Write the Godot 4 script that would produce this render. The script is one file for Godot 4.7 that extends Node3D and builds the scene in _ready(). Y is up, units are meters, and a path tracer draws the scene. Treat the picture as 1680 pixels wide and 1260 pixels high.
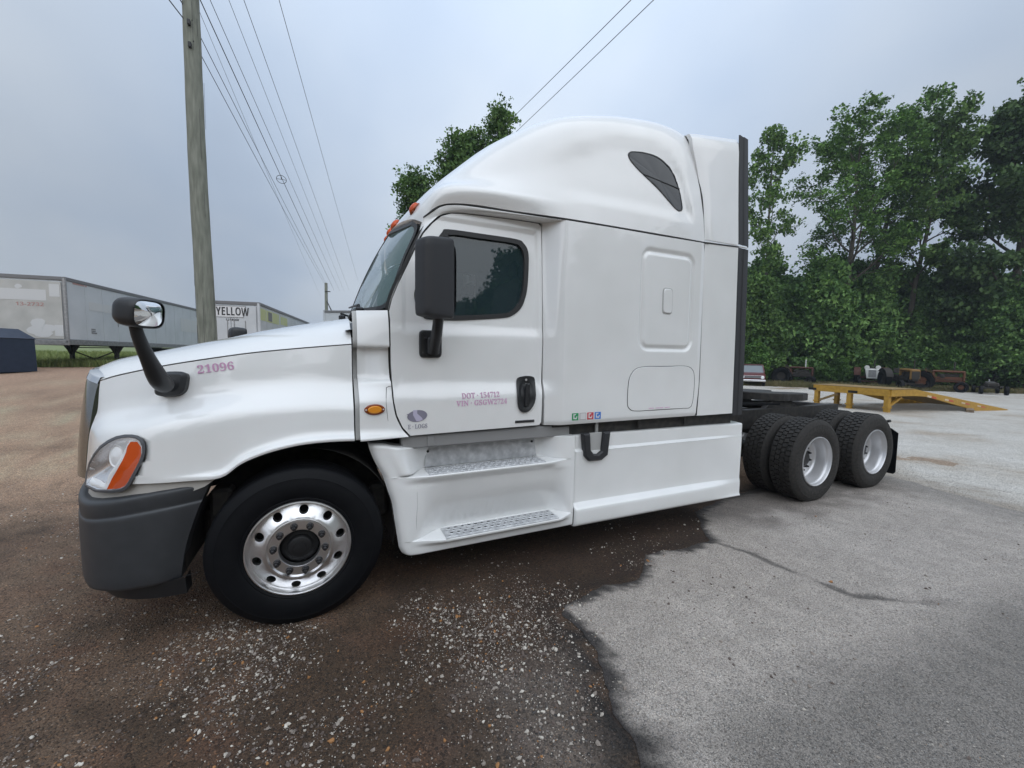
extends Node3D

const CZ := -1.22   # the truck's centre line
var taken := {}
var M := {}
var rng := RandomNumberGenerator.new()


class MB:
	var v := PackedVector3Array()
	var n := PackedVector3Array()
	var c := PackedColorArray()
	var t := PackedInt32Array()
	var tint := Color(1, 1, 1)

	func tri(a: int, b: int, d: int) -> void:
		var g := (v[b] - v[a]).cross(v[d] - v[a])
		if g.dot(n[a] + n[b] + n[d]) > 0.0:
			t.append_array([a, d, b])
		else:
			t.append_array([a, b, d])

	func vert(p: Vector3, q: Vector3) -> int:
		v.append(p)
		n.append(q)
		c.append(tint)
		return v.size() - 1

	func flat(a: Vector3, b: Vector3, d: Vector3, out: Vector3) -> void:
		var g := (b - a).cross(d - a).normalized()
		if g.dot(out) < 0.0:
			g = -g
		tri(vert(a, g), vert(b, g), vert(d, g))

	func quad(a: Vector3, b: Vector3, d: Vector3, e: Vector3, out: Vector3) -> void:
		var g := (d - a).cross(e - b).normalized()
		if g.dot(out) < 0.0:
			g = -g
		var i := vert(a, g)
		vert(b, g)
		vert(d, g)
		vert(e, g)
		tri(i, i + 1, i + 2)
		tri(i, i + 2, i + 3)

	# rows of points -> smooth surface; out says roughly which way it faces
	func grid(P: Array, out: Vector3, wrap := false) -> void:
		var h := P.size()
		var w: int = P[0].size()
		var base := v.size()
		var sum := 0.0
		var N := PackedVector3Array()
		for i in h:
			var row: PackedVector3Array = P[i]
			var up: PackedVector3Array = P[mini(i + 1, h - 1)]
			var dn: PackedVector3Array = P[maxi(i - 1, 0)]
			for j in w:
				var j1 := mini(j + 1, w - 1)
				var j0 := maxi(j - 1, 0)
				if wrap and (j == 0 or j == w - 1):
					j1 = 1
					j0 = w - 2
				var g := (row[j1] - row[j0]).cross(up[j] - dn[j])
				if g.length_squared() < 1e-16:
					g = (row[j1] - row[j0]).cross(P[mini(i + 2, h - 1)][j] - P[maxi(i - 2, 0)][(j + 1) % w])
				g = g.normalized()
				sum += g.dot(out)
				N.append(g)
		for i in h:
			var row: PackedVector3Array = P[i]
			for j in w:
				v.append(row[j])
				n.append(N[i * w + j] if sum >= 0.0 else -N[i * w + j])
				c.append(tint)
		for i in h - 1:
			for j in w - 1:
				var a := base + i * w + j
				tri(a, a + 1, a + w + 1)
				tri(a, a + w + 1, a + w)

	# the same, outward away from a centre line through o along axis
	func hem(line: PackedVector3Array, by: Vector3, out: Vector3) -> void:
		var moved := PackedVector3Array()
		for p in line:
			moved.append(p + by)
		grid([line, moved], out)

	func box(o: Vector3, s: Vector3, b := Basis(), bev := 0.0) -> void:
		var h := s * 0.5
		if bev <= 0.0:
			for a in 3:
				for sg in [-1.0, 1.0]:
					var nn := Vector3.ZERO
					nn[a] = sg
					var p := Vector3.ZERO
					var q := Vector3.ZERO
					p[(a + 1) % 3] = h[(a + 1) % 3]
					q[(a + 2) % 3] = h[(a + 2) % 3]
					var k := nn * h
					quad(o + b * (k - p - q), o + b * (k + p - q), o + b * (k + p + q), o + b * (k - p + q), b * nn)
			return
		bev = minf(bev, minf(h.x, minf(h.y, h.z)) * 0.98)
		var pts := []
		for a in 3:
			for sg in [-1.0, 1.0]:
				var nn := Vector3.ZERO
				nn[a] = sg
				var i1 := (a + 1) % 3
				var i2 := (a + 2) % 3
				var k := nn * h
				var p := Vector3.ZERO
				var q := Vector3.ZERO
				p[i1] = h[i1] - bev
				q[i2] = h[i2] - bev
				quad(o + b * (k - p - q), o + b * (k + p - q), o + b * (k + p + q), o + b * (k - p + q), b * nn)
		for a in 3:
			var i1 := (a + 1) % 3
			var i2 := (a + 2) % 3
			for s1 in [-1.0, 1.0]:
				for s2 in [-1.0, 1.0]:
					var e := Vector3.ZERO
					e[a] = h[a] - bev
					var p := Vector3.ZERO
					p[i1] = s1 * h[i1]
					p[i2] = s2 * (h[i2] - bev)
					var q := Vector3.ZERO
					q[i1] = s1 * (h[i1] - bev)
					q[i2] = s2 * h[i2]
					var nn := Vector3.ZERO
					nn[i1] = s1
					nn[i2] = s2
					quad(o + b * (p - e), o + b * (p + e), o + b * (q + e), o + b * (q - e), b * nn)
		for x in [-1.0, 1.0]:
			for y in [-1.0, 1.0]:
				for z in [-1.0, 1.0]:
					var sg := Vector3(x, y, z)
					flat(o + b * (sg * Vector3(h.x, h.y - bev, h.z - bev)), o + b * (sg * Vector3(h.x - bev, h.y, h.z - bev)), o + b * (sg * Vector3(h.x - bev, h.y - bev, h.z)), b * sg)

	func bar(a: Vector3, b: Vector3, w: float, h: float, bev := 0.0) -> void:
		var d := (b - a).normalized()
		var side := d.cross(Vector3.UP)
		if side.length() < 0.01:
			side = Vector3.RIGHT
		side = side.normalized()
		box((a + b) * 0.5, Vector3(w, h, a.distance_to(b)), Basis(side, side.cross(d) * -1.0, d), bev)

	func tube(path: PackedVector3Array, rad: PackedFloat32Array, sides := 8, caps := false) -> void:
		var rows := []
		var k := path.size()
		var ref := Vector3.UP
		var d0 := (path[1] - path[0]).normalized()
		if absf(d0.dot(ref)) > 0.9:
			ref = Vector3.RIGHT
		var x := d0.cross(ref).normalized()
		var base := v.size()
		for i in k:
			var d := (path[mini(i + 1, k - 1)] - path[maxi(i - 1, 0)]).normalized()
			x = (x - d * x.dot(d)).normalized()
			var y := d.cross(x)
			var r := rad[mini(i, rad.size() - 1)]
			for j in sides:
				var g := x * cos(TAU * j / sides) + y * sin(TAU * j / sides)
				v.append(path[i] + g * r)
				n.append(g)
				c.append(tint)
		for i in k - 1:
			for j in sides:
				var a := base + i * sides + j
				var b := base + i * sides + (j + 1) % sides
				tri(a, b, b + sides)
				tri(a, b + sides, a + sides)
		if caps:
			for e in [0, k - 1]:
				var d: Vector3 = (path[0] - path[1]).normalized() if e == 0 else (path[k - 1] - path[k - 2]).normalized()
				var m := vert(path[e], d)
				for j in sides:
					vert(v[base + e * sides + j], d)
				for j in sides:
					tri(m, m + 1 + j, m + 1 + (j + 1) % sides)

	# profile points are (radius, height along axis b.z)
	func lathe(prof: PackedVector2Array, o: Vector3, b := Basis(), seg := 48) -> void:
		# break the profile where it turns sharply so that corners stay crisp
		var runs := []
		var run := PackedVector2Array([prof[0]])
		for i in range(1, prof.size()):
			run.append(prof[i])
			if i < prof.size() - 1:
				var d1 := (prof[i] - prof[i - 1]).normalized()
				var d2 := (prof[i + 1] - prof[i]).normalized()
				if d1.dot(d2) < 0.72:
					runs.append(run)
					run = PackedVector2Array([prof[i]])
		runs.append(run)
		for q in runs:
			var k: int = q.size()
			var base := v.size()
			for i in k:
				var d: Vector2 = (q[mini(i + 1, k - 1)] - q[maxi(i - 1, 0)]).normalized()
				for j in seg + 1:
					var a := TAU * j / seg
					var e := b * Vector3(cos(a), sin(a), 0)
					v.append(o + e * q[i].x + b.z * q[i].y)
					n.append((e * d.y - b.z * d.x).normalized())
					c.append(tint)
			for i in k - 1:
				for j in seg:
					var a := base + i * (seg + 1) + j
					tri(a, a + 1, a + seg + 2)
					tri(a, a + seg + 2, a + seg + 1)

	# a flat outline given in the plane of b.x, b.y at o, pulled out by depth along b.z, its front edge eased by bev
	func slab(poly: PackedVector2Array, depth: float, o: Vector3, b := Basis(), bev := 0.0) -> void:
		if Geometry2D.is_polygon_clockwise(poly):
			poly = poly.duplicate()
			poly.reverse()
		var k := poly.size()
		var inner := PackedVector2Array()
		for i in k:
			var e1 := (poly[i] - poly[(i + k - 1) % k]).normalized()
			var e2 := (poly[(i + 1) % k] - poly[i]).normalized()
			var nn := Vector2(-e1.y - e2.y, e1.x + e2.x)
			if nn.length() < 1e-5:
				nn = Vector2(-e1.y, e1.x)
			nn = nn.normalized()
			inner.append(poly[i] + nn * bev / maxf(0.4, nn.dot(Vector2(-e1.y, e1.x))))
		var at := func(p: Vector2, h: float) -> Vector3: return o + b.x * p.x + b.y * p.y + b.z * h
		var idx := Geometry2D.triangulate_polygon(inner)
		if idx.is_empty():
			idx = Geometry2D.triangulate_polygon(poly)
			inner = poly
		for side in 2:
			var nn := b.z if side == 0 else -b.z
			var src := inner if side == 0 else poly
			var i0 := v.size()
			for p in src:
				vert(at.call(p, depth if side == 0 else 0.0), nn)
			for i in range(0, idx.size(), 3):
				tri(i0 + idx[i], i0 + idx[i + 1], i0 + idx[i + 2])
		for i in k:
			var j := (i + 1) % k
			var e := (poly[j] - poly[i]).normalized()
			var out := b.x * e.y - b.y * e.x
			quad(at.call(poly[i], 0.0), at.call(poly[j], 0.0), at.call(poly[j], depth - bev), at.call(poly[i], depth - bev), out)
			if bev > 0.0:
				quad(at.call(poly[i], depth - bev), at.call(poly[j], depth - bev), at.call(inner[j], depth), at.call(inner[i], depth), (out + b.z))

	func mesh(m: Material) -> ArrayMesh:
		var a := []
		a.resize(Mesh.ARRAY_MAX)
		a[Mesh.ARRAY_VERTEX] = v
		a[Mesh.ARRAY_NORMAL] = n
		if m is BaseMaterial3D and m.vertex_color_use_as_albedo:
			a[Mesh.ARRAY_COLOR] = c
		a[Mesh.ARRAY_INDEX] = t
		var r := ArrayMesh.new()
		r.add_surface_from_arrays(Mesh.PRIMITIVE_TRIANGLES, a)
		r.surface_set_material(0, m)
		return r


# ---------------------------------------------------------------- naming
func numbered(parent: Node, called: String) -> String:
	var key := str(parent.get_instance_id()) + called
	var k: int = taken.get(key, 0)
	taken[key] = k + 1
	return called if k == 0 else "%s_%03d" % [called, k]


func hang(o: Node3D, called: String, parent: Node) -> void:
	o.name = numbered(parent, called)
	parent.add_child(o, true)


func part(called: String, mb: MB, m: Material, parent: Node) -> MeshInstance3D:
	var o := MeshInstance3D.new()
	o.mesh = mb.mesh(m)
	hang(o, called, parent)
	return o


func again(mesh: Mesh, called: String, parent: Node, xf := Transform3D()) -> MeshInstance3D:
	var o := MeshInstance3D.new()
	o.mesh = mesh
	o.transform = xf
	hang(o, called, parent)
	return o


func tag(o: Node, label: String, category: String, group := "") -> void:
	o.set_meta("label", label)
	o.set_meta("category", category)
	if group:
		o.set_meta("group", group)


func thing(called: String, label: String, category: String, at := Vector3.ZERO, turn := 0.0, group := "") -> Node3D:
	var o := Node3D.new()
	hang(o, called, self)
	o.position = at
	o.rotation.y = turn
	tag(o, label, category, group)
	return o


func copy(o: Node3D, called: String, label: String, at: Vector3, turn := 0.0, size := Vector3.ONE, group := "") -> Node3D:
	var r: Node3D = o.duplicate()
	r.name = numbered(self, called)
	add_child(r, true)
	r.position = at
	r.rotation = Vector3(0, turn, 0)
	r.scale = size
	r.set_meta("label", label)
	if group:
		r.set_meta("group", group)
	return r


func structure(o: Node3D) -> Node3D:
	o.set_meta("kind", "structure")
	return o


func stuff(o: Node3D) -> Node3D:
	o.set_meta("kind", "stuff")
	return o


# ---------------------------------------------------------------- surfaces
func lin(r: float, g: float, b: float) -> Color:
	return Color(r, g, b).linear_to_srgb()


func mat(called: String, col: Color, rough := 0.6, metal := 0.0, spec := 0.5) -> StandardMaterial3D:
	var m := StandardMaterial3D.new()
	m.resource_name = called
	m.albedo_color = col
	m.roughness = rough
	m.metallic = metal
	m.metallic_specular = spec
	M[called] = m
	return m


func vary(m: StandardMaterial3D, lo: Color, hi: Color, freq: float, scale: float, sd := 1, bump := 0.0, oct := 5) -> void:
	# a noise tint on a material, laid on in world axes, with optional fine relief
	var f := FastNoiseLite.new()
	f.seed = sd
	f.frequency = freq
	f.fractal_octaves = oct
	var im := f.get_seamless_image(256, 256)
	var out := Image.create(256, 256, false, Image.FORMAT_RGB8)
	for y in 256:
		for x in 256:
			out.set_pixel(x, y, lo.lerp(hi, im.get_pixel(x, y).r))
	m.albedo_color = Color.WHITE
	m.albedo_texture = ImageTexture.create_from_image(out)
	m.uv1_triplanar = true
	m.uv1_world_triplanar = true
	m.uv1_scale = Vector3.ONE * scale
	if bump > 0.0:
		var nm := im.duplicate()
		nm.convert(Image.FORMAT_RGBA8)
		nm.bump_map_to_normal_map(bump)
		m.normal_enabled = true
		m.normal_texture = ImageTexture.create_from_image(nm)


func sst(a: float, b: float, x: float) -> float:
	return smoothstep(a, b, x)


func interp(xs: Array, ys: Array, x: float) -> float:
	if x <= xs[0]:
		return ys[0]
	for i in range(1, xs.size()):
		if x <= xs[i]:
			return lerpf(ys[i - 1], ys[i], (x - xs[i - 1]) / (xs[i] - xs[i - 1]))
	return ys[-1]


# Catmull-Rom through a net of points: net[i][j] -> rows of (points)
func curve(P: PackedVector3Array, k: int) -> PackedVector3Array:
	var out := PackedVector3Array()
	var m := P.size()
	for i in m - 1:
		for q in k:
			out.append(P[i].cubic_interpolate(P[i + 1], P[maxi(i - 1, 0)], P[mini(i + 2, m - 1)], float(q) / k))
	out.append(P[m - 1])
	return out


func loft(net: Array, ku: int, kv: int) -> Array:
	var mid := []
	for row in net:
		mid.append(curve(PackedVector3Array(row), kv))
	var out := []
	var m := mid.size()
	var w: int = mid[0].size()
	for i in m - 1:
		for q in ku:
			var r := PackedVector3Array()
			r.resize(w)
			var f := float(q) / ku
			for j in w:
				r[j] = mid[i][j].cubic_interpolate(mid[i + 1][j], mid[maxi(i - 1, 0)][j], mid[mini(i + 2, m - 1)][j], f)
			out.append(r)
	out.append(mid[m - 1])
	return out


func flip(P: Array, s: float) -> Array:
	if s > 0.0:
		return P
	var out := []
	for row in P:
		var r := PackedVector3Array()
		for p in row:
			r.append(Vector3(p.x, p.y, 2.0 * CZ - p.z))
		out.append(r)
	return out


func fp(p: Vector3, s: float) -> Vector3:
	return p if s > 0.0 else Vector3(p.x, p.y, 2.0 * CZ - p.z)


func fl(L: PackedVector3Array, s: float) -> PackedVector3Array:
	return flip([L], s)[0]


func column_of(P: Array, j: int) -> PackedVector3Array:
	var r := PackedVector3Array()
	for row in P:
		r.append(row[j])
	return r


func loop2(a: Array) -> PackedVector2Array:
	var r := PackedVector2Array()
	for i in range(0, a.size(), 2):
		r.append(Vector2(a[i], a[i + 1]))
	return r


func rounded(p: PackedVector2Array, k := 4) -> PackedVector2Array:
	# closed Catmull-Rom through an outline
	var r := PackedVector2Array()
	var m := p.size()
	for i in m:
		for q in k:
			r.append(p[i].cubic_interpolate(p[(i + 1) % m], p[(i + m - 1) % m], p[(i + 2) % m], float(q) / k))
	return r


func hit(poly: PackedVector2Array, c: Vector2, d: Vector2) -> Vector2:
	var best := 0.0
	var m := poly.size()
	for i in m:
		var a := poly[i] - c
		var e := poly[(i + 1) % m] - poly[i]
		var den := d.x * e.y - d.y * e.x
		if absf(den) < 1e-9:
			continue
		var t := (a.x * e.y - a.y * e.x) / den
		var u := (a.x * d.y - a.y * d.x) / den
		if t > 0.0 and u >= -1e-6 and u <= 1.000001:
			best = maxf(best, t)
	return c + d * best


func angles_of(loops: Array, c: Vector2, extra := 120) -> Array:
	var a := []
	for i in extra:
		a.append(TAU * i / extra - PI)
	for p in loops:
		for q in p:
			a.append((q - c).angle())
	a.sort()
	var out := [a[0]]
	for x in a:
		if x - out[-1] > 0.0015:
			out.append(x)
	return out


# a panel on the truck's side between two outlines (or from an outline to its middle), standing at z = zf(x, y)
func ring(mb: MB, outer: PackedVector2Array, inner: PackedVector2Array, c: Vector2, zf: Callable, rows: int, s: float, hem_out := 0.02, hem_in := 0.02) -> void:
	var loops := [outer] if inner.is_empty() else [outer, inner]
	var an := angles_of(loops, c)
	var base := mb.v.size()
	var w := an.size()
	var e := 0.002
	var lines := [PackedVector3Array(), PackedVector3Array()]
	for k in w:
		var d := Vector2.from_angle(an[k])
		var o := hit(outer, c, d)
		var i := c if inner.is_empty() else hit(inner, c, d)
		for q in rows + 1:
			var p := o.lerp(i, float(q) / rows)
			var z: float = zf.call(p.x, p.y)
			var g := Vector3(z - zf.call(p.x + e, p.y), z - zf.call(p.x, p.y + e), e).normalized()
			mb.vert(fp(Vector3(p.x, p.y, z), s), g if s > 0 else Vector3(g.x, g.y, -g.z))
			if q == 0:
				lines[0].append(mb.v[-1])
			elif q == rows:
				lines[1].append(mb.v[-1])
	for k in w:
		var a := base + k * (rows + 1)
		var b := base + ((k + 1) % w) * (rows + 1)
		for q in rows:
			mb.tri(a + q, b + q, b + q + 1)
			mb.tri(a + q, b + q + 1, a + q + 1)
	for side in 2:
		var depth: float = [hem_out, hem_in][side]
		if depth <= 0.0 or (side == 1 and inner.is_empty()):
			continue
		for k in w:
			var p: Vector3 = lines[side][k]
			var q: Vector3 = lines[side][(k + 1) % w]
			var back := Vector3(0, 0, -depth * s)
			var out := Vector3((p.x + q.x) * 0.5 - c.x, (p.y + q.y) * 0.5 - c.y, 0) * (1.0 if side == 0 else -1.0)
			mb.quad(p, q, q + back, p + back, out)


func fan(mb: MB, L: PackedVector3Array, out: Vector3, bulge := 0.0, rows := 5) -> void:
	# a domed cap over a closed loop in space
	var m := L.size()
	var c := Vector3.ZERO
	for p in L:
		c += p / m
	var P := []
	for q in rows + 1:
		var f := float(q) / rows
		var r := PackedVector3Array()
		for k in m + 1:
			r.append(L[k % m].lerp(c, minf(f, 0.995)) + out.normalized() * bulge * (1.0 - pow(1.0 - f, 2.0)))
		P.append(r)
	mb.grid(P, out, true)


# ================================================================ the scene
func _ready() -> void:
	rng.seed = 7
	var cam := Camera3D.new()
	cam.name = "camera"
	cam.transform = Transform3D(Basis(Vector3(0.90862983, 0.01193495, 0.4174319), Vector3(0.01826608, 0.99749898, -0.06827989), Vector3(-0.41720281, 0.06966599, 0.90613932)), Vector3(0.18443249, 1.73510464, 2.80862534))
	cam.fov = 87.6727
	cam.near = 0.05
	cam.far = 2000.0
	add_child(cam)
	cam.current = true
	var env := Environment.new()
	env.background_mode = Environment.BG_SKY
	env.sky = Sky.new()
	env.sky.sky_material = overcast()
	env.tonemap_mode = Environment.TONE_MAPPER_LINEAR
	env.tonemap_exposure = 1.18
	env.fog_enabled = true
	env.fog_density = 0.0006
	env.fog_light_color = Color(0.80, 0.84, 0.88)
	env.sdfgi_enabled = true
	env.ssao_enabled = true
	env.ssil_enabled = true
	var we := WorldEnvironment.new()
	we.name = "world_environment"
	we.environment = env
	add_child(we)
	var sun := DirectionalLight3D.new()
	sun.name = "sun"
	sun.light_energy = 0.43
	sun.light_color = Color(1.0, 0.99, 0.975)
	sun.light_angular_distance = 100.0
	sun.shadow_enabled = true
	sun.look_at_from_position(Vector3(-0.5, 10.5, 11.0), Vector3(1, 0, -1))
	add_child(sun)
	materials()
	ground()
	forest()
	yard()
	truck()


func overcast() -> PanoramaSkyMaterial:
	var f := FastNoiseLite.new()
	f.seed = 21
	f.frequency = 0.75
	f.fractal_octaves = 5
	var im := Image.create(768, 384, false, Image.FORMAT_RGBF)
	for y in 384:
		var el := (0.5 - (y + 0.5) / 384.0) * PI
		for x in 768:
			var az := (x + 0.5) / 768.0 * TAU
			var d := Vector3(cos(el) * sin(az), sin(el), -cos(el) * cos(az))
			var h := maxf(d.y, 0.0)
			var q := d / (h + 0.35)
			var k := f.get_noise_3d(q.x * 1.1, 2.0, q.z * 0.8)
			var k2 := f.get_noise_3d(q.x * 0.5 + 9.0, 5.0, q.z * 0.4)
			var side := d.dot(Vector3(0.909, 0.0, 0.417))
			var ahead := d.dot(Vector3(0.36, 0.55, -0.75))
			var L := lerpf(0.40, 0.84, pow(h, 1.35)) * (1.0 + 0.40 * sst(-0.1, 0.9, d.z)) * (1.0 - 0.15 * sst(0.15, 0.8, side) - 0.10 * sst(0.2, 0.8, -side) + 0.15 * sst(0.72, 1.0, ahead)) * (1.0 + 0.27 * k + 0.20 * k2)
			var warm := clampf(0.5 + k * 1.6, 0.0, 1.0)
			var col := Vector3(0.80, 0.965, 1.215).lerp(Vector3(0.875, 0.985, 1.13), warm) * L
			if d.y < 0.0:
				col = Vector3(0.5, 0.5, 0.52)
			im.set_pixel(x, y, Color(col.x, col.y, col.z))
	var m := PanoramaSkyMaterial.new()
	m.panorama = ImageTexture.create_from_image(im)
	return m


func materials() -> void:
	var m := mat("white_paint", lin(0.80, 0.80, 0.79), 0.22)
	m.clearcoat_enabled = true
	m.clearcoat = 1.0
	m.clearcoat_roughness = 0.025
	vary(m, lin(0.77, 0.775, 0.765), lin(0.83, 0.835, 0.83), 0.012, 0.55, 2)
	mat("grey_paint", lin(0.42, 0.42, 0.41), 0.4)
	mat("sill_grey", lin(0.26, 0.26, 0.26), 0.4)
	mat("filler", lin(0.42, 0.40, 0.37), 0.6)
	mat("black_plastic", lin(0.017, 0.018, 0.020), 0.42)
	m = mat("grained_plastic", lin(0.022, 0.023, 0.026), 0.55)
	vary(m, lin(0.020, 0.021, 0.024), lin(0.028, 0.029, 0.033), 0.12, 6.0, 3, 0.6)
	m = mat("bumper_plastic", Color.WHITE, 0.46)
	vary(m, lin(0.033, 0.036, 0.040), lin(0.045, 0.048, 0.053), 0.03, 1.2, 4, 0.0)
	mat("black_paint", lin(0.012, 0.012, 0.013), 0.35)
	mat("hub_black", lin(0.006, 0.006, 0.007), 0.6)
	m = mat("chassis_black", lin(0.02, 0.02, 0.02), 0.6)
	vary(m, lin(0.012, 0.012, 0.013), lin(0.05, 0.045, 0.038), 0.03, 1.5, 5)
	m = mat("rubber", lin(0.017, 0.017, 0.018), 0.6, 0.0, 0.3)
	vary(m, lin(0.003, 0.0035, 0.005), lin(0.006, 0.0065, 0.008), 0.03, 1.5, 6)
	m = mat("dusty_rubber", lin(0.03, 0.028, 0.026), 0.85)
	vary(m, lin(0.010, 0.010, 0.010), lin(0.052, 0.046, 0.040), 0.05, 2.0, 7)
	mat("seal", lin(0.014, 0.014, 0.015), 0.5)
	mat("grey_gasket", lin(0.085, 0.09, 0.10), 0.4)
	mat("chrome", lin(0.75, 0.75, 0.76), 0.08, 1.0)
	mat("ground_tinted_chrome", lin(0.30, 0.29, 0.27), 0.16, 1.0)  # chrome whose mirrored ground is put into the colour as a dark brown tint
	m = mat("polished_aluminium", lin(0.84, 0.84, 0.85), 0.34, 1.0)
	m = mat("brushed_aluminium", Color.WHITE, 0.42, 0.25)
	vary(m, lin(0.36, 0.37, 0.385), lin(0.66, 0.67, 0.68), 0.02, 2.2, 8, 0.15)
	m = mat("silver_wheel", lin(0.62, 0.62, 0.63), 0.32, 0.55)
	mat("nut_steel", lin(0.045, 0.045, 0.048), 0.4, 0.6)
	var g := mat("tinted_glass", Color(0.19, 0.26, 0.28, 0.60), 0.02, 0.0, 0.68)
	g.transparency = BaseMaterial3D.TRANSPARENCY_ALPHA
	g = mat("windshield_glass", Color(0.50, 0.66, 0.66, 0.30), 0.02)
	g.transparency = BaseMaterial3D.TRANSPARENCY_ALPHA
	mat("dark_glass", lin(0.030, 0.036, 0.043), 0.06, 0.0, 0.5)
	mat("amber", lin(0.62, 0.085, 0.010), 0.15)
	mat("amber_dark", lin(0.22, 0.045, 0.008), 0.2)
	mat("amber_light", lin(0.75, 0.28, 0.02), 0.2)
	g = mat("clear_lens", Color(0.95, 0.97, 1.0, 0.03), 0.03, 0.0, 0.42)
	g.transparency = BaseMaterial3D.TRANSPARENCY_ALPHA
	mat("lamp_bowl", lin(0.92, 0.92, 0.93), 0.24, 0.9)
	mat("lamp_white", lin(0.84, 0.85, 0.86), 0.12)
	mat("mirror_glass", lin(0.82, 0.83, 0.84), 0.03, 1.0)
	mat("pink_lettering", lin(0.66, 0.37, 0.57), 0.5)
	mat("mauve_print", lin(0.23, 0.22, 0.28), 0.5)
	mat("lavender_print", lin(0.50, 0.47, 0.60), 0.5)
	mat("badge_grey", lin(0.09, 0.09, 0.095), 0.4, 0.5)
	mat("hole_black", lin(0.01, 0.01, 0.01), 0.8)
	mat("seat_grey", lin(0.06, 0.06, 0.065), 0.8)
	mat("cab_trim", lin(0.09, 0.085, 0.08), 0.8)
	mat("sticker_green", lin(0.02, 0.28, 0.10), 0.5)
	mat("sticker_red", lin(0.55, 0.05, 0.07), 0.5)
	mat("sticker_blue", lin(0.05, 0.20, 0.60), 0.5)
	mat("sticker_white", lin(0.66, 0.66, 0.66), 0.5)
	mat("sticker_outline", lin(0.38, 0.34, 0.35), 0.5)


# ---------------------------------------------------------------- terrain
func lie(x: float, z: float) -> float:
	var l := 1.3 * (1.0 - exp(-maxf(0.0, -z - 4.0) / 15.0)) * (1.0 - sst(-10.0, 12.0, x))
	l += minf(0.022 * maxf(0.0, -z - 34.0), 4.0) * (1.0 - sst(-10.0, 12.0, x))
	return l - 0.02 * maxf(0.0, minf(x, 70.0) - 7.0)


func spacing(a: float, b: float, step: float, far: float) -> PackedFloat32Array:
	var hi := PackedFloat32Array()
	var x := a
	while x < b:
		hi.append(x)
		x += step
	var st := step
	while x < far:
		hi.append(x)
		st *= 1.11
		x += st
	hi.append(far)
	var lo := PackedFloat32Array()
	x = a
	st = step
	while x > -far:
		st *= 1.11
		x -= st
		lo.append(x)
	lo.reverse()
	lo.append_array(hi)
	return lo


func edge_distance(p: Vector2, poly: PackedVector2Array) -> float:
	# distance to an outline, positive inside
	var best := 1e9
	var m := poly.size()
	for i in m:
		var q := Geometry2D.get_closest_point_to_segment(p, poly[i], poly[(i + 1) % m])
		best = minf(best, p.distance_squared_to(q))
	best = sqrt(best)
	return best if Geometry2D.is_point_in_polygon(p, poly) else -best


func line_distance(p: Vector2, L: PackedVector2Array) -> float:
	var best := 1e9
	for i in L.size() - 1:
		best = minf(best, p.distance_to(Geometry2D.get_closest_point_to_segment(p, L[i], L[i + 1])))
	return best


var APRON := PackedVector2Array([Vector2(4.6, -0.5), Vector2(3.93, -0.33), Vector2(3.64, -0.01), Vector2(3.46, 0.26), Vector2(3.05, 0.23), Vector2(2.69, 0.22), Vector2(2.36, 0.48), Vector2(2.04, 0.47), Vector2(1.68, 0.52), Vector2(1.59, 0.63), Vector2(1.62, 0.83), Vector2(1.60, 1.02), Vector2(1.52, 1.15), Vector2(1.43, 1.32), Vector2(1.44, 1.43), Vector2(1.42, 1.52), Vector2(1.35, 1.61), Vector2(1.2, 2.2), Vector2(0.7, 3.2), Vector2(0.3, 5.0), Vector2(10.0, 7.0), Vector2(8.6, 4.0), Vector2(7.7, 2.3), Vector2(7.5, 1.2), Vector2(7.7, 0.4), Vector2(7.9, -0.2), Vector2(7.0, -0.7), Vector2(5.6, -0.6)])
var CRACK := PackedVector2Array([Vector2(3.46, 0.28), Vector2(3.52, 0.45), Vector2(3.59, 0.61), Vector2(3.57, 0.78), Vector2(3.60, 0.92), Vector2(3.65, 1.3), Vector2(3.97, 1.52), Vector2(4.4, 1.7)])


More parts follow.
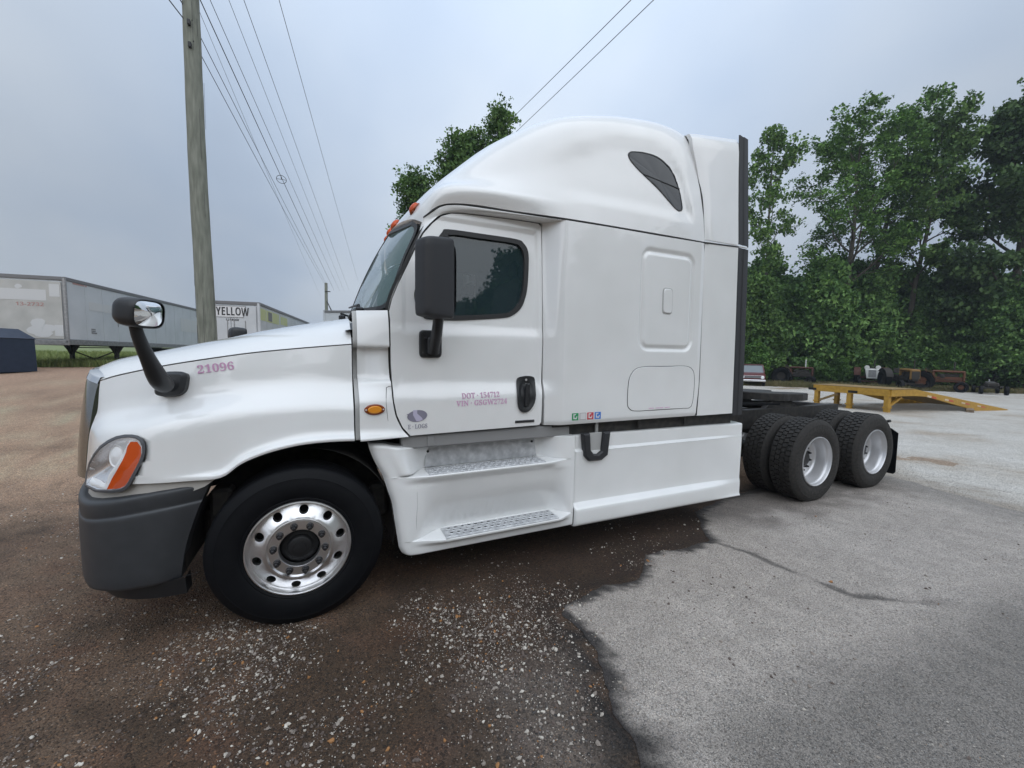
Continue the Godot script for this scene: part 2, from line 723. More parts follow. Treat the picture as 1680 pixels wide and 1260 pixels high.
func stones(seed_: int, base_lo: float, base_hi: float, count: int, rmin: float, rmax: float, light: float, dark: float, bump: float, warm: float, rough := 1.0) -> Array:
	# a tile of ground seen from above: fine grit with stones pressed into it -> [colour, relief]
	var S := 1024
	var f := FastNoiseLite.new()
	f.seed = seed_
	f.frequency = 0.11
	f.fractal_octaves = 4
	var a := f.get_seamless_image(S, S).get_data()
	f.frequency = 0.006
	f.fractal_octaves = 5
	f.seed = seed_ + 1
	var b := f.get_seamless_image(S, S).get_data()
	var col := PackedByteArray()
	col.resize(S * S * 3)
	var hgt := PackedByteArray()
	hgt.resize(S * S)
	var r := RandomNumberGenerator.new()
	r.seed = seed_
	for i in S * S:
		var k := lerpf(base_lo, base_hi, (a[i] * 0.7 + b[i] * 0.3) / 255.0) * 255.0
		k += ((r.randi() & 63) - 32) * rough
		col[i * 3] = clampi(int(k * (1.0 + warm)), 0, 255)
		col[i * 3 + 1] = clampi(int(k), 0, 255)
		col[i * 3 + 2] = clampi(int(k * (1.0 - warm)), 0, 255)
		hgt[i] = 40 + a[i] / 4 + (r.randi() & 15)
	for q in count:
		var u := r.randf()
		var rad := lerpf(rmin, rmax, u * u * u * u)
		var el := r.randf_range(0.55, 1.0)
		var an := r.randf() * PI
		var ca := cos(an)
		var sa := sin(an)
		var cx := r.randi() % S
		var cy := r.randi() % S
		var sh := lerpf(dark, light, pow(r.randf(), 1.6)) * 255.0
		var w := warm * r.randf_range(-0.4, 2.0)
		var n := int(ceil(rad))
		for dy in range(-n, n + 1):
			for dx in range(-n, n + 1):
				var e := Vector2((dx * ca + dy * sa), (dy * ca - dx * sa) / el).length() / rad
				if e < 1.0:
					var i := ((cy + dy + S) % S) * S + (cx + dx + S) % S
					var k := sh * (1.0 - 0.18 * e) + (r.randi() & 15) - 8
					col[i * 3] = clampi(int(k * (1.0 + w)), 0, 255)
					col[i * 3 + 1] = clampi(int(k), 0, 255)
					col[i * 3 + 2] = clampi(int(k * (1.0 - w)), 0, 255)
					hgt[i] = clampi(maxi(hgt[i], int(80 + 150 * sqrt(1.0 - e * e) * minf(1.0, rad / 7.0))), 0, 255)
	var ci := Image.create_from_data(S, S, false, Image.FORMAT_RGB8, col)
	var hi := Image.create_from_data(S, S, false, Image.FORMAT_L8, hgt)
	hi.convert(Image.FORMAT_RGBA8)
	hi.bump_map_to_normal_map(bump)
	return [ImageTexture.create_from_image(ci), ImageTexture.create_from_image(hi)]


func laid(called: String, tex: Array, size: float, rough: float, bump: float) -> StandardMaterial3D:
	var m := mat(called, Color.WHITE, rough)
	m.vertex_color_use_as_albedo = true
	m.albedo_texture = tex[0]
	m.normal_enabled = true
	m.normal_texture = tex[1]
	m.normal_scale = bump
	m.uv1_triplanar = true
	m.uv1_world_triplanar = true
	m.uv1_scale = Vector3.ONE / size
	return m


func ground() -> void:
	var dirt := laid("dirt_gravel", stones(11, 0.46, 0.80, 46000, 0.9, 6.0, 1.0, 0.50, 9.0, 0.05, 1.1), 1.45, 0.9, 1.4)
	var tar := laid("worn_asphalt", stones(12, 0.50, 0.88, 52000, 0.9, 4.2, 1.0, 0.62, 10.0, 0.02, 1.3), 1.45, 0.8, 1.5)
	var big := FastNoiseLite.new()
	big.seed = 5
	big.frequency = 0.35
	big.fractal_octaves = 4
	var fine := FastNoiseLite.new()
	fine.seed = 9
	fine.frequency = 2.2
	fine.fractal_octaves = 4
	var xs := spacing(-4.0, 8.0, 0.11, 700.0)
	var zs := spacing(-3.0, 2.8, 0.11, 700.0)
	var mb := MB.new()
	var w := zs.size()
	for x in xs:
		for z in zs:
			var y := lie(x, z)
			var p := Vector2(x, z)
			var k := big.get_noise_2d(x, z)
			var k2 := fine.get_noise_2d(x, z)
			if absf(x) < 30.0 and absf(z) < 30.0:
				y += 0.012 * k * (0.3 if absf(x - 3.0) < 6.0 and absf(z) < 3.0 else 1.0)
			# brown dirt and gravel on the left, pale crushed stone on the right
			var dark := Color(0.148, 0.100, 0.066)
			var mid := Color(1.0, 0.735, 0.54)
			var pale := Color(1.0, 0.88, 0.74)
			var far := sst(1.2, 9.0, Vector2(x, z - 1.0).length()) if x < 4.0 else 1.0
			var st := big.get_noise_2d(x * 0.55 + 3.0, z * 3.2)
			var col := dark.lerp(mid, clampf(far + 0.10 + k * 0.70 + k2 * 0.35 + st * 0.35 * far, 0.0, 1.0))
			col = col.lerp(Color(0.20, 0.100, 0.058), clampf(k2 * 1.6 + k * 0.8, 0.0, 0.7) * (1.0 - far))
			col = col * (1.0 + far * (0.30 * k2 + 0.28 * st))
			var right := sst(5.0, 9.5, x + k * 2.0 + 0.3 * z)
			col = col.lerp(pale.lerp(Color(0.80, 0.64, 0.50), clampf(k * 1.4 - 0.05 + k2 * 0.4 + st * 0.6, 0.0, 0.8)), right)
			if z < -40.0 and x < 12.0:
				col = col.lerp(Color(0.24, 0.30, 0.11), sst(40.0, 60.0, -z))
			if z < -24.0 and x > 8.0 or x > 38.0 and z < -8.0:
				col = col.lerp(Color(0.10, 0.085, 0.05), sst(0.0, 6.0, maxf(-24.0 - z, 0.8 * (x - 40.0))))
			if x < 4.0 and z < -10.0:
				col = col.lerp(Color(1.0, 0.71, 0.535), sst(10.0, 22.0, -z))
			if absf(x - 3.5) < 4.5 and absf(z) < 3.2:
				# damp and oily beside the broken edge of the asphalt and under the truck
				var e := edge_distance(p, APRON) + k2 * 0.05
				if e < 0.0:
					col = col.lerp(Color(0.045, 0.042, 0.04), (1.0 - sst(0.04, 0.30 + 0.15 * k2, -e)) * sst(-0.9, 0.1, z + 0.6))
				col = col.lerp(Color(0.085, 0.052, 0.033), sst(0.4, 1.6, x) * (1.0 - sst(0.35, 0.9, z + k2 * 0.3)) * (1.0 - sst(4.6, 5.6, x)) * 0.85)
				col = col.lerp(Color(0.36, 0.34, 0.33), sst(0.55, 1.25, x + k2 * 0.25) * sst(0.72, 1.1, z + k2 * 0.2) * 0.75 * sst(0.02, 0.30, -e))  # grey dust, mixed with a lens smudge painted into the tint
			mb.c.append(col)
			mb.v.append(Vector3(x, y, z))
			mb.n.append(Vector3(lie(x - 0.2, z) - lie(x + 0.2, z), 0.4, lie(x, z - 0.2) - lie(x, z + 0.2)).normalized())
	for i in xs.size() - 1:
		for j in w - 1:
			var a := i * w + j
			mb.t.append_array([a, a + w, a + w + 1, a, a + w + 1, a + 1])
	structure(part("ground", mb, dirt, self))

	# pale crushed stone spread over the lot behind the truck
	var lot := laid("crushed_stone", stones(13, 0.70, 0.97, 30000, 1.0, 5.5, 1.0, 0.62, 8.0, 0.012, 1.0), 1.6, 0.9, 1.2)
	mb = MB.new()
	var gx := PackedFloat32Array()
	var gz := PackedFloat32Array()
	var q0 := 6.9
	while q0 < 76.0:
		gx.append(q0)
		q0 += 0.14 + 0.06 * maxf(0.0, q0 - 9.0) * 0.5
	q0 = -36.0
	while q0 < 16.0:
		gz.append(q0)
		q0 += 0.14 + 0.04 * maxf(0.0, absf(q0 - 0.5) - 3.0)
	w = gz.size()
	var keep_ := PackedByteArray()
	for x in gx:
		for z in gz:
			var k := big.get_noise_2d(x, z)
			var k2 := fine.get_noise_2d(x, z)
			var st := big.get_noise_2d(x * 0.55 + 3.0, z * 3.2)
			var e := x - 7.05 + (k * 1.2 + k2 * 0.4 if z < -0.9 else 0.05)
			keep_.append(1 if e > 0.0 and (z > -22.0 + k * 2.0 or x > 20.0) and not (x > 35.0 + 8.0 * k and z < -16.0) else 0)
			var col := Color(0.80, 0.775, 0.715).lerp(Color(0.62, 0.53, 0.43), clampf(k * 1.5 - 0.12 + k2 * 0.6 + st * 0.7, 0.0, 0.85))
			col = col.lerp(Color(0.95, 0.935, 0.89), clampf(-k * 1.2 + k2 * 0.5 - 0.1, 0.0, 0.8))
			col = col.lerp(Color(0.50, 0.45, 0.385), 1.0 - sst(0.4, 1.9, e + k2 * 0.8))
			mb.c.append(col)
			mb.v.append(Vector3(x, lie(x, z) + 0.0042 + 0.014 * sst(9.5, 15.0, x) + 0.012 * k * sst(9.0, 14.0, x), z))
			mb.n.append(Vector3.UP)
	for i in gx.size() - 1:
		for j in w - 1:
			var a := i * w + j
			if keep_[a] and keep_[a + 1] and keep_[a + w] and keep_[a + w + 1]:
				mb.t.append_array([a, a + w, a + w + 1, a, a + w + 1, a + 1])
	structure(part("gravel_lot", mb, lot, self))

	# the asphalt apron with its crumbled edge
	mb = MB.new()
	var X := spacing(0.4, 4.6, 0.035, 4.7)
	var ax := PackedFloat32Array()
	var q := 0.3
	while q < 10.2:
		ax.append(q)
		q += 0.035 if q < 4.7 else 0.11
	var az := PackedFloat32Array()
	q = -0.9
	while q < 7.0:
		az.append(q)
		q += 0.035 if q < 2.4 else 0.16
	var id := {}
	var soft := PackedFloat32Array()
	for i in ax.size():
		for j in az.size():
			var x := ax[i]
			var z := az[j]
			var k2 := fine.get_noise_2d(x, z)
			var k3 := fine.get_noise_2d(x * 3.0 + 40.0, z * 3.0)
			var e := edge_distance(Vector2(x, z), APRON) + k2 * 0.05 + k3 * 0.015
			soft.append(e)
	w = az.size()
	for i in ax.size():
		for j in w:
			var e := soft[i * w + j]
			var keep := false
			for di in [-1, 0, 1]:
				for dj in [-1, 0, 1]:
					var ii := clampi(i + di, 0, ax.size() - 1)
					var jj := clampi(j + dj, 0, w - 1)
					keep = keep or soft[ii * w + jj] > 0.0
			if not keep:
				continue
			var x := ax[i]
			var z := az[j]
			var k := big.get_noise_2d(x + 30.0, z)
			var k2 := fine.get_noise_2d(x + 7.0, z)
			var k3 := fine.get_noise_2d(x * 4.0, z * 4.0)
			var col := Color(0.82, 0.765, 0.71).lerp(Color(1.0, 0.94, 0.88), clampf(k * 1.1 + k2 * 0.28 + k3 * 0.25 + 0.25, 0.0, 1.0))  # asphalt lifted paler than its own tone: lens haze painted in
			col = col.lerp(Color(0.40, 0.38, 0.355), sst(1.40, 1.95, z + k * 0.30 + k3 * 0.08 - 0.04 * (x - 3.0)) * 0.9 * sst(1.4, 1.9, x))  # darker beyond the painted haze, along its slanting edge
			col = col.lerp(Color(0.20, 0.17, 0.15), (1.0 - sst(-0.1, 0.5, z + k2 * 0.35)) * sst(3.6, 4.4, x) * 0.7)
			col = col.lerp(Color(0.085, 0.078, 0.075), 1.0 - sst(0.02, 0.10 + 0.17 * clampf(0.45 + k * 2.0, 0.0, 1.0), e + k3 * 0.06 + k2 * 0.05))
			var cr := line_distance(Vector2(x, z), CRACK) + k2 * 0.04
			col = col.lerp(Color(0.11, 0.105, 0.10), 0.8 * (1.0 - sst(0.008, 0.040 + 0.02 * k3, cr)) * (1.0 - sst(3.7, 4.4, x)))
			if x > 5.5:
				col = col.lerp(Color(0.6, 0.57, 0.53), 1.0 - sst(0.0, 0.9, e + k2 * 0.4))
			var y := lie(x, z) + 0.0045 + 0.007 * sst(0.0, 0.10, e) - 0.006 * (1.0 - sst(0.0, 0.03, cr))
			if e < 0.0:
				var gr := Vector2(soft[mini(i + 1, ax.size() - 1) * w + j] - soft[maxi(i - 1, 0) * w + j], soft[i * w + mini(j + 1, w - 1)] - soft[i * w + maxi(j - 1, 0)])
				if gr.length() > 1e-6:
					var mv := gr.normalized() * minf(-e, 0.05)
					x += mv.x
					z += mv.y
			id[i * w + j] = mb.v.size()
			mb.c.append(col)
			mb.v.append(Vector3(x, y + 0.003 * big.get_noise_2d(x, z), z))
			mb.n.append(Vector3.UP)
	for i in ax.size() - 1:
		for j in w - 1:
			var a := i * w + j
			if (soft[a] > 0.0 or soft[a + 1] > 0.0 or soft[a + w] > 0.0 or soft[a + w + 1] > 0.0) and id.has(a) and id.has(a + 1) and id.has(a + w) and id.has(a + w + 1):
				mb.t.append_array([id[a], id[a + w], id[a + w + 1], id[a], id[a + w + 1], id[a + 1]])
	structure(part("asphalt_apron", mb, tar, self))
	loose_stones(big)


func pebble(seed_: int) -> ArrayMesh:
	var r := RandomNumberGenerator.new()
	r.seed = seed_
	var s := SphereMesh.new()
	s.radius = 1.0
	s.height = 2.0
	s.radial_segments = 7
	s.rings = 3
	var a := s.get_mesh_arrays()
	var v: PackedVector3Array = a[Mesh.ARRAY_VERTEX]
	var f := FastNoiseLite.new()
	f.seed = seed_
	f.frequency = 0.7
	for i in v.size():
		v[i] = v[i] * (1.0 + 0.8 * f.get_noise_3dv(v[i] * 1.6)) * Vector3(1.15, 0.55, 0.8)
	var st := SurfaceTool.new()
	st.begin(Mesh.PRIMITIVE_TRIANGLES)
	st.set_smooth_group(-1)
	var idx: PackedInt32Array = a[Mesh.ARRAY_INDEX]
	for i in idx:
		st.set_smooth_group(-1)
		st.add_vertex(v[i])
	st.generate_normals()
	var m: StandardMaterial3D = M.pebble_stone if M.has("pebble_stone") else mat("pebble_stone", Color.WHITE, 0.8)
	m.vertex_color_use_as_albedo = true
	st.set_material(m)
	return st.commit()


func loose_stones(big: FastNoiseLite) -> void:
	var r := RandomNumberGenerator.new()
	r.seed = 33
	var xf := [[], [], []]
	var cl := [[], [], []]
	for q in 160000:
		var u := r.randf()
		var x := r.randf_range(-6.5, 3.2)
		var z := r.randf_range(-4.5, 2.6)
		if q > 135000:
			x = r.randf_range(0.8, 7.0)
			z = r.randf_range(-0.4, 2.8)
		elif q > 80000:
			x = r.randf_range(-2.2, 1.8)
			z = r.randf_range(-0.2, 2.2)
		var e := edge_distance(Vector2(x, z), APRON) if x > 1.0 else -1.0
		var k := big.get_noise_2d(x * 2.3 + 11.0, z * 2.3)
		if k < r.randf_range(-0.25, 0.45):
			continue
		if e > 0.0 and r.randf() > (0.5 if e < 0.12 else 0.13):
			continue
		if z < 0.25 and x > 0.9 and r.randf() > 0.3:
			continue
		var s := 0.0018 + 0.0085 * pow(u, 9.0) + 0.0016 * r.randf()
		if r.randf() < 0.0022 and z > 0.2:
			s = r.randf_range(0.009, 0.015)
		var b := Basis.from_euler(Vector3(r.randf_range(-0.4, 0.4), r.randf() * TAU, r.randf_range(-0.4, 0.4))) * Basis.from_scale(Vector3.ONE * s)
		var i := r.randi() % 3
		xf[i].append(Transform3D(b, Vector3(x, lie(x, z) + s * 0.25 + (0.012 if e > 0.0 else 0.0), z)))
		var c := Color(0.24, 0.20, 0.17).lerp(Color(0.64, 0.595, 0.52), pow(r.randf(), 1.6))
		var t := r.randf()
		if t < 0.04:
			c = Color(0.33, 0.16, 0.06)
		elif t < 0.5:
			c = Color(0.12, 0.092, 0.078)
		cl[i].append(c)
	for i in 3:
		var mm := MultiMesh.new()
		mm.transform_format = MultiMesh.TRANSFORM_3D
		mm.use_colors = true
		mm.mesh = pebble(40 + i)
		mm.instance_count = xf[i].size()
		for k in xf[i].size():
			mm.set_instance_transform(k, xf[i][k])
			mm.set_instance_color(k, cl[i][k])
		var o := MultiMeshInstance3D.new()
		o.multimesh = mm
		hang(o, "loose_gravel", self)
		stuff(o)
		tag(o, ["pale and brown loose gravel scattered on the dirt before the white truck", "small rounded pebbles strewn over the dark dirt by the front wheel", "mixed loose stones lying on the brown dirt yard"][i], "gravel")


# ================================================================ the truck
var DOOR := loop2([0.576,2.039, 0.581,1.975, 0.581,1.891, 0.583,1.658, 0.590,1.530, 0.596,1.404, 0.616,1.305, 0.653,1.220, 0.707,1.156, 0.825,1.158, 1.753,1.169, 1.770,1.194, 1.788,1.659, 1.797,2.408, 1.794,2.795, 1.771,2.818, 1.583,2.816, 1.323,2.807, 1.127,2.797, 1.033,2.784, 0.959,2.754, 0.895,2.696, 0.827,2.612, 0.769,2.500, 0.715,2.382, 0.637,2.221, 0.598,2.124])
var SEAL := loop2([0.966,2.640, 1.008,2.666, 1.271,2.669, 1.570,2.667, 1.635,2.641, 1.673,2.582, 1.677,2.470, 1.663,2.297, 1.640,2.198, 1.600,2.117, 1.519,2.054, 1.413,2.030, 1.076,1.997, 0.861,1.993, 0.808,2.017, 0.770,2.080, 0.754,2.157, 0.773,2.245, 0.846,2.427, 0.915,2.560])
var GLASS := loop2([1.016,2.626, 1.270,2.632, 1.543,2.630, 1.602,2.609, 1.634,2.553, 1.638,2.442, 1.624,2.284, 1.601,2.195, 1.563,2.134, 1.498,2.082, 1.400,2.064, 1.077,2.034, 0.875,2.029, 0.826,2.053, 0.796,2.099, 0.789,2.159, 0.807,2.235, 0.881,2.425, 0.950,2.545])


func zdoor(_x: float, y: float) -> float:
	return -0.05 - 0.04 * sst(1.40, 1.56, y) - 0.01 * sst(1.88, 1.98, y) - 0.05 * maxf(0.0, (y - 1.98) / 0.82)


func zseam(x: float) -> float:
	return interp([0.8, 0.87, 1.1, 1.5, 1.8, 1.95], [-0.2, -0.15, -0.11, -0.07, -0.03, 0.0], x)


func yseam(x: float) -> float:
	return interp([0.812, 0.843, 0.908, 0.960, 1.012, 1.091, 1.173, 1.395, 1.656, 1.961, 2.367, 2.912, 3.477, 4.072], [2.702, 2.743, 2.793, 2.824, 2.841, 2.847, 2.849, 2.846, 2.841, 2.834, 2.840, 2.843, 2.850, 2.871], x)


func zsleeper(x: float, y: float) -> float:
	var z := lerpf(zdoor(x, y) - 0.01, 0.0, sst(1.785, 1.93, x) * 0.35 + 0.65 * clampf((x - 1.785) / 0.155, 0.0, 1.0)) if x < 1.94 else 0.0
	# the pressed groove round the upper panel
	var q := Vector2(absf(x - 3.06), absf(y - 2.259)) - Vector2(0.31, 0.435) + Vector2(0.085, 0.085)
	var d := Vector2(maxf(q.x, 0.0), maxf(q.y, 0.0)).length() + minf(maxf(q.x, q.y), 0.0) - 0.085
	z -= 0.017 * (sst(-0.032, -0.005, d) - sst(0.005, 0.03, d))
	# the sheet tucks in at the bottom and the back edge
	z -= 0.012 * (1.0 - sst(1.165, 1.20, y)) + 0.006 * sst(3.47, 3.51, x)
	return z


func surface_z(P: Array, x: float, y: float) -> float:
	var best := [1e9, 1e9, 1e9]
	var zz := [0.0, 0.0, 0.0]
	for row in P:
		for p: Vector3 in row:
			if p.z < -0.95:
				continue
			var d := (p.x - x) * (p.x - x) + (p.y - y) * (p.y - y)
			if d < best[2]:
				best[2] = d
				zz[2] = p.z
				if d < best[1]:
					best[2] = best[1]
					zz[2] = zz[1]
					best[1] = d
					zz[1] = p.z
					if d < best[0]:
						best[1] = best[0]
						zz[1] = zz[0]
						best[0] = d
						zz[0] = p.z
	var w := 0.0
	var s := 0.0
	for k in 3:
		var f: float = 1.0 / (best[k] + 1e-7)
		w += f
		s += f * zz[k]
	return s / w


func lettering(txt: String, font: String, size: float, weight: int, where: Vector2, along: Vector2, zf: Callable, m: Material, parent: Node, called: String, wide := 1.0, proud := 0.004) -> void:
	# thin raised letters laid on the panel z = zf(x, y); where = lower left corner
	var tm := TextMesh.new()
	var f := SystemFont.new()
	f.font_names = PackedStringArray([font])
	f.font_weight = weight
	tm.font = f
	tm.text = txt
	tm.font_size = 64
	tm.pixel_size = size / 46.0
	tm.depth = 0.0
	tm.curve_step = 2.0
	var a := tm.get_mesh_arrays()
	var v: PackedVector3Array = a[Mesh.ARRAY_VERTEX]
	var lo := Vector3(1e9, 1e9, 0)
	for p in v:
		lo = lo.min(p)
	var mb := MB.new()
	var up := Vector2(-along.y, along.x)
	for p in v:
		var q := where + along * (p.x - lo.x) * wide + up * (p.y - lo.y)
		mb.vert(Vector3(q.x, q.y, zf.call(q.x, q.y) + proud), Vector3(0, 0, 1))
	var idx: PackedInt32Array = a[Mesh.ARRAY_INDEX]
	for i in range(0, idx.size(), 3):
		mb.tri(idx[i], idx[i + 1], idx[i + 2])
	part(called, mb, m, parent)


func truck() -> void:
	var t := thing("semi_truck", "white sleeper-cab semi truck with dark grey bumper, parked on the gravel", "truck")
	for s in [1.0, -1.0]:
		fender(t, s)
	hood(t)
	front(t)
	windshield(t)
	for s in [1.0, -1.0]:
		door(t, s)
		sleeper(t, s)
		skirts(t, s)
		mirrors(t, s)
	roof(t)
	cab_inside(t)
	chassis(t)
	wheels(t)


var FENDER := []   # the near fender's surface, for what is laid on it


func fender_net() -> Array:
	var xb := [0.335, 0.19, 0.04, -0.09, -0.2, -0.3, -0.40, -0.55, -0.72, -0.89, -1.03, -1.12]
	var yb := [1.165, 1.17, 1.165, 1.145, 1.115, 1.072, 1.003, 1.0, 1.0, 1.0, 1.0, 1.0]
	var zb := [0.0, 0.0, 0.0, 0.0, 0.0, 0.0, 0.0, -0.002, -0.022, -0.08, -0.19, -0.33]
	var lip := [1.0, 1.0, 1.0, 1.0, 1.0, 0.95, 0.7, 0.3, 0.08, 0.0, 0.0, 0.0]
	var xt := [0.335, 0.19, 0.05, -0.08, -0.2, -0.29, -0.38, -0.53, -0.70, -0.85, -0.98, -1.07]
	var yt := [1.805, 1.79, 1.775, 1.76, 1.745, 1.732, 1.717, 1.69, 1.657, 1.622, 1.588, 1.557]
	var zt := [-0.20, -0.205, -0.21, -0.215, -0.22, -0.228, -0.236, -0.255, -0.285, -0.33, -0.375, -0.42]
	var ys := [1.455, 1.465, 1.47, 1.465, 1.455, 1.445, 1.43, 1.40, 1.365, 1.335, 1.315, 1.30]
	var net := []
	for i in 12:
		var row := []
		var at := func(y: float, z: float) -> Vector3:
			var f: float = (y - yb[i]) / (yt[i] - yb[i])
			return Vector3(lerpf(xb[i], xt[i], f), y, z)
		var dz: float = zt[i] - zb[i]
		row.append(at.call(yb[i], zb[i] + 0.012 * lip[i]))
		row.append(at.call(yb[i] + 0.02, zb[i] + 0.012 * lip[i]))
		row.append(at.call(yb[i] + 0.055, zb[i] - 0.028 * lip[i] + 0.002))
		row.append(at.call(lerpf(yb[i] + 0.055, ys[i] - 0.08, 0.5), zb[i] - 0.034 * lip[i] + dz * 0.02))
		row.append(at.call(ys[i] - 0.085, zb[i] - 0.038 * lip[i] + dz * 0.06))
		row.append(at.call(ys[i] - 0.025, zb[i] - 0.045 * lip[i] + dz * 0.22))
		row.append(at.call(ys[i] + 0.045, zb[i] + dz * 0.72))
		row.append(at.call(ys[i] + 0.10, zb[i] + dz * 0.86))
		row.append(at.call(lerpf(ys[i] + 0.10, yt[i], 0.5), zb[i] + dz * 0.93))
		row.append(at.call(yt[i] - 0.005, zt[i]))
		net.append(row)
	return net


func fender(t: Node, s: float) -> void:
	var P := loft(fender_net(), 5, 5)
	if s > 0.0:
		FENDER = P
	# the sheet is let in behind the headlight
	var hole := PackedVector2Array()
	for p in HEAD:
		hole.append(Vector2(p.x, p.y))
	for i in P.size():
		var r: PackedVector3Array = P[i]
		for j in r.size():
			if r[j].x < -0.7 and r[j].y < 1.3 and edge_distance(Vector2(r[j].x, r[j].y), hole) > 0.012:
				r[j] += Vector3(0.045, -0.012, -0.09)
		P[i] = r
	var Q := flip(P, s)
	var mb := MB.new()
	mb.grid(Q, Vector3(-0.2, 0.3, s))
	var w: int = Q[0].size()
	mb.hem(column_of(Q, 0), Vector3(0, 0.0, -0.05 * s), Vector3.DOWN)
	mb.hem(column_of(Q, w - 1), Vector3(0, -0.01, -0.03 * s), Vector3.UP)
	mb.hem(Q[0], Vector3(0, 0, -0.05 * s), Vector3.RIGHT)
	mb.hem(Q[Q.size() - 1], Vector3(0.05, 0, -0.02 * s), Vector3.LEFT)
	var f := part("fender", mb, M.white_paint, t)
	# liner over the wheel
	mb = MB.new()
	var rows := []
	for k in 25:
		var a := lerpf(-0.25, PI + 0.12, k / 24.0)
		var r := PackedVector3Array()
		for z in [-0.055, -0.62]:
			r.append(fp(Vector3(0.0 + cos(a) * 0.60, 0.53 + sin(a) * 0.60, z), s))
		rows.append(r)
	mb.grid(rows, Vector3.DOWN)
	rows = []
	for k in 25:
		var a := lerpf(-0.25, PI + 0.12, k / 24.0)
		rows.append(PackedVector3Array([fp(Vector3(cos(a) * 0.60, 0.53 + sin(a) * 0.60, -0.62), s), fp(Vector3(cos(a) * 0.2, 0.6 + sin(a) * 0.2, -0.64), s)]))
	mb.grid(rows, Vector3(0, 0, s))
	part("wheel_liner", mb, M.chassis_black, f)
	# cowl panel between the hood and the door
	var ys := [1.157, 1.175, 1.215, 1.30, 1.375, 1.43, 1.50, 1.545, 1.570, 1.68, 1.778, 1.789, 1.83, 1.93, 2.0, 2.045]
	var zf := [0.012, 0.012, -0.03, -0.036, -0.042, -0.055, -0.13, -0.165, -0.225, -0.235, -0.235, -0.185, -0.18, -0.20, -0.23, -0.27]
	var zr := [-0.035, -0.04, -0.048, -0.05, -0.052, -0.06, -0.078, -0.088, -0.135, -0.150, -0.150, -0.093, -0.092, -0.10, -0.11, -0.13]
	var xr := func(y: float) -> float: return interp([1.156, 1.22, 1.305, 1.404, 1.53, 1.658, 1.891, 2.039], [0.695, 0.645, 0.608, 0.589, 0.583, 0.576, 0.574, 0.57], y)
	var net := []
	for q in 5:
		var row := []
		for j in 16:
			var f2 := q / 4.0
			row.append(Vector3(lerpf(0.372, xr.call(ys[j]), f2), ys[j], lerpf(zf[j], zr[j], sst(0.0, 1.0, f2) if j > 7 and j < 11 else f2)))
		net.append(row)
	Q = flip(loft(net, 5, 3), s)
	mb = MB.new()
	mb.grid(Q, Vector3(0, 0.2, s))
	mb.hem(Q[0], Vector3(0, 0, -0.09 * s), Vector3.LEFT)
	mb.hem(Q[Q.size() - 1], Vector3(0, 0, -0.05 * s), Vector3.RIGHT)
	mb.hem(column_of(Q, 0), Vector3(0, 0, -0.06 * s), Vector3.DOWN)
	var cowl := part("cowl_panel", mb, M.white_paint, t)
	mb = MB.new()
	rows = []
	for j in 16:
		var z: float = minf(zf[j] - 0.03, -0.045)
		rows.append(PackedVector3Array([fp(Vector3(0.345, ys[j], z - 0.004), s), fp(Vector3(0.42, ys[j], z - 0.003), s)]))
	mb.grid(rows, Vector3(0, 0, s))
	part("weather_strip", mb, M.grey_paint, cowl)
	if s > 0.0:
		mb = MB.new()
		var zc := func(x: float, y: float) -> float: return surface_z(loft(net, 5, 3), x, y)
		var L := PackedVector3Array()
		for q in [[0.585, 1.515], [0.566, 1.512], [0.552, 1.505], [0.548, 1.46], [0.545, 1.40], [0.549, 1.345], [0.553, 1.30], [0.556, 1.275]]:
			L.append(Vector3(q[0], q[1], zc.call(q[0], q[1]) + 0.0005))
		mb.tube(L, PackedFloat32Array([0.0012, 0.002, 0.0022, 0.0016, 0.0014, 0.0016, 0.0012, 0.0008]), 4)
		part("paint_crack", mb, M.nut_steel, cowl)
	# oval turn signal
	var o := PackedVector2Array()
	var o2 := PackedVector2Array()
	for k in 28:
		var a := TAU * k / 28.0
		o.append(Vector2(cos(a) * 0.067, sin(a) * 0.037))
		o2.append(Vector2(cos(a) * 0.046, sin(a) * 0.026))
	var base := Basis(Vector3(1, 0, 0), Vector3(0, 1, 0), Vector3(0, 0, s))
	mb = MB.new()
	mb.slab(o, 0.014, fp(Vector3(0.468, 1.36, -0.044), s), base, 0.006)
	var sig := part("turn_signal", mb, M.amber_dark, cowl)
	mb = MB.new()
	mb.slab(o2, 0.010, fp(Vector3(0.468, 1.36, -0.031), s), base, 0.005)
	part("lens", mb, M.amber_light, sig)
	for k in [-1.0, 1.0]:
		mb = MB.new()
		mb.lathe(PackedVector2Array([Vector2(0.006, 0), Vector2(0.006, 0.004), Vector2(0.0, 0.006)]), fp(Vector3(0.468 + k * 0.056, 1.36, -0.031), s), base, 8)
		part("screw", mb, M.silver_wheel, sig)
	if s > 0.0:
		var zfn := func(x: float, y: float) -> float: return surface_z(P, x, y)
		lettering("21096", "Droid Serif", 0.050, 700, Vector2(-0.545, 1.603), Vector2(0.990, 0.141), zfn, M.pink_lettering, f, "fleet_number", 1.02, 0.005)
	headlight(f, s, P)


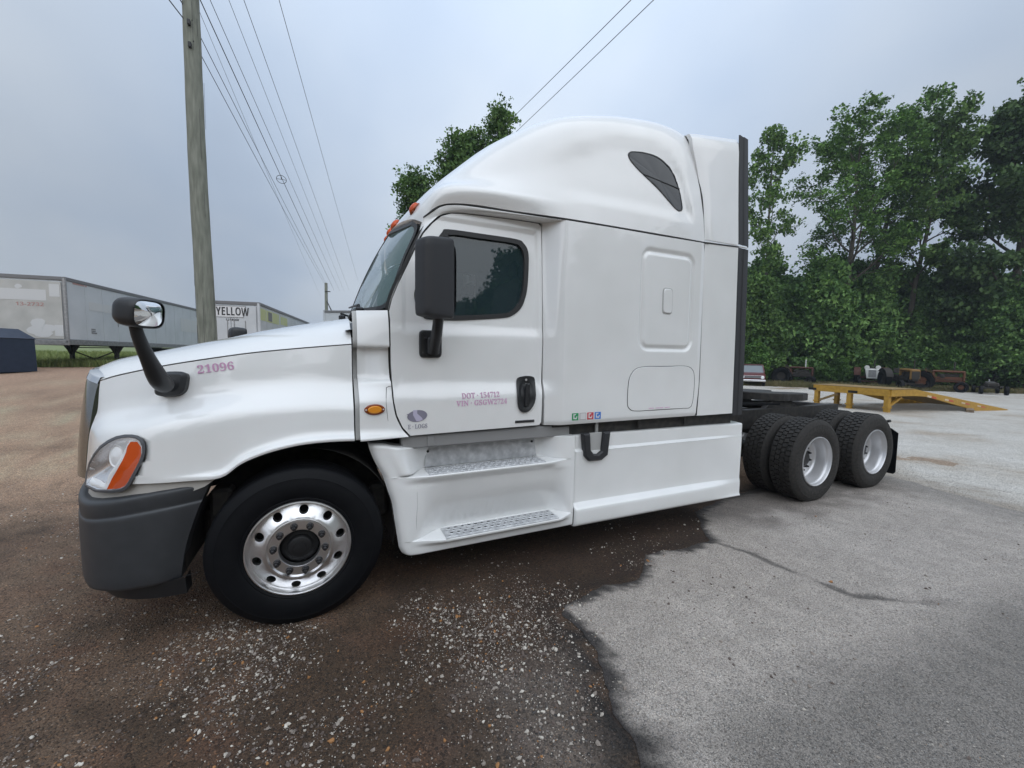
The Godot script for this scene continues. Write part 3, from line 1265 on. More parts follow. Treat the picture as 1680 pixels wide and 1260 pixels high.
func headlight(f: Node, s: float, _P: Array) -> void:
	var lamp := MB.new()
	var L := HEAD
	var c := Vector3.ZERO
	for p in L:
		c += p / L.size()
	var out := Vector3(-0.45, 0.12, 0.9).normalized()
	var grown := PackedVector3Array()
	var rim := PackedVector3Array()
	var back := PackedVector3Array()
	for p in L:
		var d := (p - c)
		grown.append(p + d.normalized() * 0.014 + out * 0.004)
		rim.append(p + out * 0.010)
		back.append(c + d * 0.96 + out * 0.007)
	var gask := MB.new()
	var g1 := fl(grown, s)
	var g2 := fl(rim, s)
	g1.append(g1[0])
	g2.append(g2[0])
	gask.grid([g1, g2], fp(c + out, s) - fp(c, s))
	gask.grid([g2, _closed(fl(back, s))], fp(c + out, s) - fp(c, s))
	var h := part("headlight", gask, M.grey_gasket, f)
	# the reflector: a dish hollowed behind the clear cover
	var P := []
	for q in 9:
		var k := q / 8.0
		var r := PackedVector3Array()
		for i in L.size() + 1:
			r.append(back[i % L.size()].lerp(c + Vector3(-0.03, 0.02, -0.02), minf(k, 0.99)) - out * (0.055 * sin(minf(k * 1.35, 1.0) * PI * 0.5) - 0.020 * k))
		P.append(r)
	lamp.grid(flip(P, s), fp(c + out, s) - fp(c, s), true)
	part("reflector", lamp, M.lamp_bowl, h)
	# amber side signal along the rear edge
	var A := PackedVector3Array()
	for p in HEAD_AMBER:
		A.append(p + out * 0.012)
	lamp = MB.new()
	fan(lamp, fl(A, s), fp(c + out, s) - fp(c, s), 0.004, 3)
	part("amber_signal", lamp, M.amber, h)
	# bright trim sweeping down beside it and along the foot of the lamp
	lamp = MB.new()
	var T := [PackedVector3Array(), PackedVector3Array(), PackedVector3Array()]
	var sweep := [HEAD_AMBER[0] + Vector3(0.02, 0.012, 0.01), HEAD_AMBER[13], HEAD_AMBER[12], HEAD_AMBER[11], HEAD_AMBER[10], HEAD_AMBER[9], Vector3(-0.985, 0.972, -0.145), Vector3(-1.045, 0.975, -0.205)]
	var toward := [Vector3(-0.02, 0.0, -0.005), Vector3(-0.022, 0.006, -0.004), Vector3(-0.024, 0.010, -0.006), Vector3(-0.026, 0.014, -0.008), Vector3(-0.028, 0.02, -0.010), Vector3(-0.022, 0.030, -0.016), Vector3(-0.010, 0.040, -0.014), Vector3(-0.004, 0.045, -0.010)]
	for k in 8:
		T[0].append(sweep[k] + out * 0.006)
		T[1].append(sweep[k] + toward[k] * 0.5 + out * 0.012)
		T[2].append(sweep[k] + toward[k] - out * 0.004)
	lamp.grid(flip([curve(T[0], 4), curve(T[1], 4), curve(T[2], 4)], s), fp(c + out, s) - fp(c, s))
	part("trim", lamp, M.lamp_white, h)
	# projector bowl
	lamp = MB.new()
	var z := fp(c + out, s) - fp(c, s)
	var x := Vector3.UP.cross(z).normalized()
	var B := Basis(x, z.cross(x), z)
	lamp.lathe(PackedVector2Array([Vector2(0.050, -0.03), Vector2(0.056, 0.004), Vector2(0.052, 0.010), Vector2(0.046, 0.006), Vector2(0.034, 0.012), Vector2(0.0, 0.018)]), fp(c + Vector3(-0.012, 0.035, 0.0) - out * 0.014, s), Basis(B.x * 0.72, B.y * 1.15, B.z), 24)
	part("projector", lamp, M.lamp_white, h)
	lamp = MB.new()
	fan(lamp, fl(rim, s), z, 0.016, 6)
	part("cover", lamp, M.clear_lens, h)


func _closed(L: PackedVector3Array) -> PackedVector3Array:
	var r := L.duplicate()
	r.append(r[0])
	return r


func hood(t: Node) -> void:
	var F := fender_net()
	var xc := [0.34, 0.19, 0.03, -0.10, -0.23, -0.34, -0.46, -0.64, -0.84, -1.01, -1.17, -1.27]
	var yc := [2.045, 2.017, 1.985, 1.957, 1.928, 1.901, 1.868, 1.822, 1.772, 1.73, 1.69, 1.645]
	var net := []
	var shape := [[0.0, 0.0], [0.06, 0.24], [0.14, 0.47], [0.26, 0.69], [0.45, 0.875], [0.72, 0.972], [1.0, 1.0]]
	for i in 12:
		var p: Vector3 = F[i][9]
		var row := []
		for sh in shape:
			var q: float = sh[0]
			row.append(Vector3(lerpf(p.x, xc[i], sin(q * PI * 0.5)), lerpf(p.y + 0.008, yc[i], sh[1]), lerpf(p.z, CZ, q)))
		for k in range(5, -1, -1):
			row.append(fp(row[k], -1.0))
		net.append(row)
	var Q := loft(net, 4, 5)
	var mb := MB.new()
	mb.grid(Q, Vector3.UP)
	var w: int = Q[0].size()
	mb.hem(column_of(Q, 0), Vector3(0, -0.012, -0.03), Vector3(0, 0, 1))
	mb.hem(column_of(Q, w - 1), Vector3(0, -0.012, 0.03), Vector3(0, 0, -1))
	mb.hem(Q[0], Vector3(0.0, -0.06, 0), Vector3.RIGHT)
	mb.hem(Q[Q.size() - 1], Vector3(-0.012, -0.075, 0), Vector3.LEFT)
	var h := part("hood", mb, M.white_paint, t)
	# dark seal in the joint between the hood and each fender
	for s in [1.0, -1.0]:
		mb = MB.new()
		var line := PackedVector3Array()
		for i in range(0, Q.size(), 3):
			line.append(fp((Q[i][0] as Vector3) + Vector3(0, -0.010, -0.006), s))
		mb.tube(line, PackedFloat32Array([0.0055]), 5)
		part("joint_seal", mb, M.seal, h)
	# cowl tray and grille under the windshield
	mb = MB.new()
	var rows := []
	for k in 21:
		var z := lerpf(-0.24, 2.0 * CZ + 0.24, k / 20.0)
		var e := 1.0 - absf(z - CZ) / 1.0
		rows.append(PackedVector3Array([Vector3(0.30, 1.90 + 0.07 * sst(0.0, 0.6, e), z), Vector3(0.46, 1.93 + 0.10 * sst(0.0, 0.6, e), z), Vector3(0.60, 2.0 + 0.06 * sst(0.0, 0.6, e), z)]))
	mb.grid(rows, Vector3.UP)
	part("cowl_tray", mb, M.black_plastic, t)


func front(t: Node) -> void:
	# grille: chrome surround with dark bars between the two fender fronts
	var plan := [[-1.125, -0.335], [-1.19, -0.42], [-1.245, -0.55], [-1.285, -0.75], [-1.31, -0.98], [-1.318, CZ]]
	var level := func(i: int, f: float) -> Vector3:
		var a: Array = plan[i]
		return Vector3(a[0] + 0.055 * f * f + 0.10 * maxf(0.0, f - 0.9), lerpf(0.985, 1.575 + 0.06 * sin(i / 5.0 * PI * 0.5), f), a[1] - 0.085 * f * (1.0 - i / 5.0))
	var net := []
	for i in 6:
		var row := []
		for f in [0.0, 0.15, 0.4, 0.7, 0.9, 1.0]:
			row.append(level.call(i, f))
		net.append(row)
	var full := net.duplicate()
	for i in range(4, -1, -1):
		var row := []
		for p in net[i]:
			row.append(fp(p, -1.0))
		full.append(row)
	var mb := MB.new()
	var P := loft(full, 4, 4)
	var inner := []
	for row in P:
		var r := PackedVector3Array()
		for p: Vector3 in row:
			r.append(p + Vector3(0.07, 0, 0))
		inner.append(r)
	mb.grid(inner, Vector3.LEFT)
	var g := part("grille", mb, M.black_plastic, t)
	for side in [1.0, -1.0]:
		mb = MB.new()
		var sub := []
		for k in 11:
			sub.append(fl(P[k], side))
		mb.grid(sub, Vector3(-0.6, 0, side))
		mb.hem(sub[10], Vector3(0.06, 0, 0), Vector3(0, 0, -side))
		mb.hem(sub[0], Vector3(0.05, 0, -0.02 * side), Vector3(0, 0, side))
		part("grille_surround", mb, M.ground_tinted_chrome, g)
	mb = MB.new()
	for k in range(8, P.size() - 8):
		pass
	var top := []
	for row in P:
		var r := PackedVector3Array()
		for j in range(17, row.size()):
			r.append(row[j] + Vector3(-0.004, 0.003, 0))
		r.append(row[row.size() - 1] + Vector3(0.05, 0.006, 0))
		r.append(row[row.size() - 1] + Vector3(0.14, 0.004, 0))
		top.append(r)
	mb.grid(top, Vector3(-1, 0.5, 0))
	part("grille_header", mb, M.chrome, g)
	for q in 8:
		mb = MB.new()
		var j := 1 + q * 2
		var line := PackedVector3Array()
		for k in range(10, P.size() - 10):
			line.append(P[k][j] + Vector3(0.015, 0, 0))
		mb.tube(line, PackedFloat32Array([0.014]), 6)
		part("grille_bar", mb, M.chrome, g)
	bumper(t)


func bumper(t: Node) -> void:
	var px := [-0.47, -0.60, -0.76, -0.92, -1.05, -1.145, -1.23, -1.30, -1.345, -1.36]
	var pz := [0.0, 0.0, -0.012, -0.05, -0.14, -0.29, -0.50, -0.74, -1.0, CZ]
	var ys := [0.415, 0.44, 0.62, 0.80, 0.855, 0.868, 0.90, 0.945, 0.965, 0.972, 0.965]
	var ins := [0.03, 0.006, 0.0, 0.0, 0.002, 0.012, 0.008, 0.006, 0.016, 0.05, 0.12]
	var net := []
	for i in 10:
		var nx := -sst(1.0, 9.0, i) * 0.9 if i > 1 else 0.0
		var nz := 1.0 - sst(3.0, 8.0, i)
		var row := []
		for j in 11:
			var sh: float = interp([0.415, 0.60, 0.80, 0.95], [-0.150, -0.122, -0.06, 0.0], ys[j]) * (1.0 - sst(0.0, 3.0, i))
			var drop: float = interp([0.0, 3.0, 9.0], [0.0, 0.0, 0.02], i) * (1.0 if j < 2 else 0.0)
			var zi: float = pz[i] - ins[j] * nz
			if i == 0:
				zi = pz[i] - 0.035 - ins[j]
			row.append(Vector3(px[i] + sh - ins[j] * nx, ys[j] + drop - lerpf(0.035, 0.082, clampf((ys[j] - 0.42) / 0.5, 0.0, 1.0)) * sst(0.0, 5.0, i), zi))
		net.append(row)
	var full := net.duplicate()
	for i in range(8, -1, -1):
		var row := []
		for p in net[i]:
			row.append(fp(p, -1.0))
		full.append(row)
	var P := loft(full, 5, 3)
	var mb := MB.new()
	mb.grid(P, Vector3(-1, 0.1, 0.0))
	for e in [0, P.size() - 1]:
		mb.hem(P[e], Vector3(0, 0, -0.12 if e == 0 else 0.12), Vector3.RIGHT)
	mb.hem(column_of(P, 0), Vector3(0.08, 0.01, 0), Vector3.DOWN)
	var b := part("bumper", mb, M.bumper_plastic, t)
	# black air dam below
	net = []
	for i in 10:
		var k := sst(0.0, 6.0, i)
		var row := []
		for j in 4:
			var y: float = lerpf(0.425 - 0.035 * k, lerpf(0.318, 0.325, k), j / 3.0)
			row.append(Vector3(px[i] - 0.125 * (1.0 - sst(0.0, 3.0, i)) + 0.03 * k + 0.02 * j * k, y, pz[i] - 0.022 - 0.008 * j))
		net.append(row)
	full = net.duplicate()
	for i in range(8, -1, -1):
		var row := []
		for p in net[i]:
			row.append(fp(p, -1.0))
		full.append(row)
	P = loft(full, 4, 2)
	mb = MB.new()
	mb.grid(P, Vector3(-1, 0, 0))
	for e in [0, P.size() - 1]:
		mb.hem(P[e], Vector3(0, 0, -0.10 if e == 0 else 0.10), Vector3.RIGHT)
	part("air_dam", mb, M.black_plastic, b)
	# filler panel between bumper and fender
	mb = MB.new()
	for s in [1.0, -1.0]:
		var rows := []
		for k in 8:
			var x: float = [-0.465, -0.53, -0.62, -0.74, -0.87, -0.97, -1.06, -1.12][k]
			var z: float = [-0.02, -0.02, -0.022, -0.04, -0.10, -0.17, -0.27, -0.38][k]
			rows.append(PackedVector3Array([fp(Vector3(x - 0.02, (0.952 if k == 0 else 0.935) - 0.08 * sst(0.0, 6.0, k), z), s), fp(Vector3(x + (0.06 if k == 0 else 0.0), 1.008, z - 0.006), s)]))
		mb.grid(rows, Vector3(-0.2, 0, s))
	part("filler_panel", mb, M.filler, b)


func windshield(t: Node) -> void:
	var lo := [Vector3(0.592, 2.052, -0.20), Vector3(0.50, 2.055, -0.34), Vector3(0.435, 2.062, -0.52), Vector3(0.39, 2.072, -0.76), Vector3(0.368, 2.08, -1.0), Vector3(0.36, 2.083, CZ)]
	var hi := [Vector3(0.826, 2.69, -0.215), Vector3(0.782, 2.742, -0.36), Vector3(0.748, 2.778, -0.54), Vector3(0.722, 2.803, -0.78), Vector3(0.708, 2.816, -1.0), Vector3(0.703, 2.82, CZ)]
	var net := []
	for i in 6:
		var row := []
		for f in [0.0, 0.33, 0.67, 1.0]:
			row.append(lo[i].lerp(hi[i], f) + Vector3(-0.02, 0.012, 0.006) * sin(f * PI))
		net.append(row)
	for i in range(4, -1, -1):
		var row := []
		for p in net[i]:
			row.append(fp(p, -1.0))
		net.append(row)
	var P := loft(net, 6, 8)
	var nu := P.size() - 1
	var nv: int = P[0].size() - 1
	var sample := func(u: float, v: float) -> Vector3:
		var a := clampf(u, 0.0, 1.0) * nu
		var b := clampf(v, 0.0, 1.0) * nv
		var i := mini(int(a), nu - 1)
		var j := mini(int(b), nv - 1)
		return (P[i][j] as Vector3).lerp(P[i + 1][j], a - i).lerp((P[i][j + 1] as Vector3).lerp(P[i + 1][j + 1], a - i), b - j)
	# rounded outline in the glass's own coordinates
	var outline := func(inset: float) -> PackedVector2Array:
		var r := PackedVector2Array()
		var rad := Vector2(0.085, 0.20)
		var il := Vector2(inset, inset * 2.6)
		for c in [[1.0, 1.0, 0.0], [0.0, 1.0, 0.25], [0.0, 0.0, 0.5], [1.0, 0.0, 0.75]]:
			for k in 9:
				var a: float = TAU * (c[2] + 0.25 * k / 8.0)
				var m := Vector2(lerpf(rad.x, 1.0 - rad.x, c[0]), lerpf(rad.y, 1.0 - rad.y, c[1]))
				r.append(m + Vector2(cos(a), sin(a)) * (rad - il))
		var d := PackedVector2Array()
		for k in r.size():
			for q in 3:
				d.append(r[k].lerp(r[(k + 1) % r.size()], q / 3.0))
		return d
	var O: PackedVector2Array = outline.call(0.0)
	var I: PackedVector2Array = outline.call(0.024)
	var out := Vector3(-0.8, 0.6, 0).normalized()
	var rows := [PackedVector3Array(), PackedVector3Array(), PackedVector3Array(), PackedVector3Array()]
	var gl := PackedVector3Array()
	for k in O.size() + 1:
		var o: Vector3 = sample.call(O[k % O.size()].x, O[k % O.size()].y)
		var i: Vector3 = sample.call(I[k % I.size()].x, I[k % I.size()].y)
		var side := Vector3(-0.5, 0.35, clampf((o.z - CZ) * 1.2, -1.0, 1.0) * 0.8).normalized()
		rows[0].append(o - side * 0.015)
		rows[1].append(o + side * 0.012)
		rows[2].append(i + side * 0.010)
		rows[3].append(i - side * 0.006)
		gl.append(i + side * 0.001)
	var mb := MB.new()
	for k in 3:
		mb.grid([rows[k], rows[k + 1]], out)
	var seal := part("windshield", mb, M.seal, t)
	mb = MB.new()
	var G := []
	for q in 15:
		var f := q / 14.0
		var r := PackedVector3Array()
		for k in I.size() + 1:
			var a := I[k % I.size()]
			var b := Vector2(lerpf(0.12, 0.88, a.x), 0.5)
			var uv := a.lerp(b, minf(f, 1.0))
			r.append(sample.call(uv.x, uv.y))
		G.append(r)
	mb.grid(G, out, true)
	part("glass", mb, M.windshield_glass, seal)
	mb = MB.new()
	var L := PackedVector3Array()
	for q in 12:
		L.append(sample.call(0.40, lerpf(0.03, 0.97, q / 11.0)) + out * 0.002)
	mb.tube(L, PackedFloat32Array([0.004]), 5)
	part("centre_strip", mb, M.seal, seal)
	for w in [[0.16, 0.46], [0.60, 0.88]]:
		mb = MB.new()
		var a: Vector3 = sample.call(w[0], 0.02)
		var b: Vector3 = sample.call(w[1], 0.10)
		mb.tube(PackedVector3Array([a + Vector3(-0.05, -0.01, 0), a + Vector3(-0.06, 0.035, 0), a.lerp(b, 0.5) + out * 0.045, b + out * 0.02]), PackedFloat32Array([0.014, 0.012, 0.009, 0.006]), 6, true)
		mb.box(a + Vector3(-0.055, -0.005, 0), Vector3(0.06, 0.05, 0.07), Basis(), 0.01)
		part("wiper", mb, M.black_plastic, t)
	# A pillar, header and drip rail: white frame round each door
	for s in [1.0, -1.0]:
		var inner := PackedVector3Array()
		var outer := PackedVector3Array()
		var mid := PackedVector3Array()
		var dx := [0.576, 0.598, 0.637, 0.715, 0.769, 0.827, 0.895, 0.959, 1.033, 1.127, 1.323, 1.583, 1.771, 1.80, 1.87, 1.935]
		var dy := [2.039, 2.124, 2.221, 2.382, 2.500, 2.612, 2.696, 2.754, 2.784, 2.797, 2.807, 2.816, 2.818, 2.818, 2.820, 2.824]
		for k in dx.size():
			var d := Vector3(dx[k], dy[k] + 0.004, (zdoor(0, dy[k]) if k < 13 else zsleeper(dx[k], dy[k])) - 0.004) + Vector3(-0.006, 0.003, 0) * (1.0 if k < 8 else 0.0)
			inner.append(d)
			if k < 6:
				var f: float = clampf((dy[k] - 2.03) / 0.655, 0.0, 1.0)
				var g: Vector3 = lo[0].lerp(hi[0], f) + Vector3(0.004, 0, 0.004)
				outer.append(g)
				mid.append(d.lerp(g, 0.5) + Vector3(-0.002, 0, 0.006))
			else:
				var x: float = dx[k] - (0.055 if k == 6 else 0.03 if k == 7 else 0.015 if k == 8 else 0.0)
				var top := Vector3(x, yseam(x) - 0.007, zseam(x) - 0.002)
				outer.append(top)
				mid.append(Vector3(lerpf(d.x, x, 0.5), lerpf(d.y, top.y, 0.18), top.z + 0.003))
		mb = MB.new()
		mb.grid(flip([curve(inner, 4), curve(mid, 4), curve(outer, 4)], s), Vector3(0, 0, s))
		part("door_frame", mb, M.white_paint, t)
		# dark backing behind the joints
		mb = MB.new()
		var back := PackedVector3Array()
		var front_ := PackedVector3Array()
		for k in dx.size():
			back.append(inner[k] + Vector3(0.03, -0.03, -0.03))
			front_.append(inner[k] + Vector3(-0.015, 0.015, -0.03))
		mb.grid(flip([curve(back, 3), curve(front_, 3)], s), Vector3(0, 0, s))
		part("door_seal", mb, M.seal, t)


func door(t: Node, s: float) -> void:
	var c := Vector2(1.22, 2.30)
	var zf := func(x: float, y: float) -> float:
		# a shallow hollow round the window
		return zdoor(x, y) - 0.012 * sst(1.86, 1.98, y) * (1.0 - sst(0.03, 0.07, maxf(maxf(0.73 - x, x - 1.70), y - 2.69)))
	var outline := PackedVector2Array()
	for p in DOOR:
		outline.append(c + (p - c) * (1.0 - 0.004))
	var seal_ := rounded(SEAL, 4)
	var glass_ := rounded(GLASS, 4)
	var mb := MB.new()
	ring(mb, outline, seal_, c, zf, 44, s, 0.03, 0.03)
	var d := part("door", mb, M.white_paint, t)
	mb = MB.new()
	ring(mb, seal_, glass_, c, func(x: float, y: float) -> float: return zdoor(x, y) - 0.006, 3, s, 0.0, 0.03)
	part("window_seal", mb, M.seal, d)
	mb = MB.new()
	ring(mb, glass_, PackedVector2Array(), c, func(x: float, y: float) -> float: return zdoor(x, y) - 0.028, 3, s, 0.0, 0.0)
	part("window_glass", mb, M.tinted_glass, d)
	mb = MB.new()
	mb.bar(fp(Vector3(0.99, 2.03, -0.125), s), fp(Vector3(1.005, 2.64, -0.155), s), 0.02, 0.03)
	part("vent_bar", mb, M.seal, d)
	# inner trim, so that the cab is closed
	mb = MB.new()
	ring(mb, outline, seal_, c, func(x: float, y: float) -> float: return zdoor(x, y) - 0.07, 4, s, 0.0, 0.0)
	part("door_trim", mb, M.cab_trim, d)
	var B := Basis(Vector3(1, 0, 0), Vector3(0, 1, 0), Vector3(0, 0, s))
	# recessed handle
	var hl := rounded(loop2([1.552,1.515, 1.566,1.560, 1.62,1.575, 1.685,1.573, 1.716,1.549, 1.712,1.461, 1.699,1.363, 1.655,1.300, 1.601,1.286, 1.562,1.314, 1.545,1.393]), 3)
	mb = MB.new()
	ring(mb, hl, PackedVector2Array(), Vector2(1.63, 1.43), func(x: float, y: float) -> float:
		var e: float = Vector2((x - 1.632) / 0.085, (y - 1.43) / 0.145).length()
		return zdoor(x, y) + 0.016 - 0.012 * (1.0 - sst(0.55, 0.92, e)), 10, s, 0.012, 0.0)
	var h := part("door_handle", mb, M.black_plastic, d)
	mb = MB.new()
	mb.box(fp(Vector3(1.632, 1.425, -0.038), s), Vector3(0.036, 0.19, 0.03), Basis(Vector3(0, 0, 1), -0.06 * s), 0.009)
	part("pull", mb, M.black_plastic, h)
	mb = MB.new()
	mb.lathe(PackedVector2Array([Vector2(0.010, 0), Vector2(0.010, 0.006), Vector2(0, 0.007)]), fp(Vector3(1.637, 1.545, zdoor(0, 1.545) + 0.010), s), B, 12)
	part("lock", mb, M.silver_wheel, h)
	# badge under the handle
	mb = MB.new()
	mb.box(fp(Vector3(1.617, 1.2115, zdoor(0, 1.21) + 0.002), s), Vector3(0.172, 0.021, 0.008), Basis(), 0.002)
	var bd := part("badge", mb, M.badge_grey, d)
	mb = MB.new()
	for k in 9:
		mb.box(fp(Vector3(1.548 + 0.0173 * k, 1.2115, zdoor(0, 1.21) + 0.007), s), Vector3(0.011, 0.010, 0.003))
	part("embossing", mb, M.nut_steel, bd)
	# steel sill below the door
	mb = MB.new()
	mb.box(fp(Vector3(1.36, 1.105, -0.13), s), Vector3(1.42, 0.10, 0.10), Basis(), 0.012)
	mb.box(fp(Vector3(0.86, 1.105, -0.075), s), Vector3(0.05, 0.07, 0.012), Basis(), 0.002)
	part("sill", mb, M.sill_grey, t)
	if s > 0.0:
		var zd := func(x: float, y: float) -> float: return zdoor(x, y)
		lettering("DOT · 154712", "Droid Serif", 0.0405, 700, Vector2(1.090, 1.411), Vector2(0.9998, 0.02), zd, M.pink_lettering, d, "lettering", 0.86, 0.003)
		lettering("VIN · GSGW2724", "Droid Serif", 0.0405, 700, Vector2(1.047, 1.355), Vector2(0.9998, 0.02), zd, M.pink_lettering, d, "lettering", 0.90, 0.003)
		lettering("E · LOGS", "Droid Serif", 0.031, 700, Vector2(0.692, 1.208), Vector2(0.9998, 0.015), zd, M.mauve_print, d, "lettering", 0.76, 0.003)
		emblem(d)


func emblem(d: Node) -> void:
	var z := zdoor(0, 1.3) + 0.002
	var o := PackedVector2Array()
	for k in 40:
		var a := TAU * k / 40.0
		o.append(Vector2(0.758 + cos(a) * 0.071, 1.300 + sin(a) * 0.042 + cos(a) * 0.004))
	var mb := MB.new()
	mb.slab(o, 0.001, Vector3(0, 0, z), Basis(), 0.0)
	for k in 3:
		mb.slab(loop2([0.684 + 0.004 * k, 1.316 - 0.011 * k, 0.701, 1.318 - 0.011 * k, 0.701, 1.312 - 0.011 * k, 0.685 + 0.004 * k, 1.311 - 0.011 * k]), 0.001, Vector3(0, 0, z), Basis(), 0.0)
	var e := part("emblem", mb, M.mauve_print, d)
	mb = MB.new()
	# a slanting outline of a region across the oval
	mb.slab(loop2([0.728,1.343, 0.757,1.343, 0.757,1.318, 0.786,1.290, 0.797,1.274, 0.776,1.262, 0.752,1.262, 0.742,1.280, 0.728,1.308]), 0.0012, Vector3(0, 0, z + 0.0005), Basis(), 0.0)
	part("emblem_map", mb, M.lavender_print, e)


func sleeper(t: Node, s: float) -> void:
	var mb := MB.new()
	var xs := PackedFloat32Array()
	for k in 12:
		xs.append(lerpf(1.80, 1.93, k / 11.0))
	xs.append_array([1.937, 1.945, 1.96])
	var x := 2.0
	while x < 3.50:
		xs.append(x)
		x += 0.05 if x < 2.66 else 0.0125
	var rows := []
	for k in 133:
		var f := k / 132.0
		var r := PackedVector3Array()
		for j in xs.size():
			var top := yseam(xs[j]) - 0.008
			var y := lerpf(1.168, top, f)
			var e := xs[j] + (0.028 * sst(2.0, 3.5, xs[j]) * sst(1.15, 1.5, y)) - 0.02 * sst(2.5, 3.5, xs[j]) * sst(2.7, 2.9, y)
			r.append(Vector3(e, y, zsleeper(e, y)))
		rows.append(r)
	rows = flip(rows, s)
	mb.grid(rows, Vector3(0, 0, s))
	mb.hem(rows[0], Vector3(0, 0.0, -0.05 * s), Vector3.DOWN)
	mb.hem(rows[rows.size() - 1], Vector3(0, 0, -0.04 * s), Vector3.UP)
	mb.hem(column_of(rows, 0), Vector3(0, 0, -0.05 * s), Vector3.LEFT)
	mb.hem(column_of(rows, xs.size() - 1), Vector3(0, 0, -0.05 * s), Vector3.RIGHT)
	var p := part("sleeper_side", mb, M.white_paint, t)
	var B := Basis(Vector3(1, 0, 0), Vector3(0, 1, 0), Vector3(0, 0, s))
	# luggage door with its rubber joint
	var bd := rounded(loop2([2.618,1.312, 2.616,1.444, 2.632,1.555, 2.696,1.632, 2.809,1.656, 3.0,1.659, 3.123,1.660, 3.296,1.662, 3.392,1.642, 3.440,1.579, 3.447,1.423, 3.418,1.262, 3.30,1.247, 3.223,1.246, 2.85,1.246, 2.698,1.250, 2.645,1.270]), 3)
	var sm := PackedVector2Array()
	var c := Vector2(3.03, 1.45)
	for q in bd:
		sm.append(q - (q - c).normalized() * 0.006)
	mb = MB.new()
	mb.slab(bd, 0.0022, fp(Vector3(0, 0, -0.001), s), B, 0.0)
	var ld := part("luggage_door", mb, M.seal, p)
	mb = MB.new()
	mb.slab(sm, 0.0045, fp(Vector3(0, 0, -0.001), s), B, 0.0025)
	part("door_skin", mb, M.white_paint, ld)
	if s > 0.0:
		mb = MB.new()
		for k in 16:
			if k != 4 and k != 11:
				mb.box(Vector3(2.875 + 0.0165 * k, 1.268, 0.004), Vector3(0.011, 0.008, 0.0012))
		part("fine_print", mb, M.pink_lettering, ld)
	# latch
	mb = MB.new()
	var lt := PackedVector2Array()
	var lt2 := PackedVector2Array()
	for k in 32:
		var a := TAU * k / 32.0
		var q := Vector2(signf(cos(a)) * pow(absf(cos(a)), 0.45) * 0.064, signf(sin(a)) * pow(absf(sin(a)), 0.3) * 0.122)
		lt.append(Vector2(3.053, 2.26) + q)
		lt2.append(Vector2(3.053, 2.26) + q * Vector2(0.84, 0.91))
	mb.slab(lt, 0.004, fp(Vector3(0, 0, -0.001), s), B, 0.003)
	var la := part("latch", mb, M.grey_paint, p)
	mb = MB.new()
	mb.slab(lt2, 0.010, fp(Vector3(0, 0, 0.0015), s), B, 0.005)
	part("latch_cover", mb, M.white_paint, la)
	if s > 0.0:
		var cols := ["sticker_green", "sticker_white", "sticker_red", "sticker_blue"]
		for k in 4:
			var x0 := 2.066 + 0.077 * k
			mb = MB.new()
			mb.box(Vector3(x0, 1.232, 0.001), Vector3(0.064, 0.060, 0.003))
			var st := part("sticker", mb, M.sticker_outline if k == 1 else M[cols[k]], p)
			mb = MB.new()
			if k == 1:
				mb.box(Vector3(x0, 1.232, 0.0028), Vector3(0.056, 0.052, 0.0012))
			else:
				mb.slab(loop2([-0.020, -0.018, 0.012, -0.022, 0.020, 0.0, 0.012, 0.004, 0.008, -0.010, -0.010, -0.008, -0.010, 0.012, 0.006, 0.016, 0.006, 0.024, -0.020, 0.022]), 0.0012, Vector3(x0, 1.232, 0.0024), Basis(), 0.0)
			part("print", mb, M.sticker_white, st)
	# fairing behind the sleeper and its black rubber edge
	var names := ["side_fairing", "upper_fairing"]
	for k in 2:
		mb = MB.new()
		rows = []
		var ys := [1.165, 1.20, 2.0, 2.80, 2.868] if k == 0 else [2.884, 2.92, 3.3, 3.6, 3.80, 3.90, 3.955, 3.985, 4.0, 4.01]
		for y: float in ys:
			var r := PackedVector3Array()
			var a: float = interp([1.165, 1.5, 2.86, 2.98, 3.12, 3.36, 3.80, 4.0], [3.518, 3.535, 3.522, 3.508, 3.492, 3.457, 3.347, 3.325], y)
			var b: float = interp([1.165, 1.66, 2.88, 3.49, 3.99], [4.024, 4.02, 3.99, 3.968, 3.968], y)
			for q in 9:
				var f := q / 8.0
				var z := -0.006 - 0.012 * (1.0 - sst(0.0, 0.08, f)) - 0.03 * maxf(0.0, y - 2.9)
				if k == 1:
					z -= 0.03 * sst(3.88, 3.97, y) + 0.30 * sst(3.965, 4.01, y)
				r.append(Vector3(lerpf(a, b, f), y - (lerpf(0.105, 0.02, f) * sst(3.3, 3.97, y) if k == 1 else 0.0), z))
			rows.append(r)
		rows = flip(rows, s)
		mb.grid(rows, Vector3(0, 0, s))
		mb.hem(column_of(rows, 8), Vector3(0, 0, -0.02 * s), Vector3.RIGHT)
		mb.hem(column_of(rows, 0), Vector3(0, 0, -0.04 * s), Vector3.LEFT)
		mb.hem(rows[0], Vector3(0, 0, -0.03 * s), Vector3.DOWN)
		mb.hem(rows[rows.size() - 1], Vector3(0, 0, -0.03 * s), Vector3.UP)
		var fr := part(names[k], mb, M.white_paint, t)
		mb = MB.new()
		rows = []
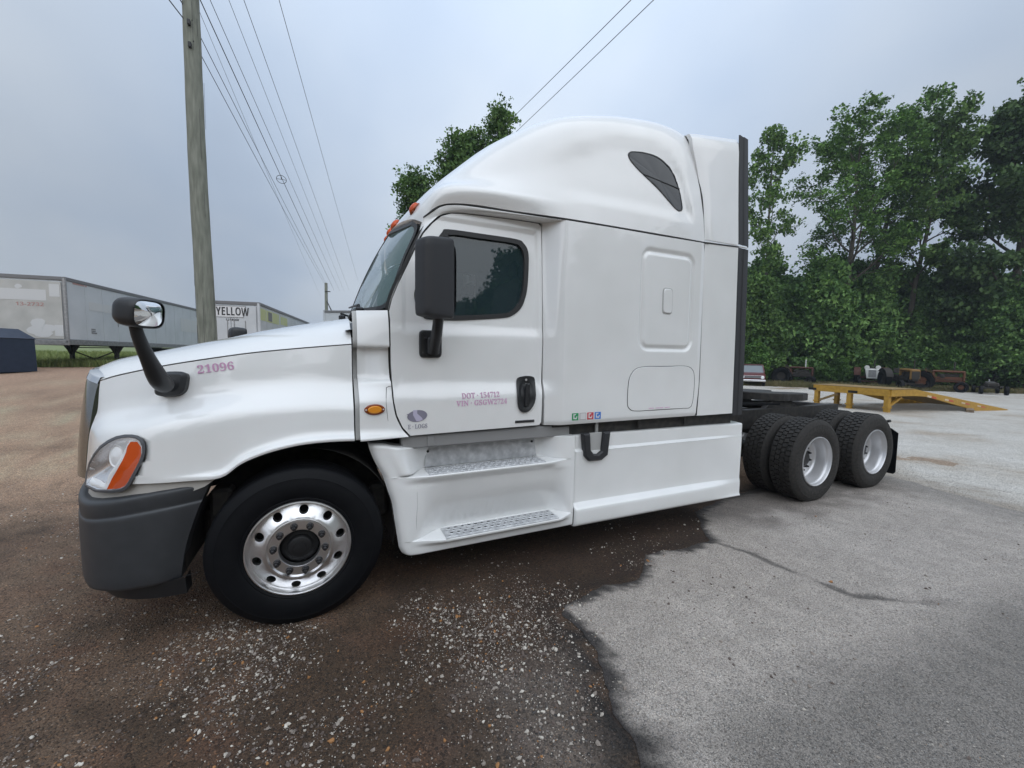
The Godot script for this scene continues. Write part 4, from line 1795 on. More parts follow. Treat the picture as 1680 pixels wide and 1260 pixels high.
		for y: float in ([1.14, 1.66, 2.2, 2.862] if k == 0 else [2.892, 3.3, 3.6, 3.97]):
			var b: float = interp([1.14, 1.66, 2.88, 3.49, 3.99], [4.024, 4.02, 3.99, 3.968, 3.968], y) - 0.004
			var e: float = interp([1.14, 1.66, 2.92, 3.97], [4.215, 4.21, 4.18, 4.135], y)
			var zt := -0.012 - 0.03 * maxf(0.0, y - 2.9)
			rows.append(PackedVector3Array([Vector3(b, y, zt + 0.002), Vector3(b + 0.012, y, zt + 0.010), Vector3(lerpf(b, e, 0.45), y, zt - 0.004), Vector3(lerpf(b, e, 0.5), y, zt + 0.002), Vector3(e - 0.01, y, zt - 0.012), Vector3(e, y, zt - 0.02), Vector3(e, y, zt - 0.035)]))
		rows = flip(rows, s)
		mb.grid(rows, Vector3(0, 0, s))
		part("rubber_edge", mb, M.grained_plastic, fr)
	# a white bracket rod end between the two fairings
	mb = MB.new()
	mb.bar(fp(Vector3(3.99, 2.876, -0.012), s), fp(Vector3(4.125, 2.872, -0.006), s), 0.018, 0.012, 0.004)
	part("fairing_rod", mb, M.white_paint, t)


func roof(t: Node) -> void:
	# each station runs from the near seam over the top to the centre line
	var net := [
		[Vector3(0.832, 2.706, -0.21), Vector3(0.822, 2.722, -0.24), Vector3(0.792, 2.762, -0.34), Vector3(0.765, 2.792, -0.48), Vector3(0.742, 2.815, -0.64), Vector3(0.725, 2.830, -0.82), Vector3(0.714, 2.840, -1.02), Vector3(0.71, 2.842, CZ)],
		[Vector3(0.862, 2.765, -0.175), Vector3(0.855, 2.80, -0.185), Vector3(0.842, 2.842, -0.235), Vector3(0.825, 2.876, -0.36), Vector3(0.805, 2.900, -0.56), Vector3(0.79, 2.915, -0.78), Vector3(0.78, 2.922, -1.0), Vector3(0.776, 2.924, CZ)],
		[Vector3(0.97, 2.832, -0.125), Vector3(0.968, 2.895, -0.108), Vector3(0.965, 2.952, -0.135), Vector3(0.962, 2.995, -0.225), Vector3(0.952, 3.045, -0.40), Vector3(0.94, 3.075, -0.64), Vector3(0.93, 3.088, -0.94), Vector3(0.926, 3.092, CZ)],
		[Vector3(1.18, 2.856, -0.098), Vector3(1.18, 2.935, -0.072), Vector3(1.18, 2.992, -0.098), Vector3(1.175, 3.06, -0.17), Vector3(1.162, 3.19, -0.30), Vector3(1.15, 3.262, -0.54), Vector3(1.14, 3.288, -0.88), Vector3(1.135, 3.294, CZ)],
		[Vector3(1.50, 2.851, -0.068), Vector3(1.50, 2.945, -0.042), Vector3(1.50, 3.005, -0.065), Vector3(1.50, 3.14, -0.130), Vector3(1.49, 3.395, -0.23), Vector3(1.48, 3.515, -0.43), Vector3(1.47, 3.555, -0.82), Vector3(1.465, 3.564, CZ)],
		[Vector3(1.95, 2.842, -0.002), Vector3(1.95, 2.94, -0.010), Vector3(1.95, 3.02, -0.026), Vector3(1.95, 3.23, -0.070), Vector3(1.95, 3.605, -0.150), Vector3(1.945, 3.765, -0.33), Vector3(1.94, 3.822, -0.76), Vector3(1.94, 3.834, CZ)],
		[Vector3(2.45, 2.848, 0.0), Vector3(2.45, 2.95, -0.004), Vector3(2.45, 3.06, -0.012), Vector3(2.45, 3.30, -0.042), Vector3(2.45, 3.735, -0.12), Vector3(2.45, 3.905, -0.30), Vector3(2.45, 3.972, -0.74), Vector3(2.45, 3.986, CZ)],
		[Vector3(2.95, 2.852, 0.0), Vector3(2.95, 2.96, -0.003), Vector3(2.945, 3.08, -0.008), Vector3(2.94, 3.34, -0.03), Vector3(2.93, 3.79, -0.10), Vector3(2.925, 3.965, -0.27), Vector3(2.92, 4.035, -0.72), Vector3(2.92, 4.05, CZ)],
		[Vector3(3.28, 2.854, 0.0), Vector3(3.275, 2.96, -0.003), Vector3(3.265, 3.08, -0.008), Vector3(3.245, 3.34, -0.028), Vector3(3.19, 3.80, -0.095), Vector3(3.18, 3.965, -0.27), Vector3(3.18, 4.040, -0.72), Vector3(3.18, 4.054, CZ)],
		[Vector3(3.508, 2.856, -0.004), Vector3(3.495, 2.98, -0.008), Vector3(3.48, 3.12, -0.013), Vector3(3.445, 3.36, -0.034), Vector3(3.335, 3.79, -0.10), Vector3(3.315, 3.950, -0.28), Vector3(3.31, 4.022, -0.72), Vector3(3.31, 4.036, CZ)],
	]
	for row in net:
		for k in range(6, -1, -1):
			row.append(fp(row[k], -1.0))
	var P := loft(net, 9, 7)
	# the side is pressed in below an arched edge
	var arch := rounded(loop2([1.70,3.265, 1.958,3.405, 2.135,3.486, 2.416,3.592, 2.717,3.642, 2.967,3.630, 3.115,3.552, 3.229,3.418, 3.329,3.132, 3.41,2.90, 3.40,2.80, 2.6,2.76, 1.95,2.78, 1.62,2.92, 1.55,3.1]), 3)
	for i in P.size():
		var r: PackedVector3Array = P[i]
		for j in r.size():
			var p := r[j]
			if p.x > 1.4 and absf(p.z - CZ) > 0.9:
				var e := edge_distance(Vector2(p.x, p.y), arch)
				var top := sst(2.98, 3.12, p.y)
				var push := 0.020 * sst(-0.008, 0.05, e) * top * sst(1.68, 2.2, p.x)
				r[j] = p + Vector3(0, 0, -push * signf(p.z - CZ))
		P[i] = r
	var mb := MB.new()
	mb.grid(P, Vector3.UP)
	var w: int = P[0].size()
	mb.hem(column_of(P, 0), Vector3(0, 0, -0.05), Vector3.DOWN)
	mb.hem(column_of(P, w - 1), Vector3(0, 0, 0.05), Vector3.DOWN)
	mb.hem(P[0], Vector3(0.03, -0.03, 0), Vector3(-0.5, -0.5, 0))
	mb.hem(P[P.size() - 1], Vector3(0, -0.04, 0), Vector3.RIGHT)
	var cap := part("roof_cap", mb, M.white_paint, t)
	var near := []
	for row in P:
		near.append((row as PackedVector3Array).slice(0, w / 2))
	# dark joint line under the cap
	for s in [1.0, -1.0]:
		mb = MB.new()
		var L := PackedVector3Array()
		for k in 60:
			var x := lerpf(0.835, 3.99, k / 59.0)
			L.append(fp(Vector3(x, yseam(x) - 0.001, zseam(x) - 0.006), s))
		mb.tube(L, PackedFloat32Array([0.007]), 6)
		part("joint_seal", mb, M.seal, cap)
		mb = MB.new()
		L = PackedVector3Array()
		for k in 30:
			var y := lerpf(1.17, 3.82, k / 29.0)
			var x: float = interp([1.165, 1.5, 2.86, 2.98, 3.12, 3.36, 3.80], [3.510, 3.528, 3.514, 3.500, 3.485, 3.450, 3.340], y)
			L.append(fp(Vector3(x, y, -0.018 - 0.16 * maxf(0.0, y - 3.25)), s))
		mb.tube(L, PackedFloat32Array([0.008]), 6)
		part("joint_seal", mb, M.seal, cap)
	# corner window: raised rim, dark glass, dividing bar
	var win := rounded(loop2([2.606,3.504, 2.627,3.536, 2.682,3.553, 2.800,3.566, 2.929,3.556, 3.039,3.514, 3.129,3.429, 3.189,3.295, 3.219,3.170, 3.221,3.119, 3.188,3.099, 3.142,3.111, 3.059,3.164, 2.912,3.268, 2.728,3.381, 2.633,3.455]), 3)
	var zc := func(x: float, y: float) -> float: return surface_z(near, x, y)
	var c := Vector2(2.97, 3.38)
	var gl := PackedVector2Array()
	for q in win:
		gl.append(q - (q - c).normalized() * 0.012)
	for s in [1.0, -1.0]:
		mb = MB.new()
		ring(mb, win, gl, c, func(x: float, y: float) -> float: return zc.call(x, y) + 0.006, 1, s, 0.012, 0.008)
		var wn := part("corner_window", mb, M.seal, cap)
		mb = MB.new()
		var gl3 := PackedVector3Array()
		for q in gl:
			gl3.append(fp(Vector3(q.x, q.y, zc.call(q.x, q.y) + 0.003), s))
		fan(mb, gl3, Vector3(0, 0.1, s), 0.004, 4)
		part("pane", mb, M.dark_glass, wn)
		mb = MB.new()
		var a := Vector3(2.765, 3.362, zc.call(2.765, 3.362) + 0.004)
		var b := Vector3(3.185, 3.305, zc.call(3.185, 3.305) + 0.004)
		mb.tube(fl(PackedVector3Array([a, a.lerp(b, 0.5), b]), s), PackedFloat32Array([0.007]), 5)
		part("dividing_bar", mb, M.seal, wn)
	# marker lamps along the brow
	for q in [[0.30, -0.33], [0.62, -0.72], [1.0, CZ], [0.62, -0.72], [0.30, -0.33]].size():
		var z: float = [-0.37, -0.98, CZ, 2.0 * CZ + 0.98, 2.0 * CZ + 0.37][q]
		var best := Vector3.ZERO
		var up := Vector3.ZERO
		var d := 1e9
		for i in range(5, 9):
			var r: PackedVector3Array = P[i]
			for j in r.size():
				if absf(r[j].z - z) + 0.25 * absf(i - 7.0) * 0.1 < d:
					d = absf(r[j].z - z) + 0.25 * absf(i - 7.0) * 0.1
					best = r[j]
					up = (P[i + 2][j] - P[i - 2][j]).normalized()
		var side := Vector3(0, 0, 1)
		side = (side - up * up.z).normalized()
		var nn := up.cross(side)
		if nn.x > 0.0:
			nn = -nn
		var B := Basis(side * 0.42, up * 1.0, nn * 0.8)
		mb = MB.new()
		mb.lathe(PackedVector2Array([Vector2(0.055, -0.012), Vector2(0.053, 0.012), Vector2(0.043, 0.03), Vector2(0.024, 0.041), Vector2(0.0, 0.044)]), best, B, 20)
		var ml := part("marker_lamp", mb, M.amber, cap)
		mb = MB.new()
		mb.lathe(PackedVector2Array([Vector2(0.061, -0.014), Vector2(0.061, 0.004), Vector2(0.053, 0.008)]), best, B, 20)
		part("base", mb, M.amber_dark, ml)


func skirts(t: Node, s: float) -> void:
	# the stepped fairing under the door
	var rows := [ # y, smooth z, ledge z, which ledge
		[0.292, -0.04, -0.04, 1], [0.298, -0.006, -0.006, 1], [0.318, 0.0, 0.0, 1], [0.350, 0.0, 0.008, 1], [0.368, 0.0, 0.035, 1], [0.380, 0.0, 0.052, 1], [0.394, 0.0, 0.055, 1], [0.401, 0.0, 0.047, 1],
		[0.4035, 0.0, 0.0, 1], [0.407, 0.0, -0.13, 1], [0.418, -0.001, -0.142, 1], [0.46, -0.003, -0.135, 1], [0.56, -0.008, -0.095, 1], [0.68, -0.013, -0.055, 1], [0.77, -0.016, -0.035, 1],
		[0.81, -0.018, -0.025, 2], [0.84, -0.02, -0.006, 2], [0.858, -0.021, 0.002, 2], [0.868, -0.021, -0.004, 2], [0.8705, -0.021, -0.04, 2], [0.874, -0.022, -0.18, 2], [0.885, -0.022, -0.195, 2], [0.93, -0.025, -0.198, 2], [1.0, -0.03, -0.198, 2], [1.05, -0.034, -0.198, 2], [1.062, -0.04, -0.20, 2], [1.066, -0.085, -0.23, 2]]
	var xs := [0.0, 0.02, 0.06, 0.12, 0.2, 0.28, 0.36, 0.5, 0.65, 0.78, 0.84, 0.9, 0.95, 0.985, 1.0]
	var arch := func(y: float) -> float: return interp([0.29, 0.32, 0.36, 0.52, 0.685, 0.887, 1.043, 1.136], [0.672, 0.640, 0.622, 0.60, 0.578, 0.519, 0.442, 0.374], y)
	var net := []
	for f: float in xs:
		var r := []
		for q in rows:
			var y: float = q[0]
			var x := lerpf(arch.call(y), lerpf(2.062, 2.092, (y - 0.29) / 0.8), f)
			var a := sst(0.70, 0.98, x) * (1.0 - sst(1.90, 2.055, x)) if q[3] == 1 else sst(0.64, 0.83, x) * (1.0 - sst(1.80, 2.0, x))
			if q[3] == 2 and y > 0.875:
				a = sst(0.70, 0.84, x) * (1.0 - sst(1.82, 1.98, x))
			var z: float = lerpf(q[1], q[2], a)
			if f == 0.0:
				z -= 0.045
			elif f == 0.02:
				z -= 0.010
			if y > 1.04:
				y += 0.055 * (1.0 - sst(0.45, 0.75, x)) * (y - 1.04) / 0.026
			r.append(Vector3(x, y, z))
		net.append(r)
	var P := loft(net, 5, 3)
	var Q := flip(P, s)
	var mb := MB.new()
	mb.grid(Q, Vector3(0, 0, s))
	mb.hem(Q[0], Vector3(0, 0, -0.10 * s), Vector3.LEFT)
	mb.hem(Q[Q.size() - 1], Vector3(0, 0, -0.05 * s), Vector3.RIGHT)
	var w: int = Q[0].size()
	mb.hem(column_of(Q, w - 1), Vector3(0, 0, -0.10 * s), Vector3.UP)
	var sk := part("step_fairing", mb, M.white_paint, t)
	if s > 0.0:
		mb = MB.new()
		var L := PackedVector3Array()
		for q in [[0.752, 0.80], [0.748, 0.74], [0.751, 0.66], [0.745, 0.60], [0.741, 0.54], [0.744, 0.48]]:
			L.append(Vector3(q[0], q[1], surface_z(P, q[0], q[1]) + 0.0003))
		mb.tube(L, PackedFloat32Array([0.0005, 0.0008, 0.0010, 0.0012, 0.0010, 0.0005]), 4)
		part("paint_crack", mb, M.sill_grey, sk)
	# aluminium treads with raised grip holes, and the kick plate
	for k in 2:
		var x0: float = [0.945, 0.835][k]
		var x1: float = [1.90, 1.80][k]
		var y: float = [0.4075, 0.8745][k]
		var z0: float = [0.048, -0.012][k]
		var z1: float = [-0.125, -0.175][k]
		mb = MB.new()
		mb.box(fp(Vector3((x0 + x1) / 2, y, (z0 + z1) / 2), s), Vector3(x1 - x0, 0.006, z0 - z1), Basis(), 0.002)
		mb.box(fp(Vector3((x0 + x1) / 2, y - 0.014, z0 + 0.001), s), Vector3(x1 - x0, 0.028, 0.004), Basis(), 0.001)
		var tr := part("step_tread", mb, M.brushed_aluminium, sk)
		mb = MB.new()
		var cups := MB.new()
		var n := 17
		for i in n:
			for j in 4:
				var o := fp(Vector3(lerpf(x0 + 0.03, x1 - 0.03, (i + (0.5 if j % 2 else 0.0)) / (n - 0.5)), y + 0.003, lerpf(z0 - 0.022, z1 + 0.028, j / 3.0)), s)
				var big := j % 2 == 1
				var B := Basis(Vector3(1, 0, 0), Vector3(0, 0, -1), Vector3(0, 1, 0))
				var rr := 0.0135 if big else 0.0095
				mb.lathe(PackedVector2Array([Vector2(rr, 0.0015), Vector2(0.0, 0.0012)]), o, B, 10)
				cups.lathe(PackedVector2Array([Vector2(rr + 0.007, 0.0), Vector2(rr + 0.002, 0.005), Vector2(rr, 0.0015)]), o, B, 10)
		stuff(part("grip_hole", mb, M.hole_black, tr))
		stuff(part("grip_rim", cups, M.brushed_aluminium, tr))
	mb = MB.new()
	mb.slab(loop2([0.842, 0.884, 1.800, 0.884, 1.775, 1.046, 0.842, 1.046]), 0.006, fp(Vector3(0, 0, -0.188), s), Basis(Vector3(1, 0, 0), Vector3(0, 1, 0), Vector3(0, 0, s)), 0.002)
	var kp := part("kick_plate", mb, M.brushed_aluminium, sk)
	for q in [[0.862, 1.005], [1.752, 1.012]]:
		mb = MB.new()
		mb.lathe(PackedVector2Array([Vector2(0.010, 0), Vector2(0.010, 0.006), Vector2(0.0, 0.008)]), fp(Vector3(q[0], q[1], -0.182), s), Basis(Vector3(1, 0, 0), Vector3(0, 1, 0), Vector3(0, 0, s)), 12)
		part("bolt", mb, M.black_plastic, kp)
	# tank fairing behind it
	var rr2 := [[0.278, -0.03], [0.282, 0.004], [0.296, 0.022], [0.322, 0.030], [0.40, 0.030], [0.428, 0.026], [0.442, 0.016], [0.470, -0.026], [0.485, -0.034], [0.55, -0.036], [0.75, -0.032], [0.905, -0.028], [0.918, -0.026], [0.924, -0.032], [0.940, -0.050], [0.948, -0.052], [1.0, -0.053], [1.045, -0.055], [1.058, -0.062], [1.062, -0.11]]
	net = []
	for f: float in [0.0, 0.006, 0.05, 0.2, 0.4, 0.55, 0.7, 0.8, 0.88, 0.94, 0.98, 0.995, 1.0]:
		var r := []
		for q in rr2:
			var y: float = q[0]
			var x := lerpf(lerpf(2.070, 2.104, (y - 0.29) / 0.8), lerpf(4.185, 4.262, (y - 0.28) / 0.78), f)
			var keep := 1.0 - 0.85 * sst(0.72, 0.97, f)
			var flat_ := lerpf(0.010, -0.045, (y - 0.28) / 0.78)
			var z: float = lerpf(flat_, q[1], keep) if y > 0.30 and y < 1.05 else q[1]
			if f == 0.0 or f == 1.0:
				z -= 0.03
			r.append(Vector3(x, y - 0.018 * f, z))
		net.append(r)
	Q = flip(loft(net, 4, 3), s)
	mb = MB.new()
	mb.grid(Q, Vector3(0, 0, s))
	mb.hem(Q[Q.size() - 1], Vector3(0, 0, -0.06 * s), Vector3.RIGHT)
	mb.hem(column_of(Q, Q[0].size() - 1), Vector3(0, 0.0, -0.12 * s), Vector3.UP)
	var tk := part("tank_fairing", mb, M.white_paint, t)
	# black step cup let into its top edge
	var cup := loop2([2.155,1.078, 2.228,1.078, 2.240,0.930, 2.270,0.893, 2.316,0.888, 2.356,0.912, 2.372,1.078, 2.446,1.078, 2.424,0.872, 2.357,0.832, 2.226,0.834, 2.178,0.880])
	mb = MB.new()
	mb.slab(cup, 0.05, fp(Vector3(0, 0, -0.045), s), Basis(Vector3(1, 0, 0), Vector3(0, 1, 0), Vector3(0, 0, s)), 0.012)
	var cu := part("step_cup", mb, M.grained_plastic, tk)
	mb = MB.new()
	mb.slab(loop2([2.19,1.075, 2.20,0.905, 2.25,0.862, 2.335,0.858, 2.385,0.895, 2.40,1.075]), 0.012, fp(Vector3(0, 0, -0.042), s), Basis(Vector3(1, 0, 0), Vector3(0, 1, 0), Vector3(0, 0, s)), 0.002)
	part("cup_hollow", mb, M.grey_paint, cu)
	# hangers in the dark gap above
	for x in [2.345, 2.83, 3.42]:
		mb = MB.new()
		mb.box(fp(Vector3(x, 1.12, -0.075), s), Vector3(0.028, 0.11, 0.02), Basis(), 0.004)
		part("hanger", mb, M.grey_paint if x < 2.5 else M.chassis_black, tk)
	mb = MB.new()
	mb.box(fp(Vector3(3.10, 1.09, -0.22), s), Vector3(2.05, 0.18, 0.25))
	mb.box(fp(Vector3(3.12, 0.66, -0.40), s), Vector3(1.9, 0.66, 0.55), Basis(), 0.1)
	part("fuel_tank", mb, M.chassis_black, t)


func mirrors(t: Node, s: float) -> void:
	var B := Basis(Vector3(1, 0, 0), Vector3(0, 1, 0), Vector3(0, 0, s))
	# tall door mirror: the back of its housing faces forward and outward
	var mb := MB.new()
	var turn := Basis(Vector3.UP, 0.42)
	var prof := PackedVector2Array()
	for k in 40:
		var a := TAU * k / 40.0
		prof.append(Vector2(signf(cos(a)) * pow(absf(cos(a)), 0.38) * 0.125, signf(sin(a)) * pow(absf(sin(a)), 0.45) * 0.075))
	var P := []
	for q in [[0.0, 0.80], [0.004, 0.93], [0.018, 0.985], [0.05, 1.0], [0.25, 1.0], [0.45, 0.995], [0.49, 0.97], [0.505, 0.90], [0.512, 0.75], [0.513, 0.05]]:
		var r := PackedVector3Array()
		for k in 41:
			var p: Vector2 = prof[k % 40] * q[1]
			r.append(fp(Vector3(0.835, 1.985 + q[0], 0.165) + turn * Vector3(p.x, 0, p.y) + Vector3(0, (0.018 if q[0] > 0.3 else -0.004) * p.x / 0.125, 0), s))
		P.append(r)
	mb.grid(P, Vector3(0, 0, s), true)
	fan(mb, PackedVector3Array(P[0]).slice(0, 40), Vector3.DOWN, 0.01, 3)
	var m := part("door_mirror", mb, M.grained_plastic, t)
	mb = MB.new()
	var gp := PackedVector3Array()
	for k in 32:
		var a := TAU * k / 32.0
		gp.append(fp(Vector3(0.835, 2.245, 0.165) + turn * Vector3(0.117, signf(sin(a)) * pow(absf(sin(a)), 0.4) * 0.225, signf(cos(a)) * pow(absf(cos(a)), 0.4) * 0.06) + Vector3(0.012, 0, 0), s))
	fan(mb, gp, fp(turn * Vector3(1, 0, 0) + Vector3(0, 0, CZ), s) - Vector3(0, 0, CZ), 0.004, 3)
	part("mirror_glass", mb, M.mirror_glass, m)
	mb = MB.new()
	mb.tube(fl(PackedVector3Array([Vector3(0.862, 2.02, 0.15), Vector3(0.862, 1.95, 0.135), Vector3(0.872, 1.88, 0.06), Vector3(0.874, 1.80, -0.02), Vector3(0.872, 1.752, -0.045)]), s), PackedFloat32Array([0.036, 0.036, 0.038, 0.040, 0.040]), 10, true)
	mb.box(fp(Vector3(0.872, 1.80, -0.045), s), Vector3(0.085, 0.12, 0.06), B, 0.012)
	part("bracket", mb, M.black_plastic, m)
	var pl := PackedVector2Array()
	for k in 32:
		var a := TAU * k / 32.0
		pl.append(Vector2(0.862 + signf(cos(a)) * pow(absf(cos(a)), 0.3) * 0.082, 1.815 + signf(sin(a)) * pow(absf(sin(a)), 0.3) * 0.099))
	mb = MB.new()
	mb.slab(pl, 0.022, fp(Vector3(0, 0, -0.093), s), B, 0.008)
	var bp := part("base_plate", mb, M.black_plastic, m)
	for q in [[-0.055, 0.073], [-0.055, -0.07], [0.058, -0.07], [-0.04, 0.04]]:
		mb = MB.new()
		mb.lathe(PackedVector2Array([Vector2(0.011, 0), Vector2(0.011, 0.006), Vector2(0.006, 0.008), Vector2(0.0, 0.008)]), fp(Vector3(0.862 + q[0], 1.815 + q[1], -0.072), s), B, 8)
		part("bolt", mb, M.nut_steel, bp)
	# mirror on the hood: a domed head on a leaning stalk
	mb = MB.new()
	var aim := Vector3(0.80, -0.10, 0.40).normalized()    # where its glass looks
	var hx := Vector3.UP.cross(aim).normalized()
	var hy := aim.cross(hx)
	var hc := Vector3(-0.712, 1.938, 0.06)
	P = []
	for q in [[-0.085, 0.30], [-0.083, 0.55], [-0.072, 0.78], [-0.05, 0.93], [-0.02, 0.99], [0.03, 1.0], [0.055, 0.97], [0.058, 0.90]]:
		var r := PackedVector3Array()
		for k in 41:
			var a := TAU * k / 40.0
			var e: Vector2 = Vector2(signf(cos(a)) * pow(absf(cos(a)), 0.6) * 0.094, signf(sin(a)) * pow(absf(sin(a)), 0.6) * 0.078) * q[1]
			r.append(fp(hc + hx * e.x + hy * e.y + aim * q[0], s))
		P.append(r)
	mb.grid(P, fp(hc + hy, s) - fp(hc, s), true)
	fan(mb, PackedVector3Array(P[0]).slice(0, 40), fp(hc - aim, s) - fp(hc, s), 0.004, 3)
	m = part("hood_mirror", mb, M.black_plastic, t)
	mb = MB.new()
	gp = PackedVector3Array()
	for k in 40:
		var a := TAU * k / 40.0
		gp.append(fp(hc + hx * signf(cos(a)) * pow(absf(cos(a)), 0.6) * 0.084 + hy * signf(sin(a)) * pow(absf(sin(a)), 0.6) * 0.069 + aim * 0.052, s))
	fan(mb, gp, fp(hc + aim, s) - fp(hc, s), 0.028, 8)
	part("mirror_glass", mb, M.mirror_glass, m)
	mb = MB.new()
	var arm := curve(fl(PackedVector3Array([Vector3(-0.735, 1.88, 0.055), Vector3(-0.725, 1.80, 0.035), Vector3(-0.705, 1.68, -0.02), Vector3(-0.688, 1.575, -0.09), Vector3(-0.675, 1.535, -0.15)]), s), 4)
	mb.tube(arm, PackedFloat32Array([0.026, 0.027, 0.028, 0.029, 0.030, 0.031, 0.033, 0.035, 0.038, 0.041, 0.045, 0.047, 0.048, 0.048, 0.048, 0.045, 0.04]), 12, true)
	part("stalk", mb, M.black_plastic, m)
	mb = MB.new()
	var foot := PackedVector2Array()
	for k in 32:
		var a := TAU * k / 32.0
		foot.append(Vector2(signf(cos(a)) * pow(absf(cos(a)), 0.6) * 0.078 + sin(a) * 0.016, signf(sin(a)) * pow(absf(sin(a)), 0.6) * 0.075))
	var fz := Vector3(-0.18, 0.22, 0.95).normalized()
	var fx := Vector3.UP.cross(fz).normalized()
	var FB := Basis(fx, fz.cross(fx), fz)
	if s < 0.0:
		FB = Basis(Vector3(fx.x, fx.y, -fx.z), Vector3(FB.y.x, FB.y.y, -FB.y.z), Vector3(fz.x, fz.y, -fz.z))
	mb.slab(foot, 0.07, fp(Vector3(-0.665, 1.535, -0.265), s), FB, 0.022)
	part("foot", mb, M.black_plastic, m)


func cab_inside(t: Node) -> void:
	var mb := MB.new()
	mb.box(Vector3(1.3, 1.25, CZ), Vector3(1.6, 0.06, 2.2))
	part("cab_floor", mb, M.cab_trim, t)
	mb = MB.new()
	mb.box(Vector3(2.02, 2.1, CZ), Vector3(0.03, 1.75, 2.30))
	part("sleeper_curtain", mb, M.seat_grey, t)
	mb = MB.new()
	mb.box(Vector3(1.48, 2.80, CZ), Vector3(0.9, 0.03, 1.9))
	part("headliner", mb, M.cab_trim, t)
	mb = MB.new()
	var P := []
	for z in [-0.17, -0.5, CZ, 2.0 * CZ + 0.5, 2.0 * CZ + 0.17]:
		P.append(PackedVector3Array([Vector3(0.47, 1.98, z), Vector3(0.62, 2.02, z), Vector3(0.82, 1.97, z), Vector3(0.90, 1.85, z), Vector3(0.86, 1.5, z), Vector3(0.6, 1.3, z)]))
	mb.grid(P, Vector3(0.5, 0.8, 0))
	part("dashboard", mb, M.cab_trim, t)
	mb = MB.new()
	var ring_ := PackedVector3Array()
	var B := Basis(Vector3(0, 0, 1), 0.5)
	for k in 25:
		ring_.append(Vector3(1.02, 1.98, -0.62) + B * Vector3(0.0, cos(TAU * k / 24.0), sin(TAU * k / 24.0)) * 0.22)
	mb.tube(ring_, PackedFloat32Array([0.015]), 7)
	mb.bar(Vector3(1.02, 1.98, -0.62), Vector3(0.8, 1.85, -0.62), 0.06, 0.06)
	mb.bar(Vector3(1.02, 1.98, -0.42), Vector3(1.02, 1.98, -0.82), 0.03, 0.02)
	part("steering_wheel", mb, M.seal, t)
	for z in [-0.62, 2.0 * CZ + 0.62]:
		mb = MB.new()
		mb.box(Vector3(1.42, 1.72, z), Vector3(0.5, 0.14, 0.5), Basis(), 0.05)
		var st := part("seat", mb, M.seat_grey, t)
		mb = MB.new()
		mb.box(Vector3(1.68, 2.10, z), Vector3(0.14, 0.66, 0.48), Basis(Vector3(0, 0, 1), -0.12), 0.06)
		mb.box(Vector3(1.72, 2.50, z), Vector3(0.10, 0.18, 0.28), Basis(Vector3(0, 0, 1), -0.12), 0.04)
		part("backrest", mb, M.seat_grey, st)
		mb = MB.new()
		mb.box(Vector3(1.42, 1.46, z), Vector3(0.36, 0.38, 0.36))
		part("pedestal", mb, M.cab_trim, st)


